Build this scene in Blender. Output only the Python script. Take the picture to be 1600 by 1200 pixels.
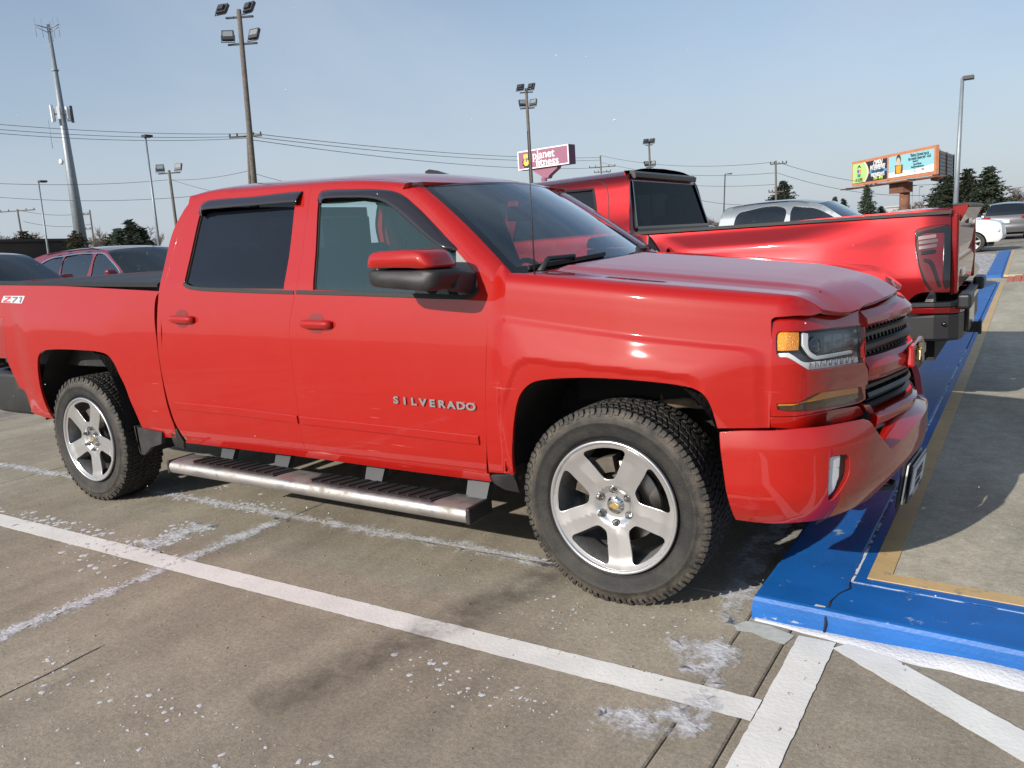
import math, random
import numpy as np

# ---------------------------------------------------------------- camera numbers
CAM_POS = np.array([1.3572, -3.6919, 1.4452])
CAM_YAW, CAM_PITCH, CAM_ROLL, CAM_F = 2.14763, 0.172465, -0.067813, 1264.86   # F in pixels of a 1600 wide picture
def cam_axes():
    cy, sy, cp, sp = math.cos(CAM_YAW), math.sin(CAM_YAW), math.cos(CAM_PITCH), math.sin(CAM_PITCH)
    f = np.array([cy*cp, sy*cp, -sp]); r = np.array([sy, -cy, 0.0]); u = np.cross(r, f)
    c, s = math.cos(CAM_ROLL), math.sin(CAM_ROLL)
    return np.array([c*r+s*u, -s*r+c*u, f])
CAM_R = cam_axes()
def project(X):
    c = (np.atleast_2d(X)-CAM_POS) @ CAM_R.T
    return np.stack([800+CAM_F*c[:, 0]/c[:, 2], 600-CAM_F*c[:, 1]/c[:, 2]], 1)
def plane_hit(px, axis, val):
    """where the sight line of a photo point meets an axis plane"""
    d = np.array([(px[0]-800)/CAM_F, -(px[1]-600)/CAM_F, 1.0]) @ CAM_R
    t = (val-CAM_POS[axis])/d[axis]
    return CAM_POS+t*d
def far(px, dist, z=None):
    """ground position (x, y) at a horizontal distance along the sight line of a photo point; also its height"""
    d = np.array([(px[0]-800)/CAM_F, -(px[1]-600)/CAM_F, 1.0]) @ CAM_R
    return CAM_POS + d*(dist/math.hypot(d[0], d[1]))

# ---------------------------------------------------------------- curves and surfaces
def cr_eval(P, t):
    """Catmull-Rom through rows of P at fractional indices t"""
    P = np.asarray(P, float); n = len(P); t = np.clip(np.asarray(t, float), 0, n-1)
    i = np.minimum(t.astype(int), n-2); f = (t-i)[..., None]
    p1, p2 = P[i], P[i+1]
    p0 = np.where((i > 0)[..., None], P[np.maximum(i-1, 0)], 2*p1-p2)
    p3 = np.where((i < n-2)[..., None], P[np.minimum(i+2, n-1)], 2*p2-p1)
    return 0.5*((2*p1)+(p2-p0)*f+(2*p0-5*p1+4*p2-p3)*f*f+(3*p1-p0-3*p2+p3)*f**3)
def sstep(a, b, x):
    t = np.clip((np.asarray(x, float)-a)/(b-a), 0, 1); return t*t*(3-2*t)
def smin(a, b, k):
    h = np.clip(0.5+0.5*(b-a)/k, 0, 1); return b*(1-h)+a*h-k*h*(1-h)
class Surf:
    def __init__(s, f, sgn=1, off=(0, 0, 0)): s.f = f; s.sgn = sgn; s.off = np.array(off, float)
    def p(s, uv):
        uv = np.atleast_2d(np.asarray(uv, float)); return s.f(uv[:, 0], uv[:, 1])
    def n(s, uv):
        uv = np.atleast_2d(np.asarray(uv, float)); e = 0.0015
        du = s.f(uv[:, 0]+e, uv[:, 1])-s.f(uv[:, 0]-e, uv[:, 1]); dv = s.f(uv[:, 0], uv[:, 1]+e)-s.f(uv[:, 0], uv[:, 1]-e)
        N = np.cross(du, dv)*s.sgn; return N/np.maximum(np.linalg.norm(N, axis=1), 1e-12)[:, None]
    def hit(s, px, g):
        uv = np.array(g, float); px = np.array(px[:2], float)
        for _ in range(40):
            a = project(s.p(uv)+s.off)[0]; e = a-px
            if abs(e).max() < 0.02: break
            h = 1e-4
            J = np.stack([(project(s.p(uv+[h, 0])+s.off)[0]-a)/h, (project(s.p(uv+[0, h])+s.off)[0]-a)/h], 1)
            st = np.linalg.lstsq(J, -e, rcond=None)[0]
            m = np.abs(st).max(); uv = uv+st*(1 if m < .15 else .15/m)
        s.err = float(np.abs(e).max())
        return uv
    def hits(s, pts, g):
        out = []
        for q in pts:
            g = s.hit(q, g)
            if s.err > 1.5: print('   no hit', q, s.err)
            out.append(tuple(g)+tuple(q[2:]))
        return out

# hero truck: x forward (0 = front axle), passenger side at -y. Cross-section of the body side, sill to roof centre
PB = np.array([(.880,.36),(.925,.43),(.953,.52),(.968,.62),(.978,.74),(.983,.86),(.982,.98),(.975,1.08),(.963,1.17),(.945,1.262),
               (.918,1.335),(.884,1.42),(.846,1.52),(.808,1.62),(.778,1.69),(.745,1.745),(.70,1.757),(.62,1.772),(.45,1.792),(.22,1.806),(0,1.809)])
PF = PB.copy(); PF[8] = (.967,1.165); PF[9] = (.959,1.240); PF[10] = (.948,1.295); PF[11] = (.922,1.324)
for _k in range(12, 21): PF[_k] = (.922-.032*(_k-11), 1.324+.010*min(1, _k-11)+.003*(_k-12))
PV = np.concatenate([[0], np.cumsum(np.hypot(*np.diff(PB, axis=0).T))])
V_BELT = PV[9]
def v_of_z(z, x=-1.5):       # profile parameter at a given (unraked) height
    return float(np.interp(z, PB[:, 1], PV))
def rake(x, z):
    t = np.clip((z-.40)/.90, 0, 1.3)
    return -.035*(x+.5)*t - np.clip(x+.45, 0, 9)*.075*sstep(.95, 1.25, z)
def flare(x, z):
    # front: boxy raised arch
    d = smin(smin(1.158-.055*(x+.4)-z, (x+.482)+.45*np.clip(1.075-z, 0, 9), .07), (.597-x)*.75, .06)
    k_ = .0025; ramp = lambda a, c, k: (np.logaddexp(0, np.clip((d-a)/k, -60, 60))*k-np.logaddexp(0, np.clip((d-c)/k, -60, 60))*k)/(c-a)
    b = (.0085*ramp(0, .026, k_)+.024*ramp(.026, .165, .006)-.006*ramp(.165, .26, .014))*sstep(-.505, -.43, x)
    d2 = smin(smin(1.20-z, (x+4.32)*.7, .08), (-2.95-x)*.5, .08)
    b2 = .022*sstep(0, .18, d2)*(x < -2.7)
    return b+b2
def body_f(u, v):
    k = np.interp(v, PV, np.arange(len(PV)))
    a = cr_eval(PB, k); b = cr_eval(PF, k)
    w = sstep(-.50, -.42, u)[:, None]; q = a*(1-w)+b*w
    y, z = q[:, 0], q[:, 1]
    fl = flare(u, z)*sstep(.40, .55, z)
    y = y+fl
    y = y-.125*np.clip(u-.05, 0, 9)**1.6 - .03*np.clip(-4.2-u, 0, 9)**1.5
    y = y-6.0*np.clip(u-.63, 0, .2)**2
    top = sstep(1.70, 1.80, z)
    z = z-(.060*np.clip((u-.665)/.105, 0, 1.3)**1.7)*sstep(1.20, 1.31, z)
    z = z+rake(u, z)
    z = z-top*(.055*np.clip((u+1.62)/.55, 0, 3)**2.2 + .05*np.clip((-2.28-u)/.32, 0, 3)**2.4)
    # greenhouse narrows a little towards the windscreen
    y = y-(.02*np.clip((u+1.9)/1.4, 0, 1)**2)*sstep(1.3, 1.6, z)
    return np.stack([u, -y, z], 1)
BODY = Surf(body_f, 1)

def plan_surf(ctrl, off):
    """front surface: ctrl = half plan curve (|y|, x) from the side to the centre; off(z) pushes outwards. u = arc length, v = height"""
    c = np.array(ctrl, float)
    full = np.concatenate([np.stack([c[:, 1], -c[:, 0]], 1), np.stack([c[-2::-1, 1], c[-2::-1, 0]], 1)])
    t = np.linspace(0, len(full)-1, 600); q = cr_eval(full, t)
    L = np.concatenate([[0], np.cumsum(np.hypot(*np.diff(q, axis=0).T))])
    def f(u, v):
        X = np.interp(u, L, q[:, 0]); Y = np.interp(u, L, q[:, 1])
        e = .02
        tx = np.interp(u+e, L, q[:, 0])-np.interp(u-e, L, q[:, 0]); ty = np.interp(u+e, L, q[:, 1])-np.interp(u-e, L, q[:, 1])
        l = np.hypot(tx, ty); nx, ny = ty/l, -tx/l       # outward for a curve running -y to +y through +x
        o = off(v, Y)
        return np.stack([X+nx*o, Y+ny*o, v], 1)
    s = Surf(f, 1); s.L = L[-1]; s.u_of_y = lambda y: float(np.interp(y, q[:, 1], L)); return s
HEAD = plan_surf([(.956,.36),(.952,.50),(.938,.615),(.895,.705),(.80,.762),(.65,.806),(.50,.846),(.25,.905),(0,.945)],
                 lambda z, y: -.06*np.clip((z-.95)/.2, 0, 2)**2 - .05*np.clip((.86-z)/.2, 0, 2)**2)
BUMP = plan_surf([(.985,.34),(.985,.45),(.976,.58),(.945,.70),(.875,.80),(.72,.885),(.50,.945),(.25,.985),(0,1.000)],
                 lambda z, y: -.10*np.clip((.56-z)/.2, 0, 2)**2 - .55*np.clip(z-.675, 0, 1)**1.35)
def hood_f(u, v):
    # u = x, v = y
    a = np.abs(v)
    crest = np.interp(a, [0,.30,.50,.60,.66,.72,.80,.86,.95], [.055,.040,.029,.022,.010,.003,.002,0,-.03])
    fade = sstep(.92, .55, u)*.85+.15
    base = 1.277 - .112*u
    xe = np.interp(a, [0,.25,.49,.70,.86,.95], [.935,.905,.850,.805,.770,.70])
    wd = np.interp(a, [0,.5,.86], [.17,.15,.10]); z = base + crest*fade - np.interp(a, [0,.5,.86], [.070,.066,.095])*np.clip((u-xe+wd)/wd, 0, 1.6)**1.8
    return np.stack([u, v, z], 1)
HOOD = Surf(hood_f, 1)
def ws_f(u, v):
    # windscreen: v 0 bottom .. 1 top, u = -1 .. 1 across
    bx, by, bz = -.478, .775, 1.293; tx, ty, tz = -1.075, .60, 1.735
    X = bx+(tx-bx)*v; Y = by+(ty-by)*v; Z = bz+(tz-bz)*v
    cb = .20+( .13-.20)*v; crown = (1-u*u)
    return np.stack([X+cb*crown, Y*u, Z+crown*(.012+.006*v)+.018*np.sin(math.pi*v)], 1)
WS = Surf(ws_f, 1)
import bpy
from mathutils import Vector, Matrix
from mathutils.geometry import delaunay_2d_cdt
for _o in list(bpy.data.objects): bpy.data.objects.remove(_o)
random.seed(7); np.random.seed(7)
scene = bpy.context.scene
COL = scene.collection

# ---------------------------------------------------------------- camera, sky, sun, exposure
cam = bpy.data.cameras.new("camera"); cam_o = bpy.data.objects.new("camera", cam); COL.objects.link(cam_o)
cam.sensor_width = 36; cam.lens = CAM_F/1600*36; cam.clip_start = .05; cam.clip_end = 3000
_M = Matrix(((CAM_R[0][0], CAM_R[1][0], -CAM_R[2][0], CAM_POS[0]), (CAM_R[0][1], CAM_R[1][1], -CAM_R[2][1], CAM_POS[1]),
             (CAM_R[0][2], CAM_R[1][2], -CAM_R[2][2], CAM_POS[2]), (0, 0, 0, 1)))
cam_o.matrix_world = _M
scene.camera = cam_o
SUN_TO = Vector((-.62, -2.0, 1.0)).normalized()          # towards the sun
SUN_EL = math.asin(SUN_TO.z); SUN_ROT = math.atan2(SUN_TO.x, SUN_TO.y)
world = bpy.data.worlds.new("World"); scene.world = world; world.use_nodes = True
nt = world.node_tree; nt.nodes.clear()
def N_(nt, t, **kw):
    n = nt.nodes.new(t)
    for k, v in kw.items():
        if k[:3] == 'in_':
            key = k[3:].replace('_', ' '); n.inputs[int(key) if key.isdigit() else key].default_value = v
        else: setattr(n, k, v)
    return n
sky = N_(nt, 'ShaderNodeTexSky', sky_type='NISHITA', sun_disc=False, sun_elevation=SUN_EL, sun_rotation=SUN_ROT, air_density=1.0, dust_density=.9, ozone_density=1.3)
tc = N_(nt, 'ShaderNodeTexCoord'); mp = N_(nt, 'ShaderNodeMapping'); mp.inputs['Scale'].default_value = (1.2, 1.2, 3.6)
nz = N_(nt, 'ShaderNodeTexNoise', in_Scale=1.3, in_Detail=7.0, in_Roughness=.55)
rp = N_(nt, 'ShaderNodeValToRGB'); rp.color_ramp.elements[0].position = .40; rp.color_ramp.elements[1].position = .72
sx = N_(nt, 'ShaderNodeSeparateXYZ')
hz = N_(nt, 'ShaderNodeMapRange', in_1=0.0, in_2=.42, in_3=.78, in_4=.03); hz.interpolation_type = 'SMOOTHSTEP'
mx1 = N_(nt, 'ShaderNodeMath', operation='MULTIPLY'); mx1.inputs[1].default_value = .62
mx2 = N_(nt, 'ShaderNodeMath', operation='MAXIMUM')
veil = N_(nt, 'ShaderNodeMix', data_type='RGBA')
veil.inputs['B'].default_value = (3.15, 3.65, 4.45, 1)
bg = N_(nt, 'ShaderNodeBackground', in_Strength=.106); wo = N_(nt, 'ShaderNodeOutputWorld')
L = nt.links.new
L(tc.outputs['Generated'], mp.inputs[0]); L(mp.outputs[0], nz.inputs[0]); L(nz.outputs[0], rp.inputs[0]); L(tc.outputs['Generated'], sx.inputs[0])
L(sx.outputs[2], hz.inputs[0]); L(rp.outputs[0], mx1.inputs[0]); L(mx1.outputs[0], mx2.inputs[0]); L(hz.outputs[0], mx2.inputs[1])
L(mx2.outputs[0], veil.inputs[0]); L(sky.outputs[0], veil.inputs['A']); nz2 = N_(nt, 'ShaderNodeTexNoise', in_Scale=1.3, in_Detail=5.0, in_Roughness=.5, in_Distortion=.6); mp2 = N_(nt, 'ShaderNodeMapping'); mp2.inputs['Scale'].default_value = (1.0, 1.2, 2.2); mp2.inputs['Location'].default_value = (.7, .2, .35)
L(tc.outputs['Generated'], mp2.inputs[0]); L(mp2.outputs[0], nz2.inputs[0]); cr2 = N_(nt, 'ShaderNodeMapRange', in_1=.42, in_2=.80, in_3=0.0, in_4=.38); cr2.interpolation_type = 'SMOOTHSTEP'; L(nz2.outputs[0], cr2.inputs[0])
cl = N_(nt, 'ShaderNodeMix', data_type='RGBA'); cl.inputs['B'].default_value = (4.7, 5.1, 5.6, 1); L(cr2.outputs[0], cl.inputs[0]); L(veil.outputs['Result'], cl.inputs['A'])
L(cl.outputs['Result'], bg.inputs[0]); L(bg.outputs[0], wo.inputs[0])
sun = bpy.data.lights.new("sun", 'SUN'); sun.energy = 4.3; sun.angle = math.radians(.53); sun.color = (1.0, .94, .86)
sun_o = bpy.data.objects.new("sun", sun); COL.objects.link(sun_o)
sun_o.rotation_euler = (-SUN_TO).to_track_quat('-Z', 'Y').to_euler()
vs = scene.view_settings; vs.view_transform = 'Standard'; vs.look = 'None'; vs.exposure = 0.42; vs.gamma = 1; vs.use_curve_mapping = False
scene.cycles.max_bounces = 8; scene.cycles.transparent_max_bounces = 16; scene.cycles.caustics_reflective = False; scene.cycles.caustics_refractive = False

# ---------------------------------------------------------------- materials
MATS = {}
def mat(name, color, rough=.5, metal=0.0, coat=0.0, coat_rough=.03, spec=.5, dirt=None, bump=None, vary=None, emis=None):
    """dirt=(colour, scale, amount, low height bias), bump=(scale, strength), vary=(scale, amount)"""
    if name in MATS: return MATS[name]
    m = bpy.data.materials.new(name); m.use_nodes = True; t = m.node_tree; b = t.nodes['Principled BSDF']; l = t.links.new
    b.inputs['Base Color'].default_value = (*color, 1); b.inputs['Roughness'].default_value = rough; b.inputs['Metallic'].default_value = metal
    b.inputs['Coat Weight'].default_value = coat; b.inputs['Coat Roughness'].default_value = coat_rough; b.inputs['Specular IOR Level'].default_value = spec
    if emis: b.inputs['Emission Color'].default_value = (*emis[0], 1); b.inputs['Emission Strength'].default_value = emis[1]
    if dirt or bump or vary:
        g = N_(t, 'ShaderNodeNewGeometry')
    last = None
    if vary:
        n = N_(t, 'ShaderNodeTexNoise', in_Scale=vary[0], in_Detail=6.0, in_Roughness=.65); l(g.outputs['Position'], n.inputs[0])
        mr = N_(t, 'ShaderNodeMapRange', in_1=.3, in_2=.7, in_3=1-vary[1], in_4=1+vary[1]); l(n.outputs[0], mr.inputs[0])
        mm = N_(t, 'ShaderNodeMix', data_type='RGBA', blend_type='MULTIPLY'); mm.inputs[0].default_value = 1; mm.inputs['A'].default_value = (*color, 1)
        l(mr.outputs[0], mm.inputs['B']); last = mm.outputs['Result']
    if dirt:
        n = N_(t, 'ShaderNodeTexNoise', in_Scale=dirt[1], in_Detail=8.0, in_Roughness=.7); l(g.outputs['Position'], n.inputs[0])
        sz = N_(t, 'ShaderNodeSeparateXYZ'); l(g.outputs['Position'], sz.inputs[0])
        hgt = N_(t, 'ShaderNodeMapRange', in_1=.3, in_2=1.1, in_3=dirt[3], in_4=0.0); l(sz.outputs[2], hgt.inputs[0])
        ad = N_(t, 'ShaderNodeMath', operation='ADD'); l(n.outputs[0], ad.inputs[0]); l(hgt.outputs[0], ad.inputs[1])
        mr = N_(t, 'ShaderNodeMapRange', in_1=.52, in_2=.85, in_3=0.0, in_4=dirt[2]); l(ad.outputs[0], mr.inputs[0])
        mm = N_(t, 'ShaderNodeMix', data_type='RGBA'); l(mr.outputs[0], mm.inputs[0]); mm.inputs['B'].default_value = (*dirt[0], 1)
        if last: l(last, mm.inputs['A'])
        else: mm.inputs['A'].default_value = (*color, 1)
        last = mm.outputs['Result']
        rr = N_(t, 'ShaderNodeMix', data_type='FLOAT'); rr.inputs[2].default_value = rough; rr.inputs[3].default_value = .8; l(mr.outputs[0], rr.inputs[0]); l(rr.outputs[0], b.inputs['Roughness'])
        if coat:
            cr = N_(t, 'ShaderNodeMath', operation='MULTIPLY_ADD'); cr.inputs[1].default_value = .5; cr.inputs[2].default_value = coat_rough; l(mr.outputs[0], cr.inputs[0]); l(cr.outputs[0], b.inputs['Coat Roughness'])
    if last: l(last, b.inputs['Base Color'])
    if bump:
        n = N_(t, 'ShaderNodeTexNoise', in_Scale=bump[0], in_Detail=5.0); l(g.outputs['Position'], n.inputs[0])
        bp = N_(t, 'ShaderNodeBump', in_Strength=bump[1], in_Distance=.01); l(n.outputs[0], bp.inputs['Height']); l(bp.outputs[0], b.inputs['Normal'])
    MATS[name] = m; return m
def glass_mat(name, tint, refl=1.0, body=(.02, .03, .03), opaque=.0):
    """window pane: tinted see-through with a Fresnel reflection"""
    if name in MATS: return MATS[name]
    m = bpy.data.materials.new(name); m.use_nodes = True; t = m.node_tree; t.nodes.clear(); l = t.links.new
    tr = N_(t, 'ShaderNodeBsdfTransparent', in_Color=(*tint, 1)); gl = N_(t, 'ShaderNodeBsdfGlossy', in_Roughness=.015); gl.inputs['Color'].default_value = (.95, .98, 1, 1)
    df = N_(t, 'ShaderNodeBsdfDiffuse', in_Color=(*body, 1)); m1 = N_(t, 'ShaderNodeMixShader', in_0=opaque); fr = N_(t, 'ShaderNodeFresnel', in_IOR=1.55)
    ml = N_(t, 'ShaderNodeMath', operation='MULTIPLY', use_clamp=True); ml.inputs[1].default_value = refl; m2 = N_(t, 'ShaderNodeMixShader'); o = N_(t, 'ShaderNodeOutputMaterial')
    l(tr.outputs[0], m1.inputs[1]); l(df.outputs[0], m1.inputs[2]); l(fr.outputs[0], ml.inputs[0]); l(ml.outputs[0], m2.inputs[0]); l(m1.outputs[0], m2.inputs[1]); l(gl.outputs[0], m2.inputs[2]); l(m2.outputs[0], o.inputs[0])
    MATS[name] = m; return m

# ---------------------------------------------------------------- object helpers
def mesh_of(name, V, F, mats, N=None, smooth=True, mi=None):
    me = bpy.data.meshes.new(name); me.from_pydata([tuple(map(float, v)) for v in V], [], [tuple(map(int, f)) for f in F])
    for m_ in (mats if isinstance(mats, (list, tuple)) else [mats]): me.materials.append(m_)
    if mi is not None: me.polygons.foreach_set('material_index', np.array(mi, dtype=np.int32))
    if smooth: me.polygons.foreach_set('use_smooth', np.ones(len(me.polygons), dtype=bool))
    me.update()
    if N is not None: me.normals_split_custom_set_from_vertices([tuple(map(float, n)) for n in N])
    return me
def ob(name, me, parent=None, loc=None, rz=0.0, **props):
    o = bpy.data.objects.new(name, me); COL.objects.link(o)
    if parent is not None: o.parent = parent
    if loc is not None: o.location = loc
    if rz: o.rotation_euler = (0, 0, rz)
    for k, v in props.items(): o[k] = v
    return o
def tag(o, label=None, category=None, group=None, kind=None):
    if label: o['label'] = label
    if category: o['category'] = category
    if group: o['group'] = group
    if kind: o['kind'] = kind
    return o
class MB:
    """collects shapes into one mesh"""
    def __init__(s): s.V = []; s.F = []; s.S = []
    def add(s, V, F, smooth=False):
        b = len(s.V); s.V += [tuple(v) for v in V]; s.F += [tuple(b+i for i in f) for f in F]; s.S += [smooth]*len(F); return s
    def box(s, c, d, rot=None, taper=None):
        x, y, z = [k/2 for k in d]; P = [(sx_*x, sy*y, sz*z) for sz in (-1, 1) for sy in (-1, 1) for sx_ in (-1, 1)]
        if taper: P = [(p[0]*(taper[0] if p[2] > 0 else 1), p[1]*(taper[1] if p[2] > 0 else 1), p[2]) for p in P]
        if rot is not None: P = [tuple(rot @ Vector(p)) for p in P]
        P = [(p[0]+c[0], p[1]+c[1], p[2]+c[2]) for p in P]
        return s.add(P, [(0,2,3,1),(4,5,7,6),(0,1,5,4),(2,6,7,3),(0,4,6,2),(1,3,7,5)])
    def bar(s, a, b, w, h=None, up=(0, 0, 1)):
        a, b = Vector(a), Vector(b); d = b-a; ln = d.length; d.normalize(); u = Vector(up)
        if abs(d.dot(u)) > .98: u = Vector((1, 0, 0))
        r = d.cross(u).normalized(); u = r.cross(d)
        R = Matrix((d, r, u)).transposed(); return s.box((a+b)/2, (ln, w, h or w), R)
    def tube(s, pts, r, n=8, cap=True, smooth=True):
        pts = [Vector(p) for p in pts]; rr = r if isinstance(r, (list, tuple)) else [r]*len(pts); V = []; up = None
        for i, p in enumerate(pts):
            d = (pts[min(i+1, len(pts)-1)]-pts[max(i-1, 0)]).normalized()
            if up is None: up = Vector((0, 0, 1)) if abs(d.z) < .9 else Vector((1, 0, 0))
            a = d.cross(up).normalized(); up = a.cross(d).normalized()
            V += [tuple(p+(a*math.cos(2*math.pi*k/n)+up*math.sin(2*math.pi*k/n))*rr[i]) for k in range(n)]
        F = [(i*n+k, i*n+(k+1) % n, (i+1)*n+(k+1) % n, (i+1)*n+k) for i in range(len(pts)-1) for k in range(n)]
        s.add(V, F, smooth)
        if cap: b = len(s.V)-len(V); s.F += [tuple(b+k for k in range(n))[::-1], tuple(b+(len(pts)-1)*n+k for k in range(n))]; s.S += [False, False]
        return s
    def lathe(s, prof, axis='y', c=(0, 0, 0), n=48, a0=0, a1=2*math.pi, smooth=True):
        """prof: (radius, along) pairs"""
        full = abs(a1-a0-2*math.pi) < 1e-6; m = n if full else n+1; V = []
        for k in range(m):
            a = a0+(a1-a0)*k/n; ca, sa = math.cos(a), math.sin(a)
            for r, h in prof:
                q = {'y': (r*ca, h, r*sa), 'z': (r*ca, r*sa, h), 'x': (h, r*ca, r*sa)}[axis]; V.append((q[0]+c[0], q[1]+c[1], q[2]+c[2]))
        P = len(prof); F = []
        for k in range(n if full else n):
            k2 = (k+1) % m
            for j in range(P-1): F.append((k*P+j, k*P+j+1, k2*P+j+1, k2*P+j))
        return s.add(V, F, smooth)
    def prism(s, poly, f, h):
        """poly: 2D outline; f(u, v, w) -> 3D; extruded from w=0 to w=h"""
        n = len(poly); V = [f(u, v, 0) for u, v in poly]+[f(u, v, h) for u, v in poly]
        tris = tri2d(poly); F = [(a, b, c) for a, b, c in tris]+[(c+n, b+n, a+n) for a, b, c in tris]+[(i, (i+1) % n, (i+1) % n+n, i+n) for i in range(n)]
        return s.add(V, F)
    def mesh(s, name, m):
        me = bpy.data.meshes.new(name); me.from_pydata([tuple(map(float, v)) for v in s.V], [], s.F)
        for m_ in (m if isinstance(m, (list, tuple)) else [m]): me.materials.append(m_)
        me.polygons.foreach_set('use_smooth', np.array(s.S, dtype=bool)); me.update(); return me
    def build(s, name, m, parent=None, mirror=False, **kw):
        me = s.mesh(name, m); o = ob(name, me, parent, **kw)
        if mirror: ob(name, mirror_mesh(me), parent, **kw)
        return o
def bevelled(o, w=.004, seg=2):
    md = o.modifiers.new('edge', 'BEVEL'); md.width = w; md.segments = seg; md.limit_method = 'ANGLE'; md.angle_limit = math.radians(40); return o
def mirror_mesh(me):
    n = len(me.vertices); V = np.empty(n*3); me.vertices.foreach_get('co', V); V = V.reshape(-1, 3)*[1, -1, 1]
    F = [tuple(p.vertices)[::-1] for p in me.polygons]
    Nn = None
    if me.has_custom_normals:
        Nn = np.zeros((n, 3)); lv = np.empty(len(me.loops), dtype=np.int32); me.loops.foreach_get('vertex_index', lv)
        cn = np.empty(len(me.loops)*3); me.corner_normals.foreach_get('vector', cn); Nn[lv] = cn.reshape(-1, 3)*[1, -1, 1]
    sm = np.empty(len(me.polygons), dtype=bool); me.polygons.foreach_get('use_smooth', sm)
    mi = np.empty(len(me.polygons), dtype=np.int32); me.polygons.foreach_get('material_index', mi)
    m2 = mesh_of(me.name, V, F, list(me.materials), Nn, smooth=False, mi=mi); m2.polygons.foreach_set('use_smooth', sm)
    return m2
def tri2d(poly):
    from mathutils.geometry import tessellate_polygon
    return tessellate_polygon([[Vector((p[0], p[1], 0)) for p in poly]])
def empty(name, loc=(0, 0, 0), rz=0.0, label=None, category=None, group=None, kind=None):
    o = bpy.data.objects.new(name, None); COL.objects.link(o); o.location = loc; o.rotation_euler = (0, 0, rz); o.empty_display_size = .2
    return tag(o, label, category, group, kind)
def copy_tree(o, parent=None):
    c = o.copy(); COL.objects.link(c)
    if parent is not None: c.parent = parent
    for ch in list(o.children): copy_tree(ch, c)
    return c

# ---------------------------------------------------------------- curved sheet panels
def resample(pts, step, close=True):
    """pts: (u, v) smooth or (u, v, 1) corner -> evenly spaced outline"""
    n = len(pts); out = []
    P = [np.array(p[:2], float) for p in pts]; C = [len(p) > 2 for p in pts]
    for i in range(n if close else n-1):
        a, b = P[i], P[(i+1) % n]; ca, cb = C[i], C[(i+1) % n]
        p0 = 2*a-b if ca else P[i-1]; p3 = 2*b-a if cb else P[(i+2) % n]
        m = max(1, int(round(np.linalg.norm(b-a)/step)))
        lb = max(np.linalg.norm(b-a), 1e-9)
        t1 = (b-a) if ca else (b-p0)/max(np.linalg.norm(b-p0), 1e-9)*lb
        t2 = (b-a) if cb else (p3-a)/max(np.linalg.norm(p3-a), 1e-9)*lb
        for k in range(m):
            t = k/m; h = t*t*(3-2*t)
            out.append((2*t**3-3*t*t+1)*a+(t**3-2*t*t+t)*t1+h*b+(t**3-t*t)*t2)
    if not close: out.append(P[-1])
    return np.array(out)
def inside(poly, pts):
    x, y = pts[:, 0], pts[:, 1]; r = np.zeros(len(pts), bool); n = len(poly); j = n-1
    for i in range(n):
        xi, yi = poly[i]; xj, yj = poly[j]
        c = ((yi > y) != (yj > y)) & (x < (xj-xi)*(y-yi)/((yj-yi) if yj != yi else 1e-12)+xi); r ^= c; j = i
    return r
def seg_dist(poly, pts):
    a = poly; b = np.roll(poly, -1, 0); d = np.full(len(pts), 1e9)
    for i in range(len(a)):
        ab = b[i]-a[i]; t = np.clip(((pts-a[i]) @ ab)/max(ab @ ab, 1e-12), 0, 1); q = pts-(a[i]+t[:, None]*ab); d = np.minimum(d, np.hypot(q[:, 0], q[:, 1]))
    return d
def offset_poly(poly, d):
    """moves an outline inwards by d"""
    a = np.roll(poly, 1, 0); b = np.roll(poly, -1, 0); t = b-a; t /= np.maximum(np.linalg.norm(t, axis=1), 1e-9)[:, None]
    area = np.sum(poly[:, 0]*np.roll(poly[:, 1], -1)-np.roll(poly[:, 0], -1)*poly[:, 1]); s = 1 if area > 0 else -1
    return poly+np.stack([-t[:, 1], t[:, 0]], 1)*d*s
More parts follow.
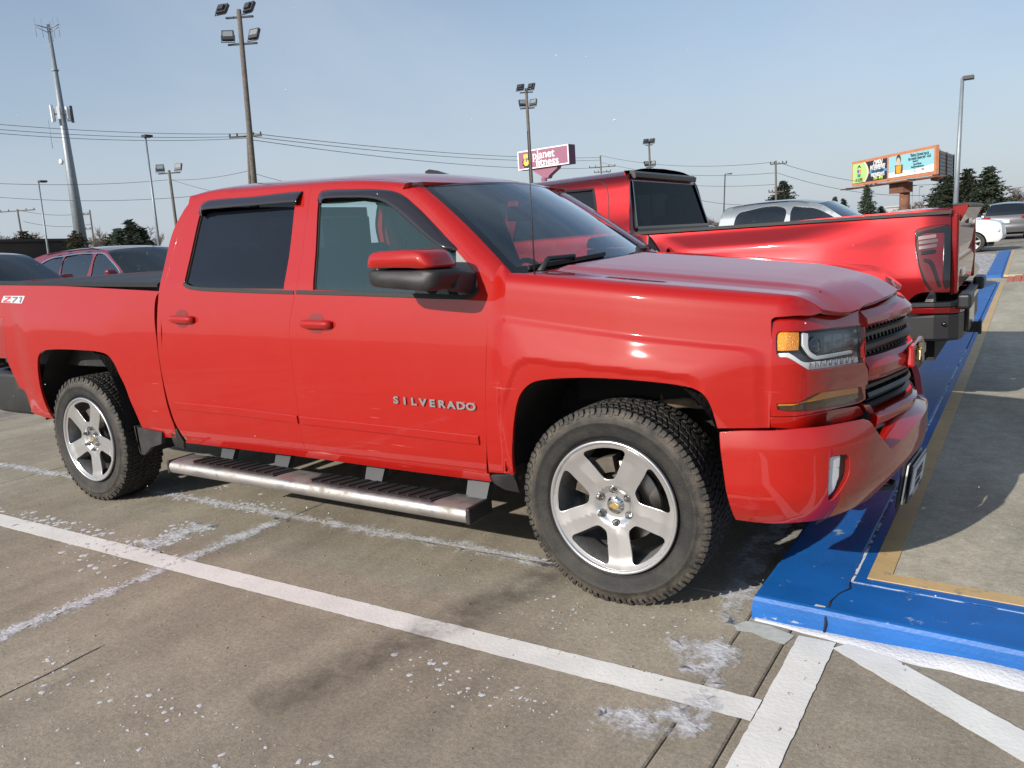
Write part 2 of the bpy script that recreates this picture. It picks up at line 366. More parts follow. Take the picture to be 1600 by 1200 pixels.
def panel_data(surf, outline, holes=(), grid=.025, step=.014, gap=.002, depth=.016, lift=0.0, rim=.0025, flange_holes=True):
    P = resample(outline, step); P = offset_poly(P, gap); H = []
    for h in holes: H.append(offset_poly(resample(h, step), -gap))
    loops = [P]+H
    lo, hi = P.min(0), P.max(0); gx = np.arange(lo[0]+grid*.5, hi[0], grid); gy = np.arange(lo[1]+grid*.5, hi[1], grid)
    G = np.stack(np.meshgrid(gx, gy), -1).reshape(-1, 2); k = inside(P, G)
    for h in H: k &= ~inside(h, G)
    G = G[k]
    if len(G):
        for lp in loops: G = G[seg_dist(lp, G) > grid*.45]
    pts = [tuple(q) for lp in loops for q in lp]; E = []; b = 0
    for lp in loops:
        n = len(lp); E += [(b+i, b+(i+1) % n) for i in range(n)]; b += n
    pts += [tuple(q) for q in G]
    r = delaunay_2d_cdt([Vector(p) for p in pts], E, [], 0, 1e-6)
    UV = np.array([tuple(v) for v in r[0]]); T = np.array([f for f in r[2] if len(f) == 3])
    cen = UV[T].mean(1); k = inside(P, cen)
    for h in H: k &= ~inside(h, cen)
    T = T[k]; X = surf.p(UV); NN = surf.n(UV); X = X+NN*lift
    # face winding along the surface normal
    e1 = X[T[:, 1]]-X[T[:, 0]]; e2 = X[T[:, 2]]-X[T[:, 0]]; w = np.einsum('ij,ij->i', np.cross(e1, e2), NN[T[:, 0]])
    T[w < 0] = T[w < 0][:, ::-1]
    V = [X]; Nn = [NN]; F = [tuple(t) for t in T]; base = len(X)
    if depth > 0:
        for li, lp in enumerate(loops):
            if li and not flange_holes: continue
            A = surf.p(lp); M = surf.n(lp); A = A+M*lift
            t = np.roll(A, -1, 0)-np.roll(A, 1, 0); t /= np.maximum(np.linalg.norm(t, axis=1), 1e-9)[:, None]
            area = np.sum(lp[:, 0]*np.roll(lp[:, 1], -1)-np.roll(lp[:, 0], -1)*lp[:, 1])
            O = np.cross(t, M)
            # outward = away from the sheet: test with a small uv step
            mid = (np.roll(lp, -1, 0)-np.roll(lp, 1, 0)); mid = np.stack([mid[:, 1], -mid[:, 0]], 1); mid /= np.maximum(np.linalg.norm(mid, axis=1), 1e-9)[:, None]
            if area < 0: mid = -mid
            if li: mid = -mid
            tst = surf.p(lp+mid*.004)-surf.p(lp)
            sg = np.sign(np.einsum('ij,ij->i', O, tst)); sg[sg == 0] = 1; O = O*sg[:, None]
            q = (M+O)/np.linalg.norm(M+O, axis=1)[:, None]
            rings = [(A, M), (A+O*rim*.7-M*rim*.3, q), (A+O*rim-M*rim, O), (A+O*rim-M*depth, O)]
            n = len(lp)
            for V_, N_2 in rings: V.append(V_); Nn.append(N_2)
            for rr in range(3):
                for i in range(n):
                    j = (i+1) % n; f = (base+rr*n+i, base+rr*n+j, base+(rr+1)*n+j, base+(rr+1)*n+i); F.append(f)
            allv = np.concatenate(V)
            f0 = F[-2*n:][0]; 
            nrm = np.cross(allv[f0[1]]-allv[f0[0]], allv[f0[3]]-allv[f0[0]])
            if nrm @ (Nn[-2][0]) < 0:
                F[-3*n:] = [f[::-1] for f in F[-3*n:]]
            base += 4*n
    return np.concatenate(V), F, np.concatenate(Nn)
def panel(name, surf, outline, m, parent, holes=(), mirror=True, label=None, **kw):
    V, F, Nn = panel_data(surf, outline, holes, **kw)
    me = mesh_of(name, V, F, m, Nn); o = ob(name, me, parent)
    if label: o['label'] = label
    if mirror: return o, ob(name, mirror_mesh(me), parent)
    return o
def sheet(name, surf, u0, u1, v0, v1, nu, nv, m, parent, mirror=False, lift=0.0):
    """regular patch of a surface"""
    U, Vv = np.meshgrid(np.linspace(u0, u1, nu+1), np.linspace(v0, v1, nv+1), indexing='ij'); uv = np.stack([U.ravel(), Vv.ravel()], 1)
    X = surf.p(uv); NN = surf.n(uv); X = X+NN*lift
    F = [(i*(nv+1)+j, (i+1)*(nv+1)+j, (i+1)*(nv+1)+j+1, i*(nv+1)+j+1) for i in range(nu) for j in range(nv)]
    f = F[0]; w = np.cross(X[f[1]]-X[f[0]], X[f[2]]-X[f[0]]) @ NN[f[0]]
    if w < 0: F = [q[::-1] for q in F]
    me = mesh_of(name, X, F, m, NN); o = ob(name, me, parent)
    if mirror: ob(name, mirror_mesh(me), parent)
    return o
def strip(name, surf, line, width, m, parent, lift=.004, th=.006, mirror=False, step=.02, round_=True):
    """raised band following a (u, v) polyline on a surface"""
    P = resample(line, step, close=False); t = np.gradient(P, axis=0); t /= np.maximum(np.linalg.norm(t, axis=1), 1e-9)[:, None]; s = np.stack([-t[:, 1], t[:, 0]], 1)
    w = width if callable(width) else (lambda k: width)
    W = np.array([w(k/(len(P)-1)) for k in range(len(P))])[:, None]
    offs = [(-.5, -th), (-.5, -.001), (-.42, 0), (.42, 0), (.5, -.001), (.5, -th)]; V = []
    for a, d in offs: uv = P+s*W*a; V.append(surf.p(uv)+surf.n(uv)*(lift+d))
    V = np.stack(V, 1); n, k = V.shape[:2]; F = [(i*k+j, (i+1)*k+j, (i+1)*k+j+1, i*k+j+1) for i in range(n-1) for j in range(k-1)]
    F += [tuple(range(k)), tuple(range((n-1)*k, n*k))[::-1]]; V = V.reshape(-1, 3)
    nn = surf.n(P[:1])[0]; q = F[2]; 
    if np.cross(V[q[1]]-V[q[0]], V[q[2]]-V[q[0]]) @ nn < 0: F = [f[::-1] for f in F]
    me = mesh_of(name, V, F, m, smooth=False); o = ob(name, me, parent)
    if mirror: ob(name, mirror_mesh(me), parent)
    return o
def text_mesh(body, size=1.0, depth=.0, bold=0.0, spacing=1.0, align='CENTER', shear=0.0):
    cu = bpy.data.curves.new('lettering', 'FONT'); cu.body = body; cu.size = size; cu.extrude = depth; cu.offset = bold; cu.space_character = spacing
    cu.align_x = align; cu.align_y = 'CENTER'; cu.shear = shear; cu.resolution_u = 3
    o = bpy.data.objects.new('lettering', cu); COL.objects.link(o); dg = bpy.context.evaluated_depsgraph_get(); me = bpy.data.meshes.new_from_object(o.evaluated_get(dg))
    bpy.data.objects.remove(o); bpy.data.curves.remove(cu); me.materials.clear(); return me
def text_on(name, body, size, origin, right, up, m, parent, depth=.002, bold=0.0, spacing=1.0, align='CENTER', shear=0.0, sx=1.0):
    me = text_mesh(body, size, depth, bold, spacing, align, shear); me.materials.append(m); me.name = name
    r = Vector(right).normalized(); u = Vector(up).normalized(); n = r.cross(u)
    me.transform(Matrix(((r.x*sx, u.x, n.x, origin[0]), (r.y*sx, u.y, n.y, origin[1]), (r.z*sx, u.z, n.z, origin[2]), (0, 0, 0, 1))))
    return ob(name, me, parent)
# ================================================================ GROUND
def concrete_mat(name, c1, c2, stain=.35, grit=.5, blotch=.5):
    if name in MATS: return MATS[name]
    m = bpy.data.materials.new(name); m.use_nodes = True; t = m.node_tree; b = t.nodes['Principled BSDF']; l = t.links.new
    g = N_(t, 'ShaderNodeNewGeometry')
    big = N_(t, 'ShaderNodeTexNoise', in_Scale=.7, in_Detail=5.0, in_Roughness=.6); l(g.outputs['Position'], big.inputs[0])
    mpn = N_(t, 'ShaderNodeMapping'); mpn.inputs['Scale'].default_value = (3.5, .55, 1); mpn.inputs['Rotation'].default_value = (0, 0, .25); l(g.outputs['Position'], mpn.inputs[0])
    stk = N_(t, 'ShaderNodeTexNoise', in_Scale=1.0, in_Detail=6.0, in_Roughness=.6); l(mpn.outputs[0], stk.inputs[0])
    fine = N_(t, 'ShaderNodeTexNoise', in_Scale=60.0, in_Detail=6.0, in_Roughness=.75); l(g.outputs['Position'], fine.inputs[0])
    med = N_(t, 'ShaderNodeTexNoise', in_Scale=9.0, in_Detail=8.0, in_Roughness=.7); l(g.outputs['Position'], med.inputs[0])
    agg = N_(t, 'ShaderNodeTexVoronoi', in_Scale=150.0); l(g.outputs['Position'], agg.inputs[0])
    mr0 = N_(t, 'ShaderNodeMapRange', in_1=.36, in_2=.64); l(big.outputs[0], mr0.inputs[0])
    mx = N_(t, 'ShaderNodeMix', data_type='RGBA'); mx.inputs['A'].default_value = (*c1, 1); mx.inputs['B'].default_value = (*c2, 1); l(mr0.outputs[0], mx.inputs[0])
    def mul(prev, src, lo, hi, a, bb):
        mr = N_(t, 'ShaderNodeMapRange', in_1=lo, in_2=hi, in_3=a, in_4=bb); l(src, mr.inputs[0])
        mm = N_(t, 'ShaderNodeMix', data_type='RGBA', blend_type='MULTIPLY'); mm.inputs[0].default_value = 1; l(prev, mm.inputs['A']); l(mr.outputs[0], mm.inputs['B']); return mm.outputs['Result']
    c = mul(mx.outputs['Result'], stk.outputs[0], .33, .60, 1-stain, 1.08)
    c = mul(c, med.outputs[0], .3, .7, 1-blotch*.35, 1+blotch*.35)
    c = mul(c, fine.outputs[0], .3, .7, 1-grit*.5, 1+grit*.5)
    c = mul(c, agg.outputs['Distance'], .0, .55, 1+grit*.35, 1-grit*.25)
    l(c, b.inputs['Base Color']); b.inputs['Roughness'].default_value = .86; b.inputs['Specular IOR Level'].default_value = .35
    ad = N_(t, 'ShaderNodeMath', operation='MULTIPLY_ADD'); ad.inputs[1].default_value = .6; l(fine.outputs[0], ad.inputs[0]); l(med.outputs[0], ad.inputs[2])
    bp = N_(t, 'ShaderNodeBump', in_Strength=.55, in_Distance=.006); l(ad.outputs[0], bp.inputs['Height']); l(bp.outputs[0], b.inputs['Normal'])
    MATS[name] = m; return m
def worn_mat(name, paint, under, wear=.42, rough=.6, scale=(14, 14, 14), soft=.05, alpha=False, vary=.12):
    """paint that has chipped away to what lies under it (or to nothing when alpha)"""
    if name in MATS: return MATS[name]
    m = bpy.data.materials.new(name); m.use_nodes = True; t = m.node_tree; b = t.nodes['Principled BSDF']; l = t.links.new
    g = N_(t, 'ShaderNodeNewGeometry'); mp_ = N_(t, 'ShaderNodeMapping'); mp_.inputs['Scale'].default_value = scale; l(g.outputs['Position'], mp_.inputs[0])
    n = N_(t, 'ShaderNodeTexNoise', in_Scale=1.0, in_Detail=9.0, in_Roughness=.68); l(mp_.outputs[0], n.inputs[0])
    mr = N_(t, 'ShaderNodeMapRange', in_1=wear-soft, in_2=wear+soft); l(n.outputs[0], mr.inputs[0])
    v = N_(t, 'ShaderNodeTexNoise', in_Scale=5.0, in_Detail=6.0); l(g.outputs['Position'], v.inputs[0]); vr = N_(t, 'ShaderNodeMapRange', in_1=.3, in_2=.7, in_3=1-vary, in_4=1+vary*.5); l(v.outputs[0], vr.inputs[0])
    pm = N_(t, 'ShaderNodeMix', data_type='RGBA', blend_type='MULTIPLY'); pm.inputs[0].default_value = 1; pm.inputs['A'].default_value = (*paint, 1); l(vr.outputs[0], pm.inputs['B'])
    mx = N_(t, 'ShaderNodeMix', data_type='RGBA'); mx.inputs['A'].default_value = (*under, 1); l(pm.outputs['Result'], mx.inputs['B']); l(mr.outputs[0], mx.inputs[0])
    l(mx.outputs['Result'], b.inputs['Base Color']); b.inputs['Roughness'].default_value = rough
    if alpha: l(mr.outputs[0], b.inputs['Alpha'])
    bn = N_(t, 'ShaderNodeTexNoise', in_Scale=70.0, in_Detail=5.0); l(g.outputs['Position'], bn.inputs[0])
    bp = N_(t, 'ShaderNodeBump', in_Strength=.35, in_Distance=.004); l(bn.outputs[0], bp.inputs['Height']); l(bp.outputs[0], b.inputs['Normal'])
    MATS[name] = m; return m
CONC = concrete_mat('lot concrete', (.262,.226,.172), (.358,.318,.245), stain=.15, blotch=.35)
CONC2 = concrete_mat('walk concrete', (.35,.32,.25), (.44,.405,.32), stain=.14, grit=.45)
CONC3 = concrete_mat('far pavement', (.230,.205,.165), (.290,.262,.215), stain=.25)
UNDER = (.23,.20,.155)
WHITE_LINE = worn_mat('line paint', (.72,.72,.68), UNDER, wear=.345, scale=(30,14,30), soft=.02, alpha=True)
BLUE = worn_mat('blue kerb paint', (.005,.108,.385), (.30,.36,.42), wear=.35, rough=.5, scale=(8,8,14), soft=.02, vary=.22)
TAN = worn_mat('tan stripe paint', (.52,.36,.17), (.25,.21,.15), wear=.37, scale=(16,16,16), soft=.06)
FROST = worn_mat('frost film', (.62,.64,.66), UNDER, wear=.50, scale=(7,7,7), soft=.07, alpha=True, rough=.8)
def frost_mat():
    m = bpy.data.materials.new('frost powder'); m.use_nodes = True; t = m.node_tree; b = t.nodes['Principled BSDF']; l = t.links.new
    g = N_(t, 'ShaderNodeNewGeometry'); a = N_(t, 'ShaderNodeAttribute', attribute_name='fade'); n = N_(t, 'ShaderNodeTexNoise', in_Scale=9.0, in_Detail=10.0, in_Roughness=.75); l(g.outputs['Position'], n.inputs[0])
    k = N_(t, 'ShaderNodeMath', operation='MULTIPLY_ADD'); k.inputs[1].default_value = .20; l(a.outputs['Fac'], k.inputs[0]); l(n.outputs[0], k.inputs[2])
    mr = N_(t, 'ShaderNodeMapRange', in_1=.60, in_2=.76, in_3=0.0, in_4=.80); l(k.outputs[0], mr.inputs[0]); l(mr.outputs[0], b.inputs['Alpha'])
    b.inputs['Base Color'].default_value = (.62,.63,.65,1); b.inputs['Roughness'].default_value = .9
    bn = N_(t, 'ShaderNodeTexNoise', in_Scale=60.0, in_Detail=6.0); l(g.outputs['Position'], bn.inputs[0]); bp = N_(t, 'ShaderNodeBump', in_Strength=.6, in_Distance=.01); l(bn.outputs[0], bp.inputs['Height']); l(bp.outputs[0], b.inputs['Normal']); return m
FROSTF = frost_mat()
SNOWM = mat('packed snow', (.50,.515,.54), rough=.75, bump=(90, .5))
JOINT = mat('joint filler', (.05,.043,.035), rough=.95)

def gz(x, y):
    """the lot climbs slightly towards the row behind"""
    return .13*sstep(-8.5, -12.5, x)
# wide sheet: denser near the scene
xs = np.concatenate([[-2500,-800,-300,-120,-60,-35], np.arange(-24, -7.9, 1.0), [-4, 0, .5, 8, 40, 120, 400, 2500]]); ys = np.array([-2500,-400,-80,-20,-8,0,8,16,30,60,150,500,2500])
V = [(x, y, float(gz(x, y))-.016) for x in xs for y in ys]; n = len(ys)
F = [(i*n+j, (i+1)*n+j, (i+1)*n+j+1, i*n+j+1) for i in range(len(xs)-1) for j in range(n-1)]
o = ob('ground', mesh_of('ground', V, F, CONC3, smooth=True)); o['kind'] = 'structure'

# concrete slabs of the lot, real joints between them
lot = empty('parking_lot', kind='structure')
XJ = [-8.0, -7.44+.0, -4.79, -2.14, .505]; YJ = [-8.65, -6.0, -3.35, -.70, 1.95, 4.60, 7.25, 9.90, 12.55, 15.2, 17.85, 20.5]
def slab(x0, x1, y0, y1, z, m, parent, name='slab', g=.0028, th=.06, e=.006):
    P = [(x0+g, y0+g), (x1-g, y0+g), (x1-g, y1-g), (x0+g, y1-g)]; I = [(x0+g+e, y0+g+e), (x1-g-e, y0+g+e), (x1-g-e, y1-g-e), (x0+g+e, y1-g-e)]
    V = [(*p, z-th) for p in P]+[(*p, z-e*.7) for p in P]+[(*p, z) for p in I]
    F = [(i, (i+1) % 4, 4+(i+1) % 4, 4+i) for i in range(4)]+[(4+i, 4+(i+1) % 4, 8+(i+1) % 4, 8+i) for i in range(4)]+[(8, 9, 10, 11)]
    return ob(name, mesh_of(name, V, F, m, smooth=False), parent)
XL = [-7.44, -4.79, -2.14, .505]
for i in range(3):
    for j in range(len(YJ)-1): slab(XL[i], XL[i+1], YJ[j], YJ[j+1], 0, CONC, lot)
for j in range(2): slab(.505, .668, YJ[j], YJ[j+1], 0, CONC, lot)
slab(.505, .668, YJ[2], -.80, 0, CONC, lot)
for j in range(2):
    for (a, b) in ((.668, 3.2), (3.2, 5.85)): slab(a, b, YJ[j], YJ[j+1], 0, CONC, lot)
for (a, b) in ((.668, 3.2), (3.2, 5.85)): slab(a, b, YJ[2], -.80, 0, CONC, lot)

# painted lines, jagged edges
def paint_strip(name, a, b, w, m, parent, z=.004, jag=.0018, step=.025, kind='structure'):
    a, b = np.array(a, float), np.array(b, float); L_ = np.linalg.norm(b-a); d = (b-a)/L_; s = np.array([-d[1], d[0]]); n = max(2, int(L_/step)); V = []
    for k in range(n+1):
        p = a+d*L_*k/n; V += [(*(p+s*(w/2+random.uniform(-jag, jag))), z), (*(p-s*(w/2+random.uniform(-jag, jag))), z)]
    F = [(2*k+1, 2*k+3, 2*k+2, 2*k) for k in range(n)]
    o = ob(name, mesh_of(name, V, F, m, smooth=False), parent)
    if parent is None and kind: o['kind'] = kind
    return o
paint_strip('parking_line', (-7.4, -1.45), (.70, -1.45), .125, WHITE_LINE, lot)
for y in (1.6, 4.65, 7.7, 10.75, 13.8): paint_strip('parking_line', (-5.2, y), (.45, y), .11, WHITE_LINE, lot)
paint_strip('parking_line', (.765, -5.5), (.765, -.93), .125, WHITE_LINE, lot)
paint_strip('parking_line', (.86, -.925), (3.2, -2.62), .125, WHITE_LINE, lot, z=.0045)
# a pale levelling patch by the kerb corner
V = [(.505,-.895,.003),(.60,-.90,.003),(.69,-.935,.003),(.672,-1.015,.003),(.60,-1.0,.003),(.55,-.975,.003),(.50,-.985,.003),(.475,-.95,.003)]
ob('mortar_patch', mesh_of('mortar_patch', V, [tuple(range(8))[::-1]], mat('mortar', (.45,.46,.42), rough=.8, vary=(30,.15)), smooth=False), lot)
# a hairline crack
def crack(name, pts, w, parent, z=.002, m=JOINT):
    mb = MB(); P = [np.array(p, float) for p in pts]
    V = []
    for k, p in enumerate(P):
        d = P[min(k+1, len(P)-1)]-P[max(k-1, 0)]; d /= np.linalg.norm(d); s = np.array([-d[1], d[0]])*w*random.uniform(.4, 1)
        if k in (0, len(P)-1): s *= .1
        V += [(*(p+s), z), (*(p-s), z)]
    F = [(2*k+1, 2*k+3, 2*k+2, 2*k) for k in range(len(P)-1)]
    return ob(name, mesh_of(name, V, F, m, smooth=False), parent)
def wander(a, b, n, amp):
    a, b = np.array(a, float), np.array(b, float); s = np.array([-(b-a)[1], (b-a)[0]]); s /= np.linalg.norm(s); w = np.cumsum(np.random.uniform(-1, 1, n+1))*amp; w -= np.linspace(w[0], w[-1], n+1)
    return [a+(b-a)*k/n+s*w[k] for k in range(n+1)]
crack('crack', wander((-1.66, -2.10), (-1.60, -3.3), 26, .004), .004, lot)

# ---- raised kerbed walk on the right
walk = empty('raised_walk', kind='structure')
KZ = .092
def kerb_run(name, outer, inner, parent, ends=True):
    """profile swept along an L: outer and inner 2D lines of equal length"""
    prof = [(-.012, -.03), (-.008, .0), (0, .045), (.012, .072), (.035, .087), (.09, .0905), (.5, KZ), (.97, KZ), (1.0, KZ-.006), (1.0, -.03)]
    O = resample([(*p, 1) for p in outer], .12, close=False); n = len(O); I = resample([(*p, 1) for p in inner], .12, close=False)
    # same count: re-interpolate the inner line, corner on corner
    def even(line, n):
        c = []; k = len(outer)
        for s in range(k-1):
            m = cnt[s]; a, b = np.array(line[s]), np.array(line[s+1]); c += [a+(b-a)*i/m for i in range(m)]
        c.append(np.array(line[-1])); return np.array(c)
    cnt = [max(1, int(np.linalg.norm(np.array(outer[i+1])-np.array(outer[i]))/.12)) for i in range(len(outer)-1)]
    O, I = even(outer, n), even(inner, n); n = len(O); V = []
    W = np.linalg.norm(I-O, axis=1)
    for k in range(n):
        d = (I[k]-O[k])
        j = random.uniform(-.0025, .0025)
        for (t, z) in prof:
            tt = t if t >= .09 or t < 0 else t
            p = O[k]+d*(tt if tt > .4 else tt*.30/W[k]*1.0); V.append((p[0]+(j if tt < .4 else 0), p[1]+(j if tt < .4 else 0), z))
    m = len(prof); F = [(i*m+j, i*m+j+1, (i+1)*m+j+1, (i+1)*m+j) for i in range(n-1) for j in range(m-1)]
    F += [tuple(range(m))[::-1], tuple(range((n-1)*m, n*m))]
    return ob(name, mesh_of(name, V, F, BLUE, smooth=False), parent)
k1 = kerb_run('kerb', [(.43, 14.3), (.515, 5.5), (.515, -.862), (6.0, -1.20)], [(.79, 14.3), (.815, 5.5), (.815, -.60), (6.0, -.94)], walk)
k1['label'] = 'blue painted kerb'
kerb_run('kerb', [(.36, 28.2), (.51, 16.3)], [(.70, 28.2), (.80, 16.3)], walk)
def poly_sheet(name, pts, z, m, parent, th=.0, dens=None):
    if th:
        mb = MB(); mb.prism(pts, lambda u, v, w: (u, v, z-th+w), th); return mb.build(name, m, parent)
    T = tri2d(pts); return ob(name, mesh_of(name, [(*p, z) for p in pts], [t if True else t for t in T], m, smooth=False), parent)
def band(name, pts_o, pts_i, z, m, parent, th=.05):
    """flat band between two polylines, with real thickness"""
    for k in range(len(pts_o)-1):
        a, b, c, d = pts_o[k], pts_o[k+1], pts_i[k+1], pts_i[k]; mb = MB(); mb.prism([a, b, c, d], lambda u, v, w: (u, v, z-th+w), th); mb.build(name, m, parent)
# blue strip behind the joint, tan stripe, walk slabs
band('painted_edge', [(.803, 14.3), (.826, 5.5), (.826, -.588)], [(.842, 14.3), (.866, 5.5), (.866, -.545)], KZ, BLUE, walk)
band('painted_edge', [(.826, -.588), (6.0, -.928)], [(.866, -.545), (6.0, -.885)], KZ, BLUE, walk)
band('tan_stripe', [(.842, 14.3), (.866, 5.5), (.866, -.545)], [(.92, 14.3), (.945, 5.5), (.945, -.475)], KZ+.0035, TAN, walk)
band('tan_stripe', [(.866, -.545), (6.0, -.885)], [(.945, -.475), (6.0, -.80)], KZ+.0035, TAN, walk)
band('painted_edge', [(.71, 28.2), (.81, 16.3)], [(.74, 28.2), (.84, 16.3)], KZ, BLUE, walk)
band('tan_stripe', [(.74, 28.2), (.84, 16.3)], [(.82, 28.2), (.92, 16.3)], KZ+.0035, TAN, walk)
YW = [-.55, 3.05, 5.5, 8.4, 11.3, 14.3]
for j in range(5):
    y0, y1 = YW[j], YW[j+1]
    mb = MB(); sl = .34/5.174; e = .004
    xa = .945 if y1 <= 5.6 else .945-.025*(y1-5.5)/8.8; xb = .945 if y0 <= 5.6 else .945-.025*(y0-5.5)/8.8
    y00 = (-.475, -.80) if j == 0 else (y0+e, y0+e)
    mb.prism([(xb, y00[0]), (6.0, y00[1]), (6.0, y1-e), (xa, y1-e)], lambda u, v, w: (u, v, KZ-.06+w), .06); mb.build('slab', CONC2, walk)
mb = MB(); mb.prism([(.92, 16.3), (6, 16.3), (6, 28.2), (.82, 28.2)], lambda u, v, w: (u, v, KZ-.06+w), .06); mb.build('slab', CONC2, walk)
# brick ramp between the two kerbs
BR = mat('tactile brick', (.42,.13,.08), rough=.8, vary=(20,.25))
mbk = MB()
for i in range(40):
    for j in range(16):
        x = .92+i*.125; y = 14.36+j*.12
        if x < 5.9: mbk.box((x+.06, y+.06, .035+.05*min(1, (x-.9)*3)), (.113, .108, .04))
o = mbk.build('paving_bricks', BR, walk, kind='stuff')
mb = MB(); mb.prism([(.50, 14.3), (6, 14.3), (6, 16.3), (.55, 16.3)], lambda u, v, w: (u, v, .002+w+.06*min(1, max(0, u-.5)*2)), .02); mb.build('ramp', CONC2, walk)
# joint in the kerb corner, filled white in places; a crack across the kerb face
WJ = worn_mat('joint caulk', (.66,.72,.78), (.02,.06,.2), wear=.47, scale=(6,6,6), soft=.03)
o = paint_strip('joint_line', (.8205, 5.5), (.8205, -.594), .011, WJ, walk, z=KZ-.002, jag=.003)
o = paint_strip('joint_line', (.8205, -.594), (6.0, -.934), .009, WJ, walk, z=KZ-.002, jag=.002)
ck = MB()
P = [(.815,-.605,KZ+.001),(.825,-.665,KZ+.001),(.800,-.715,KZ+.0005),(.790,-.76,KZ),(.783,-.80,.0925),(.787,-.845,.089),(.781,-.868,.074),(.784,-.884,.045),(.778,-.888,.012)]
ck.tube(P, [.002,.004,.0035,.003,.004,.005,.005,.005,.003], n=5); ck.build('crack', mat('crack dark', (.01,.015,.03), rough=.9), walk)
ch = MB(); ch.add([(.742,-.842,.0925),(.775,-.846,.0925),(.778,-.858,.088),(.752,-.862,.087),(.738,-.853,.091)], [(0,4,3,2,1)]); ch.build('paint_chip', mat('bare chip', (.42,.40,.34), rough=.9), walk)

# ---- frost, snow drift, snow crumbs
def frost(pts, z=.003, name='frost'):
    """irregular outline, a skin over the concrete"""
    P = resample(pts, .03); P = P+np.random.normal(0, .007, P.shape)
    I = offset_poly(P, .07); n = len(P); T = tri2d([tuple(p) for p in I]); V = [(*p, z) for p in P]+[(*p, z) for p in I]
    o = ob(name, mesh_of(name, V, [(i, (i+1) % n, n+(i+1) % n, n+i) for i in range(n)]+[tuple(n+k for k in t) for t in T], FROSTF, smooth=False)); at = o.data.attributes.new('fade', 'FLOAT', 'POINT'); at.data.foreach_set('value', [0.0]*n+[1.0]*n)
    o['kind'] = 'stuff'; return o
frost([(.30,-1.22),(.30,-1.10),(.40,-1.02),(.50,-1.03),(.58,-1.10),(.62,-1.16),(.60,-1.30),(.62,-1.44),(.60,-1.70),(.36,-1.80),(.22,-1.66),(.38,-1.55),(.46,-1.44),(.36,-1.34)], z=.0062)
frost([(.33,-.80),(.40,-.95),(.50,-.97),(.502,-.4),(.502,1.5),(.502,4.2),(.40,4.2),(.33,1.5),(.27,.3),(.24,-.35)], z=.0035)
frost([(.20,4.6),(.44,4.6),(.44,9),(.37,14),(-.1,14),(.0,9)], z=.0035)
frost([(.30,16.5),(.48,16.5),(.33,28),(-.45,28.4),(-.3,25),(.1,21)], z=.0035)
#frost([(-.5,-3.1),(.6,-3.1),(.65,-1.8),(.1,-1.8),(-.5,-2.2),(-1.2,-2.4),(-1.1,-3.0)], z=.0035)
# drift against the kerb face
xs_ = np.arange(.53, 5.9, .03); V = []; K = 9
for x in xs_:
    yk = -.862-(x-.515)*.0616; w = .010+.035*sstep(.55, .95, x)+.035*sstep(.9, 1.6, x); w *= 1+.22*math.sin(x*7.1)+.13*math.sin(x*19+1)+.06*math.sin(x*47); h = .007+.018*sstep(.6, 1.3, x)*(1+.2*math.sin(x*11))
    for k in range(K):
        t = k/(K-1); V.append((x+random.uniform(-.004, .004), yk-.008+(.02 if k == 0 else 0)-w*t, .0005+h*(1-t*t)*(1-.06*random.random()) if k < K-1 else .001))
F = [(i*K+j, i*K+j+1, (i+1)*K+j+1, (i+1)*K+j) for i in range(len(xs_)-1) for j in range(K-1)]
o = ob('snow_drift', mesh_of('snow_drift', V, F, SNOWM)); tag(o, kind='stuff')
# crumbs and plates of snow along the joints
for (x0, x1, y0, y1) in ((-5.6, -.4, -.78, -.62), (-2.24, -2.06, -2.8, -.72), (-2.62, -2.40, -1.42, -.95)):
    frost([(x0, y0), ((x0+x1)/2, y0), (x1, y0), (x1, (y0+y1)/2), (x1, y1), ((x0+x1)/2, y1), (x0, y1), (x0, (y0+y1)/2)], z=.0028)
mb = MB()
def crumb(x, y, r, z=0.0):
    k = random.randint(5, 8); a0 = random.random()*6.28; st = random.uniform(.45, 1); th = random.random()*3.14; V = []
    for q in range(k):
        a = a0+q*2*math.pi/k; rr = r*random.uniform(.65, 1.1); u, v = rr*math.cos(a), rr*st*math.sin(a); V.append((x+u*math.cos(th)-v*math.sin(th), y+u*math.sin(th)+v*math.cos(th), z+.0008))
    V.append((x, y, z+min(.006, .0018+r*.12))); mb.add(V, [(q, (q+1) % k, k) for q in range(k)], True)
def scatter(n, f, r0, r1):
    for _ in range(n):
        x, y = f(); crumb(x, y, r0+(r1-r0)*random.random()**2.5, .004 if abs(y+1.45) < .06 and x < .5 else 0)
U = random.uniform; Gs = random.gauss
scatter(700, lambda: (U(-5.4, -3.3), -.70+abs(Gs(0, .026))), .003, .014)
scatter(260, lambda: (U(-3.3, -2.2), -.70+Gs(0.01, .022)), .004, .024)
scatter(800, lambda: (U(-2.3, -.5), -.70+abs(Gs(0, .016))), .002, .010)
scatter(110, lambda: (-2.55+Gs(0, .12), -.66+Gs(0, .05)), .005, .022)
scatter(420, lambda: (-2.14-abs(Gs(0, .035)), U(-2.4, -1.75)), .004, .018)
scatter(260, lambda: (-2.14-abs(Gs(0, .022)), U(-1.75, -.9)), .003, .013)
scatter(150, lambda: (-2.55+Gs(0, .05)+.12*U(-1, 1), U(-1.42, -1.0)), .006, .030)
scatter(120, lambda: (-3.4+Gs(0, .35), -1.33+Gs(0, .03)), .006, .028)
scatter(60, lambda: (-2.6+Gs(0, .25), -1.55+Gs(0, .12)), .006, .03)
scatter(70, lambda: (-3.6+Gs(0, .4), -.45+Gs(0, .15)), .008, .03)
scatter(110, lambda: (-.15+Gs(0, .18), -1.72+Gs(0, .07)), .003, .015)
scatter(330, lambda: (U(-1.9, .4), -2.2-abs(Gs(0, .35))), .003, .016)
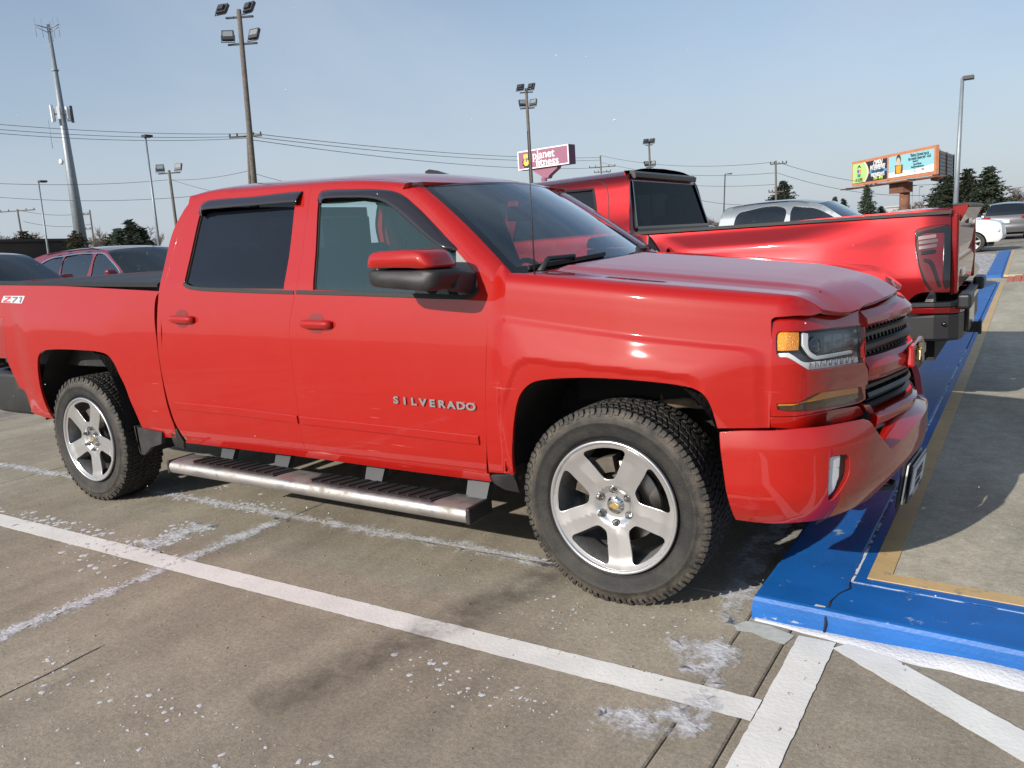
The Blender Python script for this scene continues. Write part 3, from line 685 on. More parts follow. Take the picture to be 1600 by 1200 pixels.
scatter(60, lambda: (U(-.4, .5), U(-1.25, -.85)), .004, .014)
scatter(260, lambda: (U(-5, 1), U(-2.6, -.2)), .0015, .006)
scatter(160, lambda: (U(-7.4, .4), U(-.2, 7)), .002, .012)
snow_b = len(mb.V)
for _ in range(90): x, y = U(1.0, 1.5), U(-.4, 6); crumb(x, y, U(.003, .008), KZ)
o = mb.build('snow_crumbs', mat('crumb snow', (.50,.51,.52), rough=.85), kind='stuff')
# grit
mb = MB()
for _ in range(500):
    x, y = U(-4.5, 1.5), U(-2.8, -.3); r = U(.0015, .0045)
    if x > .5 and y > -.95: continue
    mb.box((x, y, r*.5), (r*U(1, 2), r, r), Matrix.Rotation(U(0, 3), 3, 'Z'))
mb.build('grit', mat('grit', (.30,.24,.17), rough=.9, vary=(40,.5)), kind='stuff')

# rubber streak across the bays
TM = bpy.data.materials.new('rubber streak'); TM.use_nodes = True; t = TM.node_tree; b = t.nodes['Principled BSDF']; b.inputs['Base Color'].default_value = (.055,.045,.045,1); b.inputs['Roughness'].default_value = .85
uvn = N_(t, 'ShaderNodeTexCoord'); sp = N_(t, 'ShaderNodeSeparateXYZ'); t.links.new(uvn.outputs['Object'], sp.inputs[0]); ab = N_(t, 'ShaderNodeMath', operation='ABSOLUTE'); t.links.new(sp.outputs[0], ab.inputs[0])
mr = N_(t, 'ShaderNodeMapRange', in_1=.02, in_2=.16, in_3=.42, in_4=0.0); mr.interpolation_type = 'SMOOTHSTEP'; t.links.new(ab.outputs[0], mr.inputs[0])
nn = N_(t, 'ShaderNodeTexNoise', in_Scale=7.0, in_Detail=8.0, in_Roughness=.7); t.links.new(uvn.outputs['Object'], nn.inputs[0]); m2 = N_(t, 'ShaderNodeMapRange', in_1=.35, in_2=.65); t.links.new(nn.outputs[0], m2.inputs[0])
mu = N_(t, 'ShaderNodeMath', operation='MULTIPLY'); t.links.new(mr.outputs[0], mu.inputs[0]); t.links.new(m2.outputs[0], mu.inputs[1]); t.links.new(mu.outputs[0], b.inputs['Alpha'])
def streak(a, bb):
    a, bb = Vector(a), Vector(bb); d = bb-a; L_ = d.length; o = ob('tyre_mark', mesh_of('tyre_mark', [(-.17, 0, 0), (.17, 0, 0), (.17, L_, 0), (-.17, L_, 0)], [(0, 1, 2, 3)], TM, smooth=False), lot, loc=(a.x, a.y, .0055), rz=math.atan2(d.y, d.x)-math.pi/2); return o
pa_ = plane_hit((400, 1110), 2, 0); pb_ = plane_hit((905, 880), 2, 0); streak((pa_[0], pa_[1]), (pb_[0], pb_[1]))
pa_ = plane_hit((1000, 1010), 2, 0); pb_ = plane_hit((900, 930), 2, 0)
# ================================================================ VEHICLE MATERIALS
def paint(name, c, metal=.0, rough=.35, dirt=.35, flake=False):
    m = mat(name, c, rough=rough, metal=metal, coat=1.0, coat_rough=.03, spec=.12, dirt=((.33,.22,.17), 5.0, dirt, .14))
    t = m.node_tree; b = t.nodes['Principled BSDF']; g = N_(t, 'ShaderNodeNewGeometry')
    b.inputs['Coat IOR'].default_value = 1.58
    n = N_(t, 'ShaderNodeTexNoise', in_Scale=1.6, in_Detail=2.0); t.links.new(g.outputs['Position'], n.inputs[0])
    if name == 'red paint':       # fine rub marks low on the doors
        mpg = N_(t, 'ShaderNodeMapping'); mpg.inputs['Scale'].default_value = (1.6, 1.6, 38); mpg.inputs['Rotation'].default_value = (0, .10, 0); t.links.new(g.outputs['Position'], mpg.inputs[0])
        sn = N_(t, 'ShaderNodeTexNoise', in_Scale=2.2, in_Detail=4.0, in_Roughness=.6); t.links.new(mpg.outputs[0], sn.inputs[0]); s1 = N_(t, 'ShaderNodeMapRange', in_1=.655, in_2=.70); t.links.new(sn.outputs[0], s1.inputs[0])
        sz_ = N_(t, 'ShaderNodeSeparateXYZ'); t.links.new(g.outputs['Position'], sz_.inputs[0]); s2 = N_(t, 'ShaderNodeMapRange', in_1=.75, in_2=1.02, in_3=1.0, in_4=0.0); t.links.new(sz_.outputs[2], s2.inputs[0])
        s3 = N_(t, 'ShaderNodeTexNoise', in_Scale=2.7, in_Detail=3.0); t.links.new(g.outputs['Position'], s3.inputs[0]); s4 = N_(t, 'ShaderNodeMapRange', in_1=.52, in_2=.66); t.links.new(s3.outputs[0], s4.inputs[0])
        a1 = N_(t, 'ShaderNodeMath', operation='MULTIPLY'); t.links.new(s1.outputs[0], a1.inputs[0]); t.links.new(s2.outputs[0], a1.inputs[1]); a2 = N_(t, 'ShaderNodeMath', operation='MULTIPLY'); t.links.new(a1.outputs[0], a2.inputs[0]); t.links.new(s4.outputs[0], a2.inputs[1])
        a3 = N_(t, 'ShaderNodeMath', operation='MULTIPLY'); a3.inputs[1].default_value = .55; t.links.new(a2.outputs[0], a3.inputs[0])
        prev = b.inputs['Base Color'].links[0].from_socket; mz = N_(t, 'ShaderNodeMix', data_type='RGBA'); t.links.new(a3.outputs[0], mz.inputs[0]); t.links.new(prev, mz.inputs['A']); mz.inputs['B'].default_value = (.62, .30, .27, 1); t.links.new(mz.outputs['Result'], b.inputs['Base Color'])
    bp = N_(t, 'ShaderNodeBump', in_Strength=.10, in_Distance=.03); t.links.new(n.outputs[0], bp.inputs['Height']); t.links.new(bp.outputs[0], b.inputs['Coat Normal'])
    return m
RED = paint('red paint', (.335,.0042,.0012), rough=.5, dirt=.02)
BLACKP = mat('black plastic', (.018,.018,.019), rough=.5, dirt=((.12,.11,.095), 7.0, .28, .05), bump=(400, .15))
GLOSSB = mat('gloss black', (.008,.008,.009), rough=.12, coat=.5)
VISOR = mat('smoked visor', (.018,.015,.018), rough=.16, coat=.6, spec=.6)
RUBBER = mat('seal rubber', (.012,.012,.012), rough=.7)
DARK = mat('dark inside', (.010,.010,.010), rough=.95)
LINER = mat('wheel well liner', (.012,.011,.010), rough=.9, dirt=((.05,.04,.03), 5.0, .4, .1), bump=(60, .5))
CHROME = mat('chrome', (.80,.80,.82), rough=.10, metal=1.0, dirt=((.30,.28,.25), 9.0, .25, .1))
CHROMED = mat('dirty chrome', (.55,.55,.56), rough=.24, metal=1.0, dirt=((.30,.275,.245), 7.0, .95, .25))
ALLOY = mat('machined alloy', (.70,.70,.71), rough=.28, metal=.90, dirt=((.40,.38,.35), 12.0, .05, .02))
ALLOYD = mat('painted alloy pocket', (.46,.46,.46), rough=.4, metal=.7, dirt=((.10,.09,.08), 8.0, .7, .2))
STEEL = mat('brake steel', (.26,.24,.22), rough=.35, metal=1.0)
CASTIRON = mat('cast iron', (.09,.075,.06), rough=.8, vary=(20, .3))
TYRE = mat('tyre rubber', (.013,.013,.013), rough=.72, dirt=((.085,.073,.058), 9.0, .45, .10), bump=(160, .3))
t = TYRE.node_tree; b = t.nodes['Principled BSDF']; oc = N_(t, 'ShaderNodeTexCoord'); sx_ = N_(t, 'ShaderNodeMapping'); sx_.inputs['Scale'].default_value = (1, 0, 1); t.links.new(oc.outputs['Object'], sx_.inputs[0])
ln_ = N_(t, 'ShaderNodeVectorMath', operation='LENGTH'); t.links.new(sx_.outputs[0], ln_.inputs[0]); r1 = N_(t, 'ShaderNodeMapRange', in_1=.335, in_2=.372, in_3=0.0, in_4=.55); t.links.new(ln_.outputs['Value'], r1.inputs[0]); r2 = N_(t, 'ShaderNodeMapRange', in_1=.383, in_2=.396, in_3=1.0, in_4=.15); t.links.new(ln_.outputs['Value'], r2.inputs[0])
n_t = N_(t, 'ShaderNodeTexNoise', in_Scale=14.0, in_Detail=8.0, in_Roughness=.7); t.links.new(oc.outputs['Object'], n_t.inputs[0]); r3 = N_(t, 'ShaderNodeMapRange', in_1=.38, in_2=.62); t.links.new(n_t.outputs[0], r3.inputs[0])
m_a = N_(t, 'ShaderNodeMath', operation='MULTIPLY'); t.links.new(r1.outputs[0], m_a.inputs[0]); t.links.new(r2.outputs[0], m_a.inputs[1]); m_b = N_(t, 'ShaderNodeMath', operation='MULTIPLY'); t.links.new(m_a.outputs[0], m_b.inputs[0]); t.links.new(r3.outputs[0], m_b.inputs[1])
pv = b.inputs['Base Color'].links[0].from_socket; mz = N_(t, 'ShaderNodeMix', data_type='RGBA'); t.links.new(m_b.outputs[0], mz.inputs[0]); t.links.new(pv, mz.inputs['A']); mz.inputs['B'].default_value = (.15, .125, .095, 1); t.links.new(mz.outputs['Result'], b.inputs['Base Color'])
AMBER = mat('amber lens', (.95,.34,.015), rough=.12, coat=1, bump=(300, .6))
AMBERD = mat('dark amber lens', (.09,.035,.012), rough=.12, coat=1)
LENSW = mat('lamp white', (.88,.88,.88), rough=.3, coat=.3)
LAMPD = mat('lamp dark', (.085,.09,.095), rough=.3, metal=.3, coat=.3)
REDL = mat('red lens', (.30,.008,.008), rough=.12, coat=1)
CLEAR = glass_mat('clear lens', (.98,.99,.99), refl=.45)
GL_WS = glass_mat('windscreen glass', (.74,.84,.84), refl=1.7, body=(.12,.19,.21), opaque=.10)
GL_FR = glass_mat('front door glass', (.62,.76,.77), refl=1.3, body=(.07,.16,.17), opaque=.20)
GL_DK = glass_mat('privacy glass', (.07,.08,.09), refl=1.0, body=(.015,.02,.03), opaque=.25)
SEATM = mat('seat cloth', (.030,.030,.032), rough=.85, bump=(300, .3))
DASHM = mat('dash plastic', (.035,.035,.037), rough=.6)
LINING = mat('head lining', (.28,.27,.25), rough=.9)
MIRRORG = mat('mirror glass', (.8,.8,.8), rough=.02, metal=1)
SAIL = mat('sail grey', (.23,.23,.22), rough=.6)

# ================================================================ WHEEL
def tyre_mesh(R=.402, W=.262, rim=.268):
    mb = MB(); hw = W/2
    # y = -hw is the outer face
    side = [(rim-.004,-hw+.030),(rim+.006,-hw+.020),(rim+.016,-hw+.017),(rim+.019,-hw+.008),(rim+.028,-hw+.004),(rim+.050,-hw-.003),(rim+.070,-hw-.005),(rim+.073,-hw-.008),(rim+.080,-hw-.008),(rim+.083,-hw-.004),
            (rim+.098,-hw+.0),(R-.022,-hw+.006),(R-.012,-hw+.018),(R-.008,-hw+.034),(R-.007,-hw+.06),(R-.007,0)]
    prof = side+[(r, -h) for r, h in side[-2::-1]]
    mb.lathe(prof, 'y', n=96)
    # tread blocks
    NP = 96
    def blk(a0, a1, y0, y1, r0, r1, skew=0.0, sh=0.0):
        V = []
        for r in (r0, r1):
            k = .0 if r == r0 else .10
            for (a, y) in ((a0, y0), (a1, y0), (a1, y1), (a0, y1)):
                am = (a0+a1)/2; ym = (y0+y1)/2; a_ = am+(a-am)*(1-k)+skew*(y-ym)/W; y_ = ym+(y-ym)*(1-k)
                V.append((r*math.cos(a_), y_, r*math.sin(a_)))
        mb.add(V, [(0,1,2,3),(4,7,6,5),(0,4,5,1),(1,5,6,2),(2,6,7,3),(3,7,4,0)])
    da = 2*math.pi/NP
    for i in range(NP):
        a = i*da; sg = 1 if i % 2 else -1
        for s in (-1, 1):
            e = .010 if i % 2 else .0
            a_ = a+(da/2 if s > 0 else 0)
            blk(a_, a_+da*.72, s*(hw-.040), s*(hw-.004-e*.6), R-.012, R+.0005-.002, .12*s)
            # lug over the shoulder
            V = []
            for (aa, r, y) in ((a_, R-.004, hw-.006-e*.6), (a_+da*.72, R-.004, hw-.006-e*.6), (a_+da*.66, R-.024-e*.8, hw+.001), (a_+da*.10, R-.024-e*.8, hw+.001)):
                V.append((r*math.cos(aa), s*y, r*math.sin(aa)))
            for (aa, r, y) in ((a_, R-.016, hw-.016), (a_+da*.72, R-.016, hw-.016), (a_+da*.66, R-.030-e*.8, hw-.006), (a_+da*.10, R-.030-e*.8, hw-.006)):
                V.append((r*math.cos(aa), s*y, r*math.sin(aa)))
            mb.add(V, [(0,1,2,3),(0,4,5,1),(1,5,6,2),(2,6,7,3),(3,7,4,0),(4,7,6,5)])
            blk(a_+da*.1, a_+da*.80, s*(.050+.006*sg), s*(hw-.046), R-.012, R, -.28*s)
        blk(a+da*.05, a+da*.78, -.042, -.004+.006*sg, R-.012, R+.001, .35); blk(a+da*.5, a+da*1.25, .004+.006*sg, .042, R-.012, R+.001, .35)
    return mb
def wheel(parent, x, side, tyre_me, rim_me, name='wheel'):
    w = empty(name, (x, side*(.8275), .398)); w.parent = parent
    if side > 0: w.rotation_euler = (0, 0, math.pi)
    ob('tyre', tyre_me, w)
    r = ob('rim', rim_me['face'], w)
    ob('rim_barrel', rim_me['barrel'], w)
    ob('centre_cap', rim_me['cap'], w); ob('bowtie_emblem', rim_me['bow'], w)
    for k in range(6): ob('lug_nut', rim_me['nuts'][k], w)
    ob('brake_disc', rim_me['disc'], w); ob('brake_caliper', rim_me['cal'], w)
    return w
def rim_parts(phase=-83.5):
    """outer face is at -y; five broad spokes"""
    RO = .272; yF = -.118
    def face_y(r):      # outward is -y
        return yF + .018*np.clip(1-r/.26, 0, 1)**1.0 + .016*sstep(.085, .055, r) - .006*sstep(.20, .25, r)
    def ff(u, v):
        r = np.hypot(u, v); 
        a = np.degrees(np.arctan2(v, u)); k = (a-phase+36) % 72-36
        crown = -.004*np.clip(1-np.abs(k)/20, 0, 1)*sstep(.07, .12, r)
        return np.stack([u, face_y(r)+crown, v], 1)
    S = Surf(ff, 1)
    n0 = S.n([(.15, 0)])[0]
    if n0[1] > 0: S.sgn = -1
    circ = [(.2555*math.cos(a), .2555*math.sin(a)) for a in np.linspace(0, 2*math.pi, 48, endpoint=False)]
    holes = []; pockets = []
    for s in range(5):
        c = math.radians(phase+36+72*s)
        def P(r, off):      # off: metres sideways from the window's mid line
            return (r*math.cos(c)-off*math.sin(c), r*math.sin(c)+off*math.cos(c))
        def win(grow=0.0):
            ro = .243+grow; ri = .109-grow; wo = .093+grow; wi = .029+grow
            arc = [P(ro*math.cos(t), ro*math.sin(t)) for t in np.linspace(-wo/ro*.94, wo/ro*.94, 7)]
            L2 = lambda t: (ri+.012+(ro-.030-ri-.012)*t, wi+.002+(wo-.002-wi-.002)*t)
            sd = [P(a_, b_) for a_, b_ in (L2(0), L2(.33), L2(.66), L2(1))]; ss = [P(a_, -b_) for a_, b_ in (L2(0), L2(.33), L2(.66), L2(1))]
            return [P(ri, -wi*.6), P(ri, wi*.6)]+sd+[q for q in arc[::-1]]+ss[::-1]
        holes.append(win()); pockets.append(win)
    V, F, Nn = panel_data(S, circ, holes, grid=.012, step=.008, gap=0, depth=.006, rim=.0025)
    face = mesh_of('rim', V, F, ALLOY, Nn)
    # window walls sloping inwards + outer lip
    mb = MB()
    for w in pockets:
        o = resample(w(0.0), .010); i = resample(w(-.012), .010); n = min(len(o), len(i)); o = resample(w(0.0), .010); 
        i = offset_poly(o, .015); n = len(o); i2 = i
        A = S.p(o)+[0, .005, 0]; B = S.p(i)+[0, .028, 0]; C = S.p(i2); C[:, 1] = -.02
        V = [tuple(p) for p in A]+[tuple(p) for p in B]+[tuple(p) for p in C]
        mb.add(V, [(k, (k+1) % n, n+(k+1) % n, n+k) for k in range(n)]+[(n+k, n+(k+1) % n, 2*n+(k+1) % n, 2*n+k) for k in range(n)], True)
    mb.lathe([(.2555, yF-.004), (.259, yF-.013), (.262, yF-.0155), (.268, yF-.0165), (.2715, yF-.014), (.2725, yF-.006), (.270, yF+.004)], 'y', n=96)
    lip = mb.mesh('rim', ALLOY)
    # join face and lip: two meshes -> one
    f2 = MB(); 
    fv = [tuple(v.co) for v in lip.vertices]; b = len(V_all := list(map(tuple, [v.co for v in face.vertices])))
    faces = [tuple(p.vertices) for p in face.polygons]+[tuple(b+i for i in p.vertices) for p in lip.polygons]
    NN = np.zeros((b, 3)); cn = np.empty(len(face.loops)*3); face.corner_normals.foreach_get('vector', cn); lv = np.empty(len(face.loops), dtype=np.int32); face.loops.foreach_get('vertex_index', lv); NN[lv] = cn.reshape(-1, 3)
    ln = np.array([tuple(v.normal) for v in lip.vertices])
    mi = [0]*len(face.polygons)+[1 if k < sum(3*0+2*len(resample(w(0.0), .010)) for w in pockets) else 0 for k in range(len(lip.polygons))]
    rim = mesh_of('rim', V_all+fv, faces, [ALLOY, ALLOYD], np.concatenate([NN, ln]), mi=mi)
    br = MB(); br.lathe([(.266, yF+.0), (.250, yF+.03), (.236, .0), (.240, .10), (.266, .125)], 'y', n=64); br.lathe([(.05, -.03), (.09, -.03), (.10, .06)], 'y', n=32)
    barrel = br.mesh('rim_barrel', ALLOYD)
    # hub: cap ring and bolts
    yc = float(face_y(np.array([.03]))[0])
    cp = MB(); cp.lathe([(.0005, yc-.013), (.026, yc-.0125), (.030, yc-.010), (.0315, yc-.004), (.036, yc-.003), (.038, yc+.002)], 'y', n=40); cap = cp.mesh('centre_cap', mat('cap silver', (.55,.56,.58), rough=.15, metal=1, coat=.5))
    bw = MB(); w_, h_ = .021, .0062
    poly = [(-w_,-h_*.95),(-w_*.38,-h_*.95),(-w_*.38,-h_*1.75),(w_*.42,-h_*1.75),(w_*.42,-h_*.95),(w_*.86,-h_*.95),(w_,h_*.95),(w_*.38,h_*.95),(w_*.38,h_*1.75),(-w_*.42,h_*1.75),(-w_*.42,h_*.95),(-w_*.86,h_*.95)]
    bw.prism(poly, lambda u, v, w: (u, yc-.0155+w, v), .004); bow = bw.mesh('bowtie_emblem', mat('emblem gold', (.62,.42,.12), rough=.25, metal=.6, coat=.6))
    nuts = []
    for k in range(6):
        a = math.radians(30+60*k+phase+83.5+3); cx, cz = .0695*math.cos(a), .0695*math.sin(a); yb = float(face_y(np.array([.0695]))[0]); m_ = MB()
        m_.lathe([(.0175, yb-.001), (.0165, yb-.004), (.0125, yb-.0045), (.0118, yb-.010)], 'y', (cx, 0, cz), n=20)
        m_.lathe([(.0108, yb-.003), (.0105, yb-.018), (.008, yb-.0235), (.0002, yb-.0245)], 'y', (cx, 0, cz), n=6, smooth=False); nuts.append(m_.mesh('lug_nut', STEEL if False else mat('lug steel', (.30,.29,.28), rough=.28, metal=1)))
    d = MB(); d.lathe([(.085, -.030), (.165, -.030), (.167, -.027), (.167, -.006), (.085, -.004)], 'y', n=56); d.lathe([(.0002, -.062), (.082, -.062), (.085, -.05), (.085, -.02)], 'y', n=40); disc = d.mesh('brake_disc', STEEL)
    cal = MB(); 
    for a in range(100, 165, 8):
        t = math.radians(a); cal.box((.160*math.cos(t), -.028, .160*math.sin(t)), (.062, .075, .034), Matrix.Rotation(-t, 3, 'Y'))
    cal = cal.mesh('brake_caliper', CASTIRON)
    return dict(face=rim, barrel=barrel, cap=cap, bow=bow, nuts=nuts, disc=disc, cal=cal)

# ================================================================ RED CREW CAB PICKUP
truck = empty('pickup_truck', (0, 0, 0), label='bright red crew cab pickup with chrome step bar parked in the foreground', category='pickup truck')
TY = tyre_mesh().mesh('tyre', TYRE); RP = rim_parts()
WB = 3.645
for x in (0, -WB):
    for s in (-1, 1): wheel(truck, x, s, TY, RP)

# ---- side panels, outlines as (x, profile) found from the photograph's sight lines
def S_(pts, g): return BODY.hits(pts, g)
SPL = [(487,291,1),(478,347.5),(466,428),(462,451),(457,477),(452,512),(454,548),(461,607),(468,660),(477,703,1)]     # seam between the doors
rear_door = S_([(253,520),(253,545),(258,580),(267,622),(279,660),(292,683,1)], (-2.69,.7)) + S_(SPL[::-1], (-1.7,.15)) + S_([(400,298.5),(335,306.5),(318,310.5),(306,318),(296,333),(278.5,368.5),(262,428),(254,462),(251.5,497)], (-1.9,1.43))
rwin = S_([(287,444,1),(312,335),(316,326),(326,317),(345,313.5),(462,302.5,1),(460,325),(451.5,400),(443,452,1),(300,449.5)], (-2.5,.95))
front_door = S_(SPL, (-1.65,1.43)) + S_([(620,722),(750,738),(761,740,1),(760,690),(758.5,613),(760,548),(764,480),(768,450),(766,437),(758,424.5),(730,399),(695,359),(660,322),(636,300),(611,288.5),(590,285),(540,287)], (-1.2,.13))
fwin = S_([(489,453,1),(493,390),(497,318),(502,298.5,1),(545,295.5),(590,295.5),(618,300),(642.5,316),(677.5,353),(712.5,391),(730,411),(742,428),(745.5,444),(741,457),(728,463,1)], (-1.5,1.0))
SEAM_F = [(768,441,1)]
rd_r, rd_l = panel('rear_door', BODY, rear_door, RED, truck, holes=[rwin])
fd_r, fd_l = panel('front_door', BODY, front_door, RED, truck, holes=[fwin])
# window panes
def pane(name, surf, outline, m, parent_r, parent_l, inset=-.014, grid=.05):
    V, F, Nn = panel_data(surf, outline, (), grid=grid, gap=-.006, depth=0, lift=inset); me = mesh_of(name, V, F, m, Nn)
    return ob(name, me, parent_r), ob(name, mirror_mesh(me), parent_l)
pane('window_pane', BODY, rwin, GL_DK, rd_r, rd_l); pane('window_pane', BODY, fwin, GL_FR, fd_r, fd_l)
# rubber round each window (inner face of the frame)
def ring_strip(name, surf, outline, m, parent_r, parent_l, w=.012, lift=-.010):
    P = [tuple(q) for q in resample(outline, .03)]; P.append(P[0]); o = strip(name, surf, P, w, m, parent_r, lift=lift, th=.008, step=.03); ob(name, mirror_mesh(o.data), parent_l)
ring_strip('window_seal', BODY, rwin, RUBBER, rd_r, rd_l); ring_strip('window_seal', BODY, fwin, RUBBER, fd_r, fd_l)
# belt moulding
def bstrip(name, px, g, w, m, pr, plft, **kw):
    o = strip(name, BODY, S_(px, g), w, m, pr, **kw); ob(name, mirror_mesh(o.data), plft); return o
bstrip('belt_moulding', [(287,443,1),(296,449),(320,452),(380,454.5),(459,457,1)], (-2.5,.9), .019, RUBBER, rd_r, rd_l, lift=.003)
bstrip('belt_moulding', [(463,456.5,1),(600,460.5),(700,464),(730,463.5),(740,460),(747,450,1)], (-1.6,.9), .019, RUBBER, fd_r, fd_l, lift=.003)
bstrip('side_moulding', [(275,633.5,1),(370,643),(466,655.5,1)], (-2.6,.35), .040, RED, rd_r, rd_l, lift=.008, th=.012)
bstrip('side_moulding', [(470,656,1),(610,671.5),(749,687.5,1)], (-1.6,.33), .040, RED, fd_r, fd_l, lift=.008, th=.012)
# smoked visors above the windows
def visor(outer, inner, g, pr, plft, bulge=.030):
    A = np.array([q[:2] for q in S_(outer, g)]); B = np.array([q[:2] for q in S_(inner, g)])
    A = resample([tuple(p) for p in A], .02, close=False); B = resample([tuple(p) for p in B], .02, close=False); n = 40
    def ev(P): t = np.linspace(0, len(P)-1, n); return np.stack([np.interp(t, range(len(P)), P[:, k]) for k in (0, 1)], 1)
    A, B = ev(A), ev(B); rows = []
    for t, l in ((0, .001), (.04, .006), (.35, .018), (.75, .027), (1.0, .030), (1.0, .027), (.7, .023), (.3, .012)):
        uv = A+(B-A)*t; k = np.clip(np.minimum(np.arange(n), n-1-np.arange(n))/2.0, 0, 1)[:, None]
        rows.append(BODY.p(uv)+BODY.n(uv)*(l*(.15+.85*k)))
    V = np.stack(rows, 1); m = V.shape[1]; F = [(i*m+j, i*m+(j+1) % m, (i+1)*m+(j+1) % m, (i+1)*m+j) for i in range(n-1) for j in range(m)]
    F += [tuple(range(m)), tuple(range((n-1)*m, n*m))[::-1]]
    me = mesh_of('window_visor', V.reshape(-1, 3), F, VISOR, smooth=False); me.polygons.foreach_set('use_smooth', np.array([j in (1, 2, 3) for i in range(n-1) for j in range(m)]+[False]*2)); ob('window_visor', me, pr); ob('window_visor', mirror_mesh(me), plft)
visor([(310,332),(312,325),(318,317),(330,312.5),(390,307.5),(468,302)], [(316,339),(319,334),(325,331),(340,329.5),(390,325.5),(463,321.5)], (-2.5,1.3), rd_r, rd_l)
visor([(497,318),(499,303),(503,298),(545,295.5),(592,295.5),(620,300),(643,315),(670,341),(695,368),(714,391)], [(503,318),(506,315.5),(512,314),(545,312.5),(585,313.5),(606,320),(624,332),(652,357),(678,379),(700,394)], (-1.55,1.3), fd_r, fd_l)
# handles
def handle(px_c, w_px, g, pr, plft):
    c = np.array(BODY.hit(px_c, g)); S0 = BODY
    for pp, mir in ((pr, 0), (plft, 1)):
        # cup: flat patch, the hollow's shade put into its darker red
        cu = [(c[0]-.062, c[1]+.0), (c[0]-.045, c[1]+.040), (c[0]+.02, c[1]+.043), (c[0]+.045, c[1]+.0), (c[0]+.02, c[1]-.040), (c[0]-.045, c[1]-.036)]
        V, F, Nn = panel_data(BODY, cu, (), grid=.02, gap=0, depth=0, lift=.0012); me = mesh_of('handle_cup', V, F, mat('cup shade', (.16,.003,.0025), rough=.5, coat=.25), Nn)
        ob('handle_cup', mirror_mesh(me) if mir else me, pp)
        mb = MB(); L_ = .098; pts = []
        prof = [(-.019, .006), (-.023, .018), (-.015, .034), (.004, .038), (.017, .031), (.021, .016), (.015, .006)]
        V = []; nn = 15
        for i in range(nn):
            t = -1+2*i/(nn-1); s = 1-.30*abs(t)**6; lift0 = .016*(1-abs(t)**5)
            uvc = c+[t*L_, 0]; P0 = BODY.p([uvc])[0]; N0 = BODY.n([uvc])[0]
            for (dz, l) in prof: V.append((P0[0]+N0[0]*l*s, P0[1]+N0[1]*(l*s-.004+lift0*.3), P0[2]+dz*s))
        m = len(prof); F = [(i*m+j, i*m+(j+1) % m, (i+1)*m+(j+1) % m, (i+1)*m+j) for i in range(nn-1) for j in range(m)]+[tuple(range(m))[::-1], tuple(range((nn-1)*m, nn*m))]
        mb.add(V, F, True); me = mb.mesh('door_handle', RED); ob('door_handle', mirror_mesh(me) if mir else me, pp)
handle((286,498.5), 40, (-2.5,.76), rd_r, rd_l); handle((496,506), 60, (-1.5,.73), fd_r, fd_l)
kh = np.array(BODY.hit((466,506), (-1.6,.73)))

# cab shell: rear pillar, roof and front pillars around the doors
vtop = [q[1] for q in rear_door]
cab_outer = S_([(293,684,1),(280,668),(271,648),(262,620),(255,580),(250,545),(248,500),(250,470),(256,452),(264,412),(275,366),(288,330),(300,312)], (-2.65,.15))
roof_side = [(q[0], q[1]) for q in S_([(306,318),(318,310.5),(335,306.5),(400,298.5),(487,291),(540,287),(590,285),(611,288.5),(636,300)], (-2.4,1.42))]
# C pillar strip (between the door's rear edge and the cab's rear corner)
cp = S_([(292,683,1),(279,660),(267,622),(258,580),(253,545),(251.5,497),(254,462),(262,428),(278.5,368.5),(296,333),(306,318,1)], (-2.64,.15))
back = [(q[0]-.035-.03*min(1,max(0,(q[1]-.85)/.4)), q[1]) for q in cp]
panel('cab_corner', BODY, [(*q[:2], 1) if i in (0, len(cp)-1) else q[:2] for i, q in enumerate(cp)]+[(*b, 1) if i in (0, len(cp)-1) else b for i, b in list(enumerate(back))[::-1]], RED, truck, gap=.001)
# roof: one mesh across both sides
def roof_panel():
    edge = [(q[0], q[1]) for q in S_([(306,318),(318,310.5),(335,306.5),(400,298.5),(487,291),(540,287),(590,285),(611,288.5),(628,296)], (-2.4,1.42))]
    front = [(-1.075, float(np.interp(-.60, -PB[15:19, 0], PV[15:19]))), (-1.018, PV[18]), (-.9625, PV[19]), (-.945, PV[20])]
    rear = [(-2.70, PV[20]), (-2.70, PV[19]), (-2.68, PV[18]), (-2.635, PV[17]), (-2.60, PV[16])]
    pts = [(*rear[0], 1)]+rear[1:]+[(edge[0][0]-.063, edge[0][1]+.0, 1)]+[(*edge[0], 1)]+edge[1:]+[(*front[0], 1)]+front[1:-1]+[(*front[-1], 1)]
    V, F, Nn = panel_data(BODY, pts, (), grid=.04, gap=0, depth=.02)
    me = mesh_of('roof', V, F, RED, Nn); m2 = mirror_mesh(me)
    # weld into one
    b = len(V); V2 = V*[1, -1, 1]; N2 = Nn*[1, -1, 1]; F2 = [tuple(b+i for i in f)[::-1] for f in F]
    me = mesh_of('roof', np.concatenate([V, V2]), F+F2, RED, np.concatenate([Nn, N2])); return ob('roof', me, truck)
roof = roof_panel()
# ditch line along the roof
strip('roof_ditch', BODY, [(-2.45, PV[16]), (-1.9, PV[16]+.01), (-1.3, PV[16]+.008), (-1.03, PV[15]+.03)], .008, RUBBER, roof, lift=.0008, th=.004)
ob('roof_ditch', mirror_mesh(truck.children[-1].data if False else roof.children[0].data), roof)
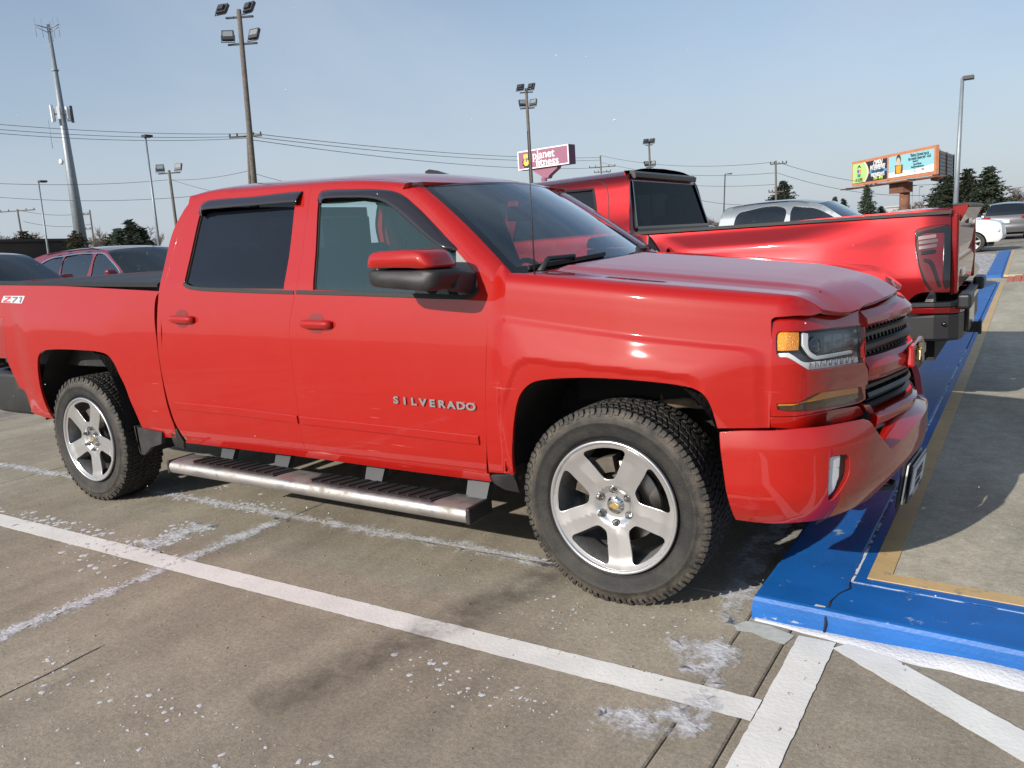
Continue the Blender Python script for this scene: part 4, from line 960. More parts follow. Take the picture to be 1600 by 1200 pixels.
# A pillar: between door top line and windscreen edge
ap_o = S_([(628,296,1),(640,303),(660,322),(695,359),(730,399),(758,424.5),(766,437),(768,441,1)], (-1.08,1.4))
ws_edge = [(666,293),(685,312),(716,343),(747.5,374),(779,406),(808,437.5)]
def apillar():
    n = 24; A = resample([q[:2] for q in ap_o], .03, close=False); t = np.linspace(0, len(A)-1, n); A = np.stack([np.interp(t, range(len(A)), A[:, k]) for k in (0, 1)], 1)
    A3 = BODY.p(A); NA = BODY.n(A); B3 = WS.p([(-1.0, 1-v) for v in np.linspace(0.0, 1.0, n)]); NB = WS.n([(-.98, 1-v) for v in np.linspace(0, 1, n)])
    if NB[0][0] < 0: NB = -NB
    rows = []; nr = []
    for s in np.linspace(0, 1, 7):
        P = A3*(1-s)+B3*s; Nn = NA*(1-s)+NB*s; Nn = Nn/np.linalg.norm(Nn, axis=1)[:, None]; P = P+Nn*.022*math.sin(math.pi*s)*np.linspace(.7, 1, n)[:, None]; rows.append(P); nr.append(Nn)
    rows.insert(0, A3-NA*.02); nr.insert(0, NA)
    V = np.stack(rows, 1); m = V.shape[1]; F = [(i*m+j, i*m+j+1, (i+1)*m+j+1, (i+1)*m+j) for i in range(n-1) for j in range(m-1)]
    V = V.reshape(-1, 3); Nn = np.stack(nr, 1).reshape(-1, 3); f = F[5]
    if np.cross(V[f[1]]-V[f[0]], V[f[2]]-V[f[0]]) @ Nn[f[0]] < 0: F = [q[::-1] for q in F]
    me = mesh_of('front_pillar', V, F, RED, Nn); ob('front_pillar', me, truck); ob('front_pillar', mirror_mesh(me), truck)
apillar()
# windscreen with black border
wsV = []
sheetws = sheet('windshield', WS, -1, 1, 0, 1, 30, 14, GL_WS, truck)
if sheetws.data.vertices[200].normal.x < 0: pass
FR = mat('frit black', (.006,.006,.006), rough=.15, coat=.6)
def ws_band(u0, u1, v0, v1, nu, nv):
    U_, V_ = np.meshgrid(np.linspace(u0, u1, nu+1), np.linspace(v0, v1, nv+1), indexing='ij'); uv = np.stack([U_.ravel(), V_.ravel()], 1); X = WS.p(uv); NN = WS.n(uv); NN *= np.sign(NN[:, 0:1]+1e-9); X = X+NN*.0015
    return X, [(i*(nv+1)+j, (i+1)*(nv+1)+j, (i+1)*(nv+1)+j+1, i*(nv+1)+j+1) for i in range(nu) for j in range(nv)]
mb = MB()
for a in ((-1, 1, 0, .09, 30, 2), (-1, 1, .975, 1, 30, 1), (-1, -.955, .09, .975, 2, 10), (.955, 1, .09, .975, 2, 10)):
    X, F = ws_band(*a); mb.add(X, F, True)
mb.build('windshield_border', FR, sheetws)
# interior mirror
mb = MB(); p = WS.p([(0, .78)])[0]; mb.tube([p-[.02, 0, .01], p-[.09, 0, .055]], .012); mb.box(p-np.array([.11, 0, .075]), (.035, .25, .075)); bevelled(mb.build('rear_view_mirror', DASHM, truck), .012, 3)

# fenders
FEN_TOP = [(768,441,1),(840,441),(891,434.5),(1000,443),(1100,452),(1200,461),(1243,464.5),(1268,474),(1287,489.5,1)]
def yplane_v(px, y):       # fender crest: meet the plane |y| = y and turn it into (x, v)
    q = plane_hit(px, 1, -y); return q
fen_top = []
for (px, yy) in (((768,441),.946),((800,441),.93),((840,440.5),.905),((870,437),.90),((1000,443),.885),((1100,452),.88),((1200,461),.875),((1243,464.5),.872)):
    q = plane_hit(px, 1, -yy); fen_top.append((q[0], q[2]))
# the fender's own top edge follows the hood seam; parameter found by x and y
def v_at(x, y):
    vs_ = np.linspace(PV[8], PV[12], 80); P = BODY.p(np.stack([np.full(80, x), vs_], 1)); return float(np.interp(-y, -(-P[:, 1])[::1] if False else P[:, 1], vs_)) if P[0, 1] < P[-1, 1] else float(vs_[np.argmin(abs(P[:, 1]+y))])
f1 = S_([(766,447,1),(760,548),(758.5,613),(760,690),(764,738,1)], (-.49,.94))
arch = S_([(803,742,1),(800,700),(804,650),(812,618),(828,600),(850,593.5),(900,590.5),(960,592),(1020,597),(1060,602),(1085,608),(1100,618),(1110,634),(1117,655),(1121,669.5,1)], (-.43,.2))
f2 = S_([(1203,669,1),(1206,610),(1206,560),(1205,505),(1206,499),(1212,495.5,1)], (.62,.45))
SEAMY = lambda x: float(np.interp(x, [-.47,-.38,-.30,-.17,.05,.25,.45,.60,.68], [.905,.902,.895,.885,.875,.868,.860,.847,.838]))
tongue = S_([(1243,464.5),(1258,468.5),(1272,476),(1286,488.5)], (.68,1.0)); print('tongue', tongue)
xt = [.655,.60,.45,.25,.05,-.17,-.30,-.40,-.468]
topv = []
for x in xt:
    topv.append((x, v_at(x, SEAMY(x)+.002)))
fender = f1+arch+f2+[(q[0], q[1]) for q in S_([(1242,493.2),(1268,492.6)], (.66,PV[9]))]+[(*tongue[3][:2], 1), tongue[2][:2], tongue[1][:2]]+topv[:1]+topv[1:-1]+[(*topv[-1], 1)]
fr_, fl_ = panel('front_fender', BODY, fender, RED, truck, grid=.0085, step=.010)
# rocker
rk = S_([(292,683.5,1),(380,692),(477,703.5),(620,722.5),(764,740.5,1),(768,753,1),(620,734),(480,715),(290,692,1)], (-2.63,.15))
panel('rocker_panel', BODY, rk, RED, truck)
# black piece at the foot of the fender and of the bed
def patchp(name, px, g, m, parent=truck, **kw): return panel(name, BODY, S_(px, g), m, parent, **kw)
patchp('splash_guard', [(766,744,1),(800,742,1),(806,752),(812,770,1),(790,766,1),(772,756,1)], (-.5,.12), BLACKP)
# bed side
bed = S_([(250,455,1),(243,466),(241,497),(245,537),(252,587),(259,625),(266,650),(273,669),(275,684,1),(262,684),(243,681.5,1)], (-2.68,.88))
barch = S_([(224,672,1),(214,650),(203,625),(195,603),(186,585),(178,568),(168,555),(152,549.5),(130,547.5),(100,546),(78,546.5),(66,549),(60,556),(58.5,570),(60,590),(65,615),(74,640),(84,655,1)], (-3.15,.25))
brear = S_([(68,652,1),(45,640),(32,610),(12,566,1)], (-4.1,.25))
tlx = [S_([(11,560,1),(8,530),(3,497,1)], (-4.33,.6))]
tl = tlx[0]
rear_edge = [(-4.845, tl[-1][1]+.02, 1), (-4.84, v_of_z(1.285), 1)]
bedpts = bed+barch+brear+[(tl[0][0], tl[0][1]-.01, 1), (-4.83, tl[0][1]-.015, 1), (-4.835, tl[0][1]-.0, 1)]+[(tl[0][0]-.02, tl[0][1]+.0, 1), tl[0][:2]+(1,), tl[1][:2], tl[2][:2]+(1,), (-4.84, tl[2][1]+.015, 1), (-4.835, v_of_z(1.262), 1), (-4.0, v_of_z(1.262)), (-3.2, v_of_z(1.262))]
bedpts = bed+barch+brear+[tl[0][:2]+(1,), tl[1][:2], tl[2][:2]+(1,), (-4.84, tl[2][1]+.012, 1), (-4.835, v_of_z(1.262)+.0, 1), (-3.8, v_of_z(1.262))]
bs_r, bs_l = panel('bed_side', BODY, bedpts, RED, truck, grid=.022)
# dark sheets added between cab and bed so the gap reads as shade
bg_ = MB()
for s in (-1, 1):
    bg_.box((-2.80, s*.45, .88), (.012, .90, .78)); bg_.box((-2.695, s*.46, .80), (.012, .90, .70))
bg_.build('gap_shade_panel', DARK, truck)
patchp('cab_mount', [(266,676,1),(275,670,1),(287,690,1),(288,702,1),(274,698,1)], (-2.7,.14), BLACKP)
# taillight (wraps round the corner)
tlo = [tl[0][:2]+(1,), tl[1][:2], tl[2][:2]+(1,), (-4.835, tl[2][1]+.010, 1), (-4.83, tl[0][1]-.012, 1)]
panel('taillight', BODY, tlo, REDL, truck, gap=.003)
# bed rail caps
def railcap():
    prof = [(.0, .004), (.002, .018), (-.012, .028), (-.055, .030), (-.075, .026), (-.078, -.03)]
    xs_ = np.linspace(-4.83, -2.72, 30); P = BODY.p([(x, v_of_z(1.262)) for x in xs_]); V = []
    for k, p in enumerate(P):
        for (dy, dz) in prof: V.append((p[0], p[1]-dy, p[2]+dz-.006))
    m = len(prof); F = [(i*m+j, i*m+j+1, (i+1)*m+j+1, (i+1)*m+j)[::-1] for i in range(len(P)-1) for j in range(m-1)]+[tuple(range(m)), tuple(range((len(P)-1)*m, len(P)*m))[::-1]]
    me = mesh_of('bed_rail_cap', V, F, BLACKP, smooth=False); o = ob('bed_rail_cap', me, truck); ob('bed_rail_cap', mirror_mesh(me), truck)
railcap()
# bed floor, inner walls, tailgate, rear bumper
mb = MB(); 
for s in (-1, 1): mb.box((-3.77, s*.80, 1.10), (2.08, .03, .50))
mb.box((-3.77, 0, .86), (2.1, 1.62, .03)); mb.box((-2.745, 0, 1.08), (.03, 1.75, .50)); mb.build('bed_liner', BLACKP, truck)
mb = MB(); mb.box((-4.83, 0, 1.13), (.05, 1.52, .56)); tg = bevelled(mb.build('tailgate', RED, truck), .012, 3)
mb = MB(); mb.box((-4.86, 0, 1.24), (.02, .24, .07)); mb.build('tailgate_handle', BLACKP, tg)
# rear bumper: wrapping ends
RB = plan_surf([(.965,-4.18),(.968,-4.35),(.962,-4.6),(.93,-4.80),(.80,-4.92),(.5,-4.96),(0,-4.97)], lambda z, y: 0*z)
def rb():
    xs_ = [(-4.17,.955),(-4.30,.968),(-4.5,.970),(-4.7,.962),(-4.84,.93),(-4.92,.82),(-4.95,.5),(-4.955,0)]
    full = xs_+[(x, -y) for x, y in xs_[-2::-1]]; prof = [(0, .775), (.0, .79), (-.015, .80), (-.09, .80), (-.09, .56), (-.03, .52), (-.008, .55), (.004, .66)]
    V = []; n = len(full)
    for k, (x, y) in enumerate(full):
        a = full[max(k-1, 0)]; b = full[min(k+1, n-1)]; tx, ty = b[0]-a[0], b[1]-a[1]; l = math.hypot(tx, ty); nx, ny = ty/l*-1, tx/l; nx, ny = -nx, -ny
        if nx*(x+4.3)+ny*y < 0: nx, ny = -nx, -ny
        sc = .3 if k in (0, n-1) else 1
        for (o, z) in prof: V.append((x+nx*o, y+ny*o, .67+(z-.67)*(.72 if k in (0, n-1) else 1)))
    m = len(prof); F = [(i*m+j, i*m+(j+1) % m, (i+1)*m+(j+1) % m, (i+1)*m+j) for i in range(n-1) for j in range(m)]+[tuple(range(m)), tuple(range((n-1)*m, n*m))[::-1]]
    o = ob('rear_bumper', mesh_of('rear_bumper', V, F, BLACKP), truck); return o
rb()
# ---- hood
def hood_outline():
    e = []
    for x in (-.36,-.30,-.17,.05,.25,.45,.60,.68): e.append((x, -SEAMY(x)+.002))
    nose = [(.704,-.822),(.729,-.799),(.755,-.776,1),(.815,-.62),(.836,-.525,1),(.842,-.462,1),(.868,-.30),(.885,-.12),(.888,0,1)]
    rear = [(-.245,0,1),(-.262,-.3),(-.30,-.50),(-.345,-.68),(-.372,-.80,1),(-.385,-.88,1)]
    return nose, e, rear
nose, side_e, rear_e = hood_outline()
half = [(-.245, 0, 1)]+rear_e[1:]+side_e[1:]+nose
full = half[1:-1]; fullp = half[1:-1]+[half[-1][:2]]+[(q[0], -q[1])+tuple(q[2:]) for q in full[::-1]]+[(-.245, 0)]
V, F, Nn = panel_data(HOOD, fullp, (), grid=.028, gap=.002, depth=.02)
hood = ob('hood', mesh_of('hood', V, F, RED, Nn), truck)
# cowl, wipers
mb = MB()
cw = [(-.50, -.86, 1.262), (-.44, -.60, 1.262), (-.34, -.3, 1.262), (-.27, 0, 1.262), (-.34, .3, 1.262), (-.44, .6, 1.262), (-.50, .86, 1.262)]
cb2 = [(-.33, -.88, 1.285), (-.30, -.60, 1.288), (-.24, -.3, 1.290), (-.20, 0, 1.292), (-.24, .3, 1.290), (-.30, .6, 1.288), (-.33, .88, 1.285)]
mb.add(cw+cb2, [(i, i+1, 8+i, 7+i) for i in range(6)]); mb.build('cowl_panel', BLACKP, truck)
def wiper(u0, u1, v1):
    mb = MB(); P = [WS.p([(u0+(u1-u0)*t, .06+(v1-.06)*t)])[0] for t in np.linspace(0, 1, 9)]; Nw = WS.n([(u0, .1)])[0]; Nw = Nw*np.sign(Nw[0])
    for a, b in zip(P[:-1], P[1:]): mb.bar(tuple(a+Nw*.012), tuple(b+Nw*.012), .012, .018)
    mb.tube([tuple(P[0]+[.05, .0, -.03]+Nw*.02), tuple((P[0]+P[3])/2+Nw*.045), tuple(P[4]+Nw*.035), tuple(P[4]+Nw*.015)], [.016, .012, .010, .008]); return mb.build('wiper', BLACKP, truck)
wiper(-.90, -.25, .10); wiper(-.02, .72, .11)
# aerial
mb = MB(); a0 = plane_hit((836,441), 1, -.86); a1 = plane_hit((824,205), 1, -.80); mb.tube([a0, (a0+a1)/2, a1], [.0032, .0024, .0016], n=6); mb.tube([a0-[0,0,.01], a0+[0,0,.03]], [.009, .006], n=10); mb.build('aerial', BLACKP, truck)
# roof fin
mb = MB(); fx = -1.42
fin = [(-.11,0),(.10,0),(.07,.018),(-.02,.05),(-.075,.062),(-.10,.055)]
for s in (1,):
    mb.add([(fx+u, -.016*(1 if w == 0 else -1)*(1-v/.09), 1.815+v) for w in (0, 1) for u, v in fin], [(0,1,2,3,4,5)[::-1], (6,7,8,9,10,11)]+[(i, (i+1) % 6, 6+(i+1) % 6, 6+i) for i in range(6)])
mb.build('roof_fin', GLOSSB, roof)

# ---- front fascia round the lamps
U0 = .0
hd_px = [(1205,651,1),(1205,600),(1205,560),(1205,512),(1208,500),(1216,496.5,1),(1242,494),(1286,491.5),(1316,487.3),(1343,483.5,1),(1350,495),(1352,508,1),(1350.5,543,1),(1352.5,568.7),(1356.5,579),(1355.7,600.6,1),(1352.5,603),(1352.5,624,1),(1342,630),(1290,642.5)]
hl_px = [(1213.3,522),(1217.6,517.3,1),(1256.9,516.7),(1288.7,513.5),(1349.3,507.5,1),(1350.8,566.6,1),(1310,573),(1265.4,579.4,1),(1259,575,1),(1233.5,560.2,1),(1216.5,558,1),(1213.3,551.7)]
tl_px = [(1213.3,631,1),(1248.4,629.3,1),(1267.5,618.7),(1288.7,612.3),(1345.5,604.5,1),(1350.5,623,1),(1339.7,629.3),(1288.7,640),(1225,643),(1214.5,640,1)]
H_ = lambda px, g: HEAD.hits(px, g)
hd = H_(hd_px, (.27,.78)); hl = H_(hl_px, (.28,1.07)); tn = H_(tl_px, (.28,.83))
fa_r, fa_l = panel('front_fascia', HEAD, hd, RED, truck, holes=[hl, tn], grid=.02)
def mir_ob(name, me, m=truck): return ob(name, me, m), ob(name, mirror_mesh(me), m)
# headlamp: housing recessed, parts inside, clear lens
def sub(name, surf, px, g, m, prn, lift, hits=True, depth=.01, grid=.03):
    pts = surf.hits(px, g) if hits else px
    V, F, Nn = panel_data(surf, pts, (), grid=grid, gap=0, depth=depth, lift=lift); me = mesh_of(name, V, F, m, Nn); a = ob(name, me, prn[0]); b = ob(name, mirror_mesh(me), prn[1]); return a, b
hlo = sub('headlight', HEAD, hl, None, LAMPD, (truck, truck), -.030, hits=False, depth=.02)
sub('amber_reflector', HEAD, [(1216,519,1),(1250,518.5,1),(1249,546,1),(1216,547,1)], (.28,1.07), AMBER, hlo, -.008)
mb_px = [(1258,519,1),(1266,520,1),(1267,545),(1281,557,1),(1336,548,1),(1336,551,1),(1280,561,1),(1272,556),(1258,538,1)]
sub('light_guide', HEAD, mb_px, (.5,1.05), LENSW, hlo, -.010)
sub('running_light', HEAD, [(1214.5,553,1),(1234,552,1),(1243,557),(1260,567),(1284,566),(1345,558.5,1),(1346,566,1),(1310,572),(1266,578,1),(1259,573),(1234,558.5),(1216,557,1)], (.28,1.0), mat('led white', (.90,.90,.90), rough=.3, coat=.3), hlo, -.012)
for k in range(9):
    x = 1268+k*8.6; y = 571-k*1.2
    sub('led_divider', HEAD, [(x,y-4,1),(x+1.4,y-4,1),(x+.2,y+5,1),(x-1.2,y+5,1)], (.6,.96), mat('led grey', (.30,.31,.32), rough=.3), hlo, -.007, depth=.004)
# projector
def lens_ball(px, g, r, prn, name='projector_lens'):
    c = HEAD.p([HEAD.hit(px, g)])[0]; n = HEAD.n([HEAD.hit(px, g)])[0]; n /= np.linalg.norm(n); mb = MB(); prof = [(r*1.25, -.004), (r*1.25, .006), (r*1.05, .008), (r, .002), (r*.8, .010), (r*.5, .016), (.0003, .019)]
    mb.lathe(prof, 'z', n=28); q = Vector((n[0], n[1], .0)).to_track_quat('Z', 'Y').to_matrix(); mb.V = [tuple(q @ Vector(v)+Vector(c-n*.035)) for v in mb.V]
    me = mb.mesh(name, mat('projector glass', (.05,.055,.065), rough=.05, metal=.6, coat=1)); ob(name, me, prn[0]); ob(name, mirror_mesh(me), prn[1])
lens_ball((1284,540), (.5,1.02), .030, hlo)
for (a, b) in ((1300, 1311), (1313, 1328), (1330, 1347)): sub('reflector_bowl', HEAD, [(a,519.5,1),(b,517.5,1),(b,548-(b-1300)*.1,1),(a,550,1)], (.6,1.03), mat('lamp bowl', (.22,.23,.235), rough=.25, metal=.6), hlo, -.03)
sub('lens', HEAD, hl, None, CLEAR, hlo, -.001, hits=False, depth=0)
tno = sub('turn_signal', HEAD, tn, None, AMBERD, (truck, truck), -.012, hits=False, depth=.02)
sub('amber_reflector', HEAD, [(1288,614,1),(1344,606,1),(1345,614,1),(1300,622),(1262,629),(1240,634,1),(1216,634.5,1),(1216,632.5,1),(1250,631)], (.5,.85), AMBER, tno, -.008, depth=.004)
sub('lens', HEAD, tn, None, CLEAR, tno, -.001, hits=False, depth=0)
# valance under the fascia
va = H_([(1204,652.5,1),(1290,643.5),(1343,634.5,1),(1351,647,1),(1314,663),(1266,669.5),(1204,668,1)], (.27,.77))
panel('valance', HEAD, va, RED, truck)

# ---- grille: everything as strips along the front, mirrored about y = 0
UC = HEAD.L/2; UE = HEAD.u_of_y(-.475)
def sweep(name, surf, u0, u1, prof, m, parent, n=40, taper=None, closed=True, smooth=False):
    """prof: (z, out) loop; swept from u0 to u1"""
    us = np.linspace(u0, u1, n+1); V = []
    for k, u in enumerate(us):
        s = taper(k/n) if taper else 0
        for (z, o) in prof:
            p = surf.p([(u, z)])[0]; nn = surf.n([(u, z)])[0]; nn[2] = 0; nn /= np.linalg.norm(nn); V.append(p+nn*(o+s))
    m_ = len(prof); F = [(i*m_+j, (i+1)*m_+j, (i+1)*m_+(j+1) % m_, i*m_+(j+1) % m_) for i in range(n) for j in range(m_ if closed else m_-1)]
    F += [tuple(range(m_)), tuple(range(n*m_, (n+1)*m_))[::-1]]
    V = np.array(V); f = F[n//2*m_]; 
    cc = V[n//2*m_:(n//2+1)*m_].mean(0); w = np.cross(V[f[1]]-V[f[0]], V[f[2]]-V[f[0]]) @ ((V[f[0]]+V[f[3]])/2-cc)
    if w < 0: F = [q[::-1] for q in F]
    return ob(name, mesh_of(name, V, F, m, smooth=smooth), parent)
grille = empty('grille'); grille.parent = truck
# dark box behind
mb = MB(); mb.box((.74, 0, .93), (.06, 1.15, .40)); mb.build('grille_back', DARK, grille)
GB = mat('grille black', (.010,.010,.011), rough=.42)
us_ = (UE-.005, HEAD.L-UE+.005)
# upper surround (red, faceted)
sweep('upper_bar', HEAD, us_[0]+.008, us_[1]-.008, [(1.045,-.02),(1.050,.004),(1.060,.014),(1.080,.018),(1.108,.004),(1.130,-.028),(1.142,-.062),(1.10,-.07)], RED, grille)
sweep('centre_bar', HEAD, us_[0]+.008, us_[1]-.008, [(.850,-.03),(.842,.006),(.862,.020),(.895,.024),(.915,.012),(.932,-.006),(.928,-.03)], RED, grille, taper=lambda t: -.022*abs(2*t-1)**7)
for z in (1.020,): sweep('grille_slat', HEAD, us_[0], us_[1], [(z-.008,-.045),(z-.010,-.016),(z+.004,-.012),(z+.012,-.02),(z+.012,-.045)], GB, grille)
sweep('grille_slat', HEAD, us_[0], us_[1], [(.955,-.05),(.950,-.020),(.966,-.008),(.982,-.006),(.990,-.02),(.985,-.05)], GB, grille)
sweep('grille_slat', HEAD, us_[0], us_[1], [(.928,-.05),(.926,-.03),(.936,-.026),(.942,-.05)], GB, grille)
sweep('grille_slat', HEAD, us_[0], us_[1], [(.820,-.05),(.812,-.012),(.828,-.006),(.838,-.02),(.838,-.05)], GB, grille)
sweep('grille_slat', HEAD, us_[0]+.03, us_[1]-.03, [(.775,-.05),(.762,-.010),(.780,.002),(.795,-.008),(.795,-.05)], GB, grille)
sweep('grille_slat', HEAD, us_[0]+.05, us_[1]-.05, [(.735,-.05),(.725,.000),(.742,.008),(.752,-.01),(.752,-.05)], GB, grille)
for k in range(26):
    u = us_[0]+(us_[1]-us_[0])*(k+.5)/26
    for (z0, z1) in ((.94, 1.045), (.745, .845)):
        P0 = HEAD.p([(u, z0)])[0]; P1 = HEAD.p([(u, z1)])[0]; nn = HEAD.n([(u, (z0+z1)/2)])[0]
        if k % 2 == 0 or z0 > .9:
            mb = MB(); mb.bar(tuple(P0-nn*.04), tuple(P1-nn*.04), .012, .02, up=tuple(nn)); mb.build('grille_rib', GB, grille)
mb = MB(); mb.box((.80, 0, .60), (.10, .90, .28)); mb.build('bumper_core', DARK, truck)
# raised centre boss and bowtie
mb = MB(); c0 = HEAD.p([(UC, .89)])[0]
mb.box((c0[0]+.012, 0, .893), (.036, .36, .085), taper=(.8, .9)); bevelled(mb.build('emblem_boss', RED, grille), .012, 2)
def bowtie(name, c, w, h, m1, m2, parent):
    poly = [(-w,-h*.42),(-w*.36,-h*.42),(-w*.36,-h),(w*.40,-h),(w*.40,-h*.42),(w*.88,-h*.42),(w,h*.42),(w*.36,h*.42),(w*.36,h),(-w*.40,h),(-w*.40,h*.42),(-w*.88,h*.42)]
    mb = MB(); mb.prism([(u, v) for u, v in poly], lambda u, v, w_: (c[0]+w_, c[1]+u, c[2]+v), .010); o = mb.build(name, m2, parent); bevelled(o, .004, 1)
    mb = MB(); mb.prism([(u*.90, v*.84) for u, v in poly], lambda u, v, w_: (c[0]+w_, c[1]+u, c[2]+v), .012); mb.build('emblem_face', m1, o); return o
bowtie('bowtie_emblem', (c0[0]+.030, 0, .893), .118, .044, mat('emblem dark gold', (.36,.27,.13), rough=.3, metal=.4, coat=.6), mat('emblem edge', (.22,.17,.09), rough=.35, metal=1), grille)
# end blades beside the grille: red brackets
for s in (-1, 1):
    mb = MB(); u = UE+.01 if s < 0 else HEAD.L-UE-.01
# lower sweeping red surround (two ledges)
sweep('lower_surround', HEAD, us_[0]+.055, us_[1]-.055, [(.715,-.04),(.712,.030),(.700,.052),(.668,.060),(.640,.052),(.640,-.04)], RED, grille, smooth=False)
def leg_(s):
    mb = MB(); 
    P = [(1345,632),(1354,632),(1360,640),(1384,688),(1388,697),(1378,699),(1366,690)]
    pts = HEAD.hits(P, (.8,.76)); V, F, Nn = panel_data(HEAD, [(*p[:2], 1) for p in pts], (), grid=.03, gap=0, depth=.04, lift=.012); me = mesh_of('surround_leg', V, F, RED, Nn); ob('surround_leg', me, grille); ob('surround_leg', mirror_mesh(me), grille)
leg_(1)
# ---- bumper
bp_px = [(1125,676,1),(1160,674),(1205,674),(1260,670),(1320,662),(1350,656,1),(1360,660),(1374,680),(1392,702,1)]
bt = BUMP.hits(bp_px, (.1,.73)); bb = BUMP.hits([(1150,812,1),(1200,817.5),(1260,815),(1330,795),(1360,776),(1385,752)], (.13,.40))
ed = BUMP.hits([(1133,740)], (.11,.56))
UB = BUMP.L/2
halfb = [bt[0]]+bt[1:]
ztop = .612
top_half = [(*q[:2],)+tuple(q[2:]) for q in bt[:-1]]+[(UB-.53, .600, 1), (UB-.40, .612), (UB-.2, .628), (UB, .634)]
bot_half = [(bb[0][0]-.0, bb[0][1], 1)]+[q[:2] for q in bb[1:4]]+[(UB-.62, .430), (UB-.48, .475), (UB-.30, .500), (UB, .505)]
outline = top_half+[(2*UB-q[0], q[1])+tuple(q[2:]) for q in top_half[-2::-1]]+[(2*UB-q[0], q[1])+tuple(q[2:]) for q in bot_half]+[q for q in bot_half[-2::-1]]
fog_px = [(1296,716,1),(1303,711),(1323,709,1),(1329,714,1),(1328.5,738),(1321,756),(1302,781.5),(1293,784,1),(1293.5,760)]
fog = BUMP.hits(fog_px, (.55,.6)); fog_l = [(2*UB-q[0], q[1])+tuple(q[2:]) for q in fog[::-1]]
V, F, Nn = panel_data(BUMP, outline, [fog, fog_l], grid=.022, gap=0, depth=.03, rim=.004)
bumper = ob('front_bumper', mesh_of('front_bumper', V, F, RED, Nn), truck)
fo = sub('fog_lamp', BUMP, fog, None, mat('fog bezel', (.03,.03,.032), rough=.3, coat=.4), (bumper, bumper), -.022, hits=False, depth=.01)
for q in ([(1300,716,1),(1316,713.5,1),(1315,730,1),(1300,733,1)], [(1299,735,1),(1314.5,732,1),(1312,751),(1299,755,1)], [(1298,757,1),(1311,753,1),(1305,769),(1297,777,1)]):
    sub('fog_reflector', BUMP, q, (.55,.6), LENSW, fo, -.010, depth=.008)
sub('lens', BUMP, fog, None, CLEAR, fo, -.003, hits=False, depth=0)
# bumper step: the ledge that slopes back from the bumper's top edge
def ledge():
    us2 = np.linspace(UB-.53, UB+.53, 50); V = []; prof = [(0, .0), (-.006, .006), (-.05, .030), (-.085, .045), (-.09, .012)]
    for u in us2:
        t = abs(u-UB)/.53; zt = .634-.034*t**1.5; p = BUMP.p([(u, zt)])[0]; nn = BUMP.n([(u, zt)])[0]; nn[2] = 0; nn /= np.linalg.norm(nn); k = 1-.45*t**4
        for (o, dz) in prof: V.append(p+nn*o*k+np.array([0, 0, dz*k+.001]))
    m_ = len(prof); F = [(i*m_+j, (i+1)*m_+j, (i+1)*m_+j+1, i*m_+j+1) for i in range(49) for j in range(m_-1)]
    V = np.array(V); 
    if np.cross(V[F[1][1]]-V[F[1][0]], V[F[1][2]]-V[F[1][0]])[2] < 0: F = [f[::-1] for f in F]
    ob('bumper_step', mesh_of('bumper_step', V, F, RED), bumper)
ledge()
# under the bumper: valance, tow hooks, plate
mb = MB()
for k in range(12):
    y0 = -.62+k*.1033; 
air = [( .84,-.70),( .90,-.5),( .945,-.25),( .955,0),( .945,.25),( .90,.5),( .84,.70)]
V = [(x-.06, y, .50) for x, y in air]+[(x-.13, y, .34) for x, y in air]; mb.add(V, [(i, i+1, 8+i, 7+i) for i in range(6)]); mb.build('air_dam', BLACKP, truck)
mb = MB(); mb.tube([(.76,-.42,.43),(.90,-.42,.42),(.93,-.40,.42),(.93,-.34,.42),(.90,-.32,.42),(.76,-.32,.43)], .012); mb.build('tow_hook', mat('tow hook black', (.02,.02,.02), rough=.5), truck)
mb = MB(); mb.tube([(.76,.42,.43),(.90,.42,.42),(.93,.40,.42),(.93,.34,.42),(.90,.32,.42),(.76,.32,.43)], .012); mb.build('tow_hook', MATS['tow hook black'], truck)
pl = empty('license_plate'); pl.parent = truck
PC = Vector((.975, -.015, .362)); tiltm = Matrix.Rotation(math.radians(-3), 3, 'Z') @ Matrix.Rotation(math.radians(8), 3, 'Y')
def pbox(name, c, d, m, bev=0):
    mb = MB(); mb.box((0, 0, 0), d); mb.V = [tuple(tiltm @ (Vector(v)+Vector(c))+PC) for v in mb.V]; o = mb.build(name, m, pl)
    if bev: bevelled(o, bev, 2)
    return o
pbox('plate_bracket', (-.035, 0, -.01), (.014, .33, .20), BLACKP, .006); pbox('plate_backing', (-.020, 0, -.004), (.006, .31, .17), mat('plate sheet', (.62,.64,.64), rough=.45, metal=.3))
pbox('plate_frame', (-.004, 0, 0), (.010, .315, .165), GLOSSB, .005); pbox('plate_face', (.002, 0, .010), (.004, .285, .112), mat('plate white', (.62,.65,.68), rough=.4))
fx_ = lambda y, z, o=.0056: tuple(tiltm @ Vector((o, y, z))+PC)
PT = mat('plate ink', (.03,.04,.07), rough=.5)
YR = tuple(tiltm @ Vector((0, 1, 0)))
text_on('plate_lettering', '301K5', .058, fx_(0, .022), YR, tuple(tiltm @ Vector((0, 0, 1))), PT, pl, depth=.0008, bold=.002, sx=.95)
text_on('plate_lettering', 'H 8 6 4', .036, fx_(0, -.024), YR, tuple(tiltm @ Vector((0, 0, 1))), PT, pl, depth=.0008, bold=.001)
text_on('plate_lettering', 'KARL AUTO', .022, fx_(0, -.062, .0030), YR, tuple(tiltm @ Vector((0, 0, 1))), mat('frame lettering', (.6,.6,.6), rough=.5), pl, depth=.0008, bold=.001, spacing=1.1)

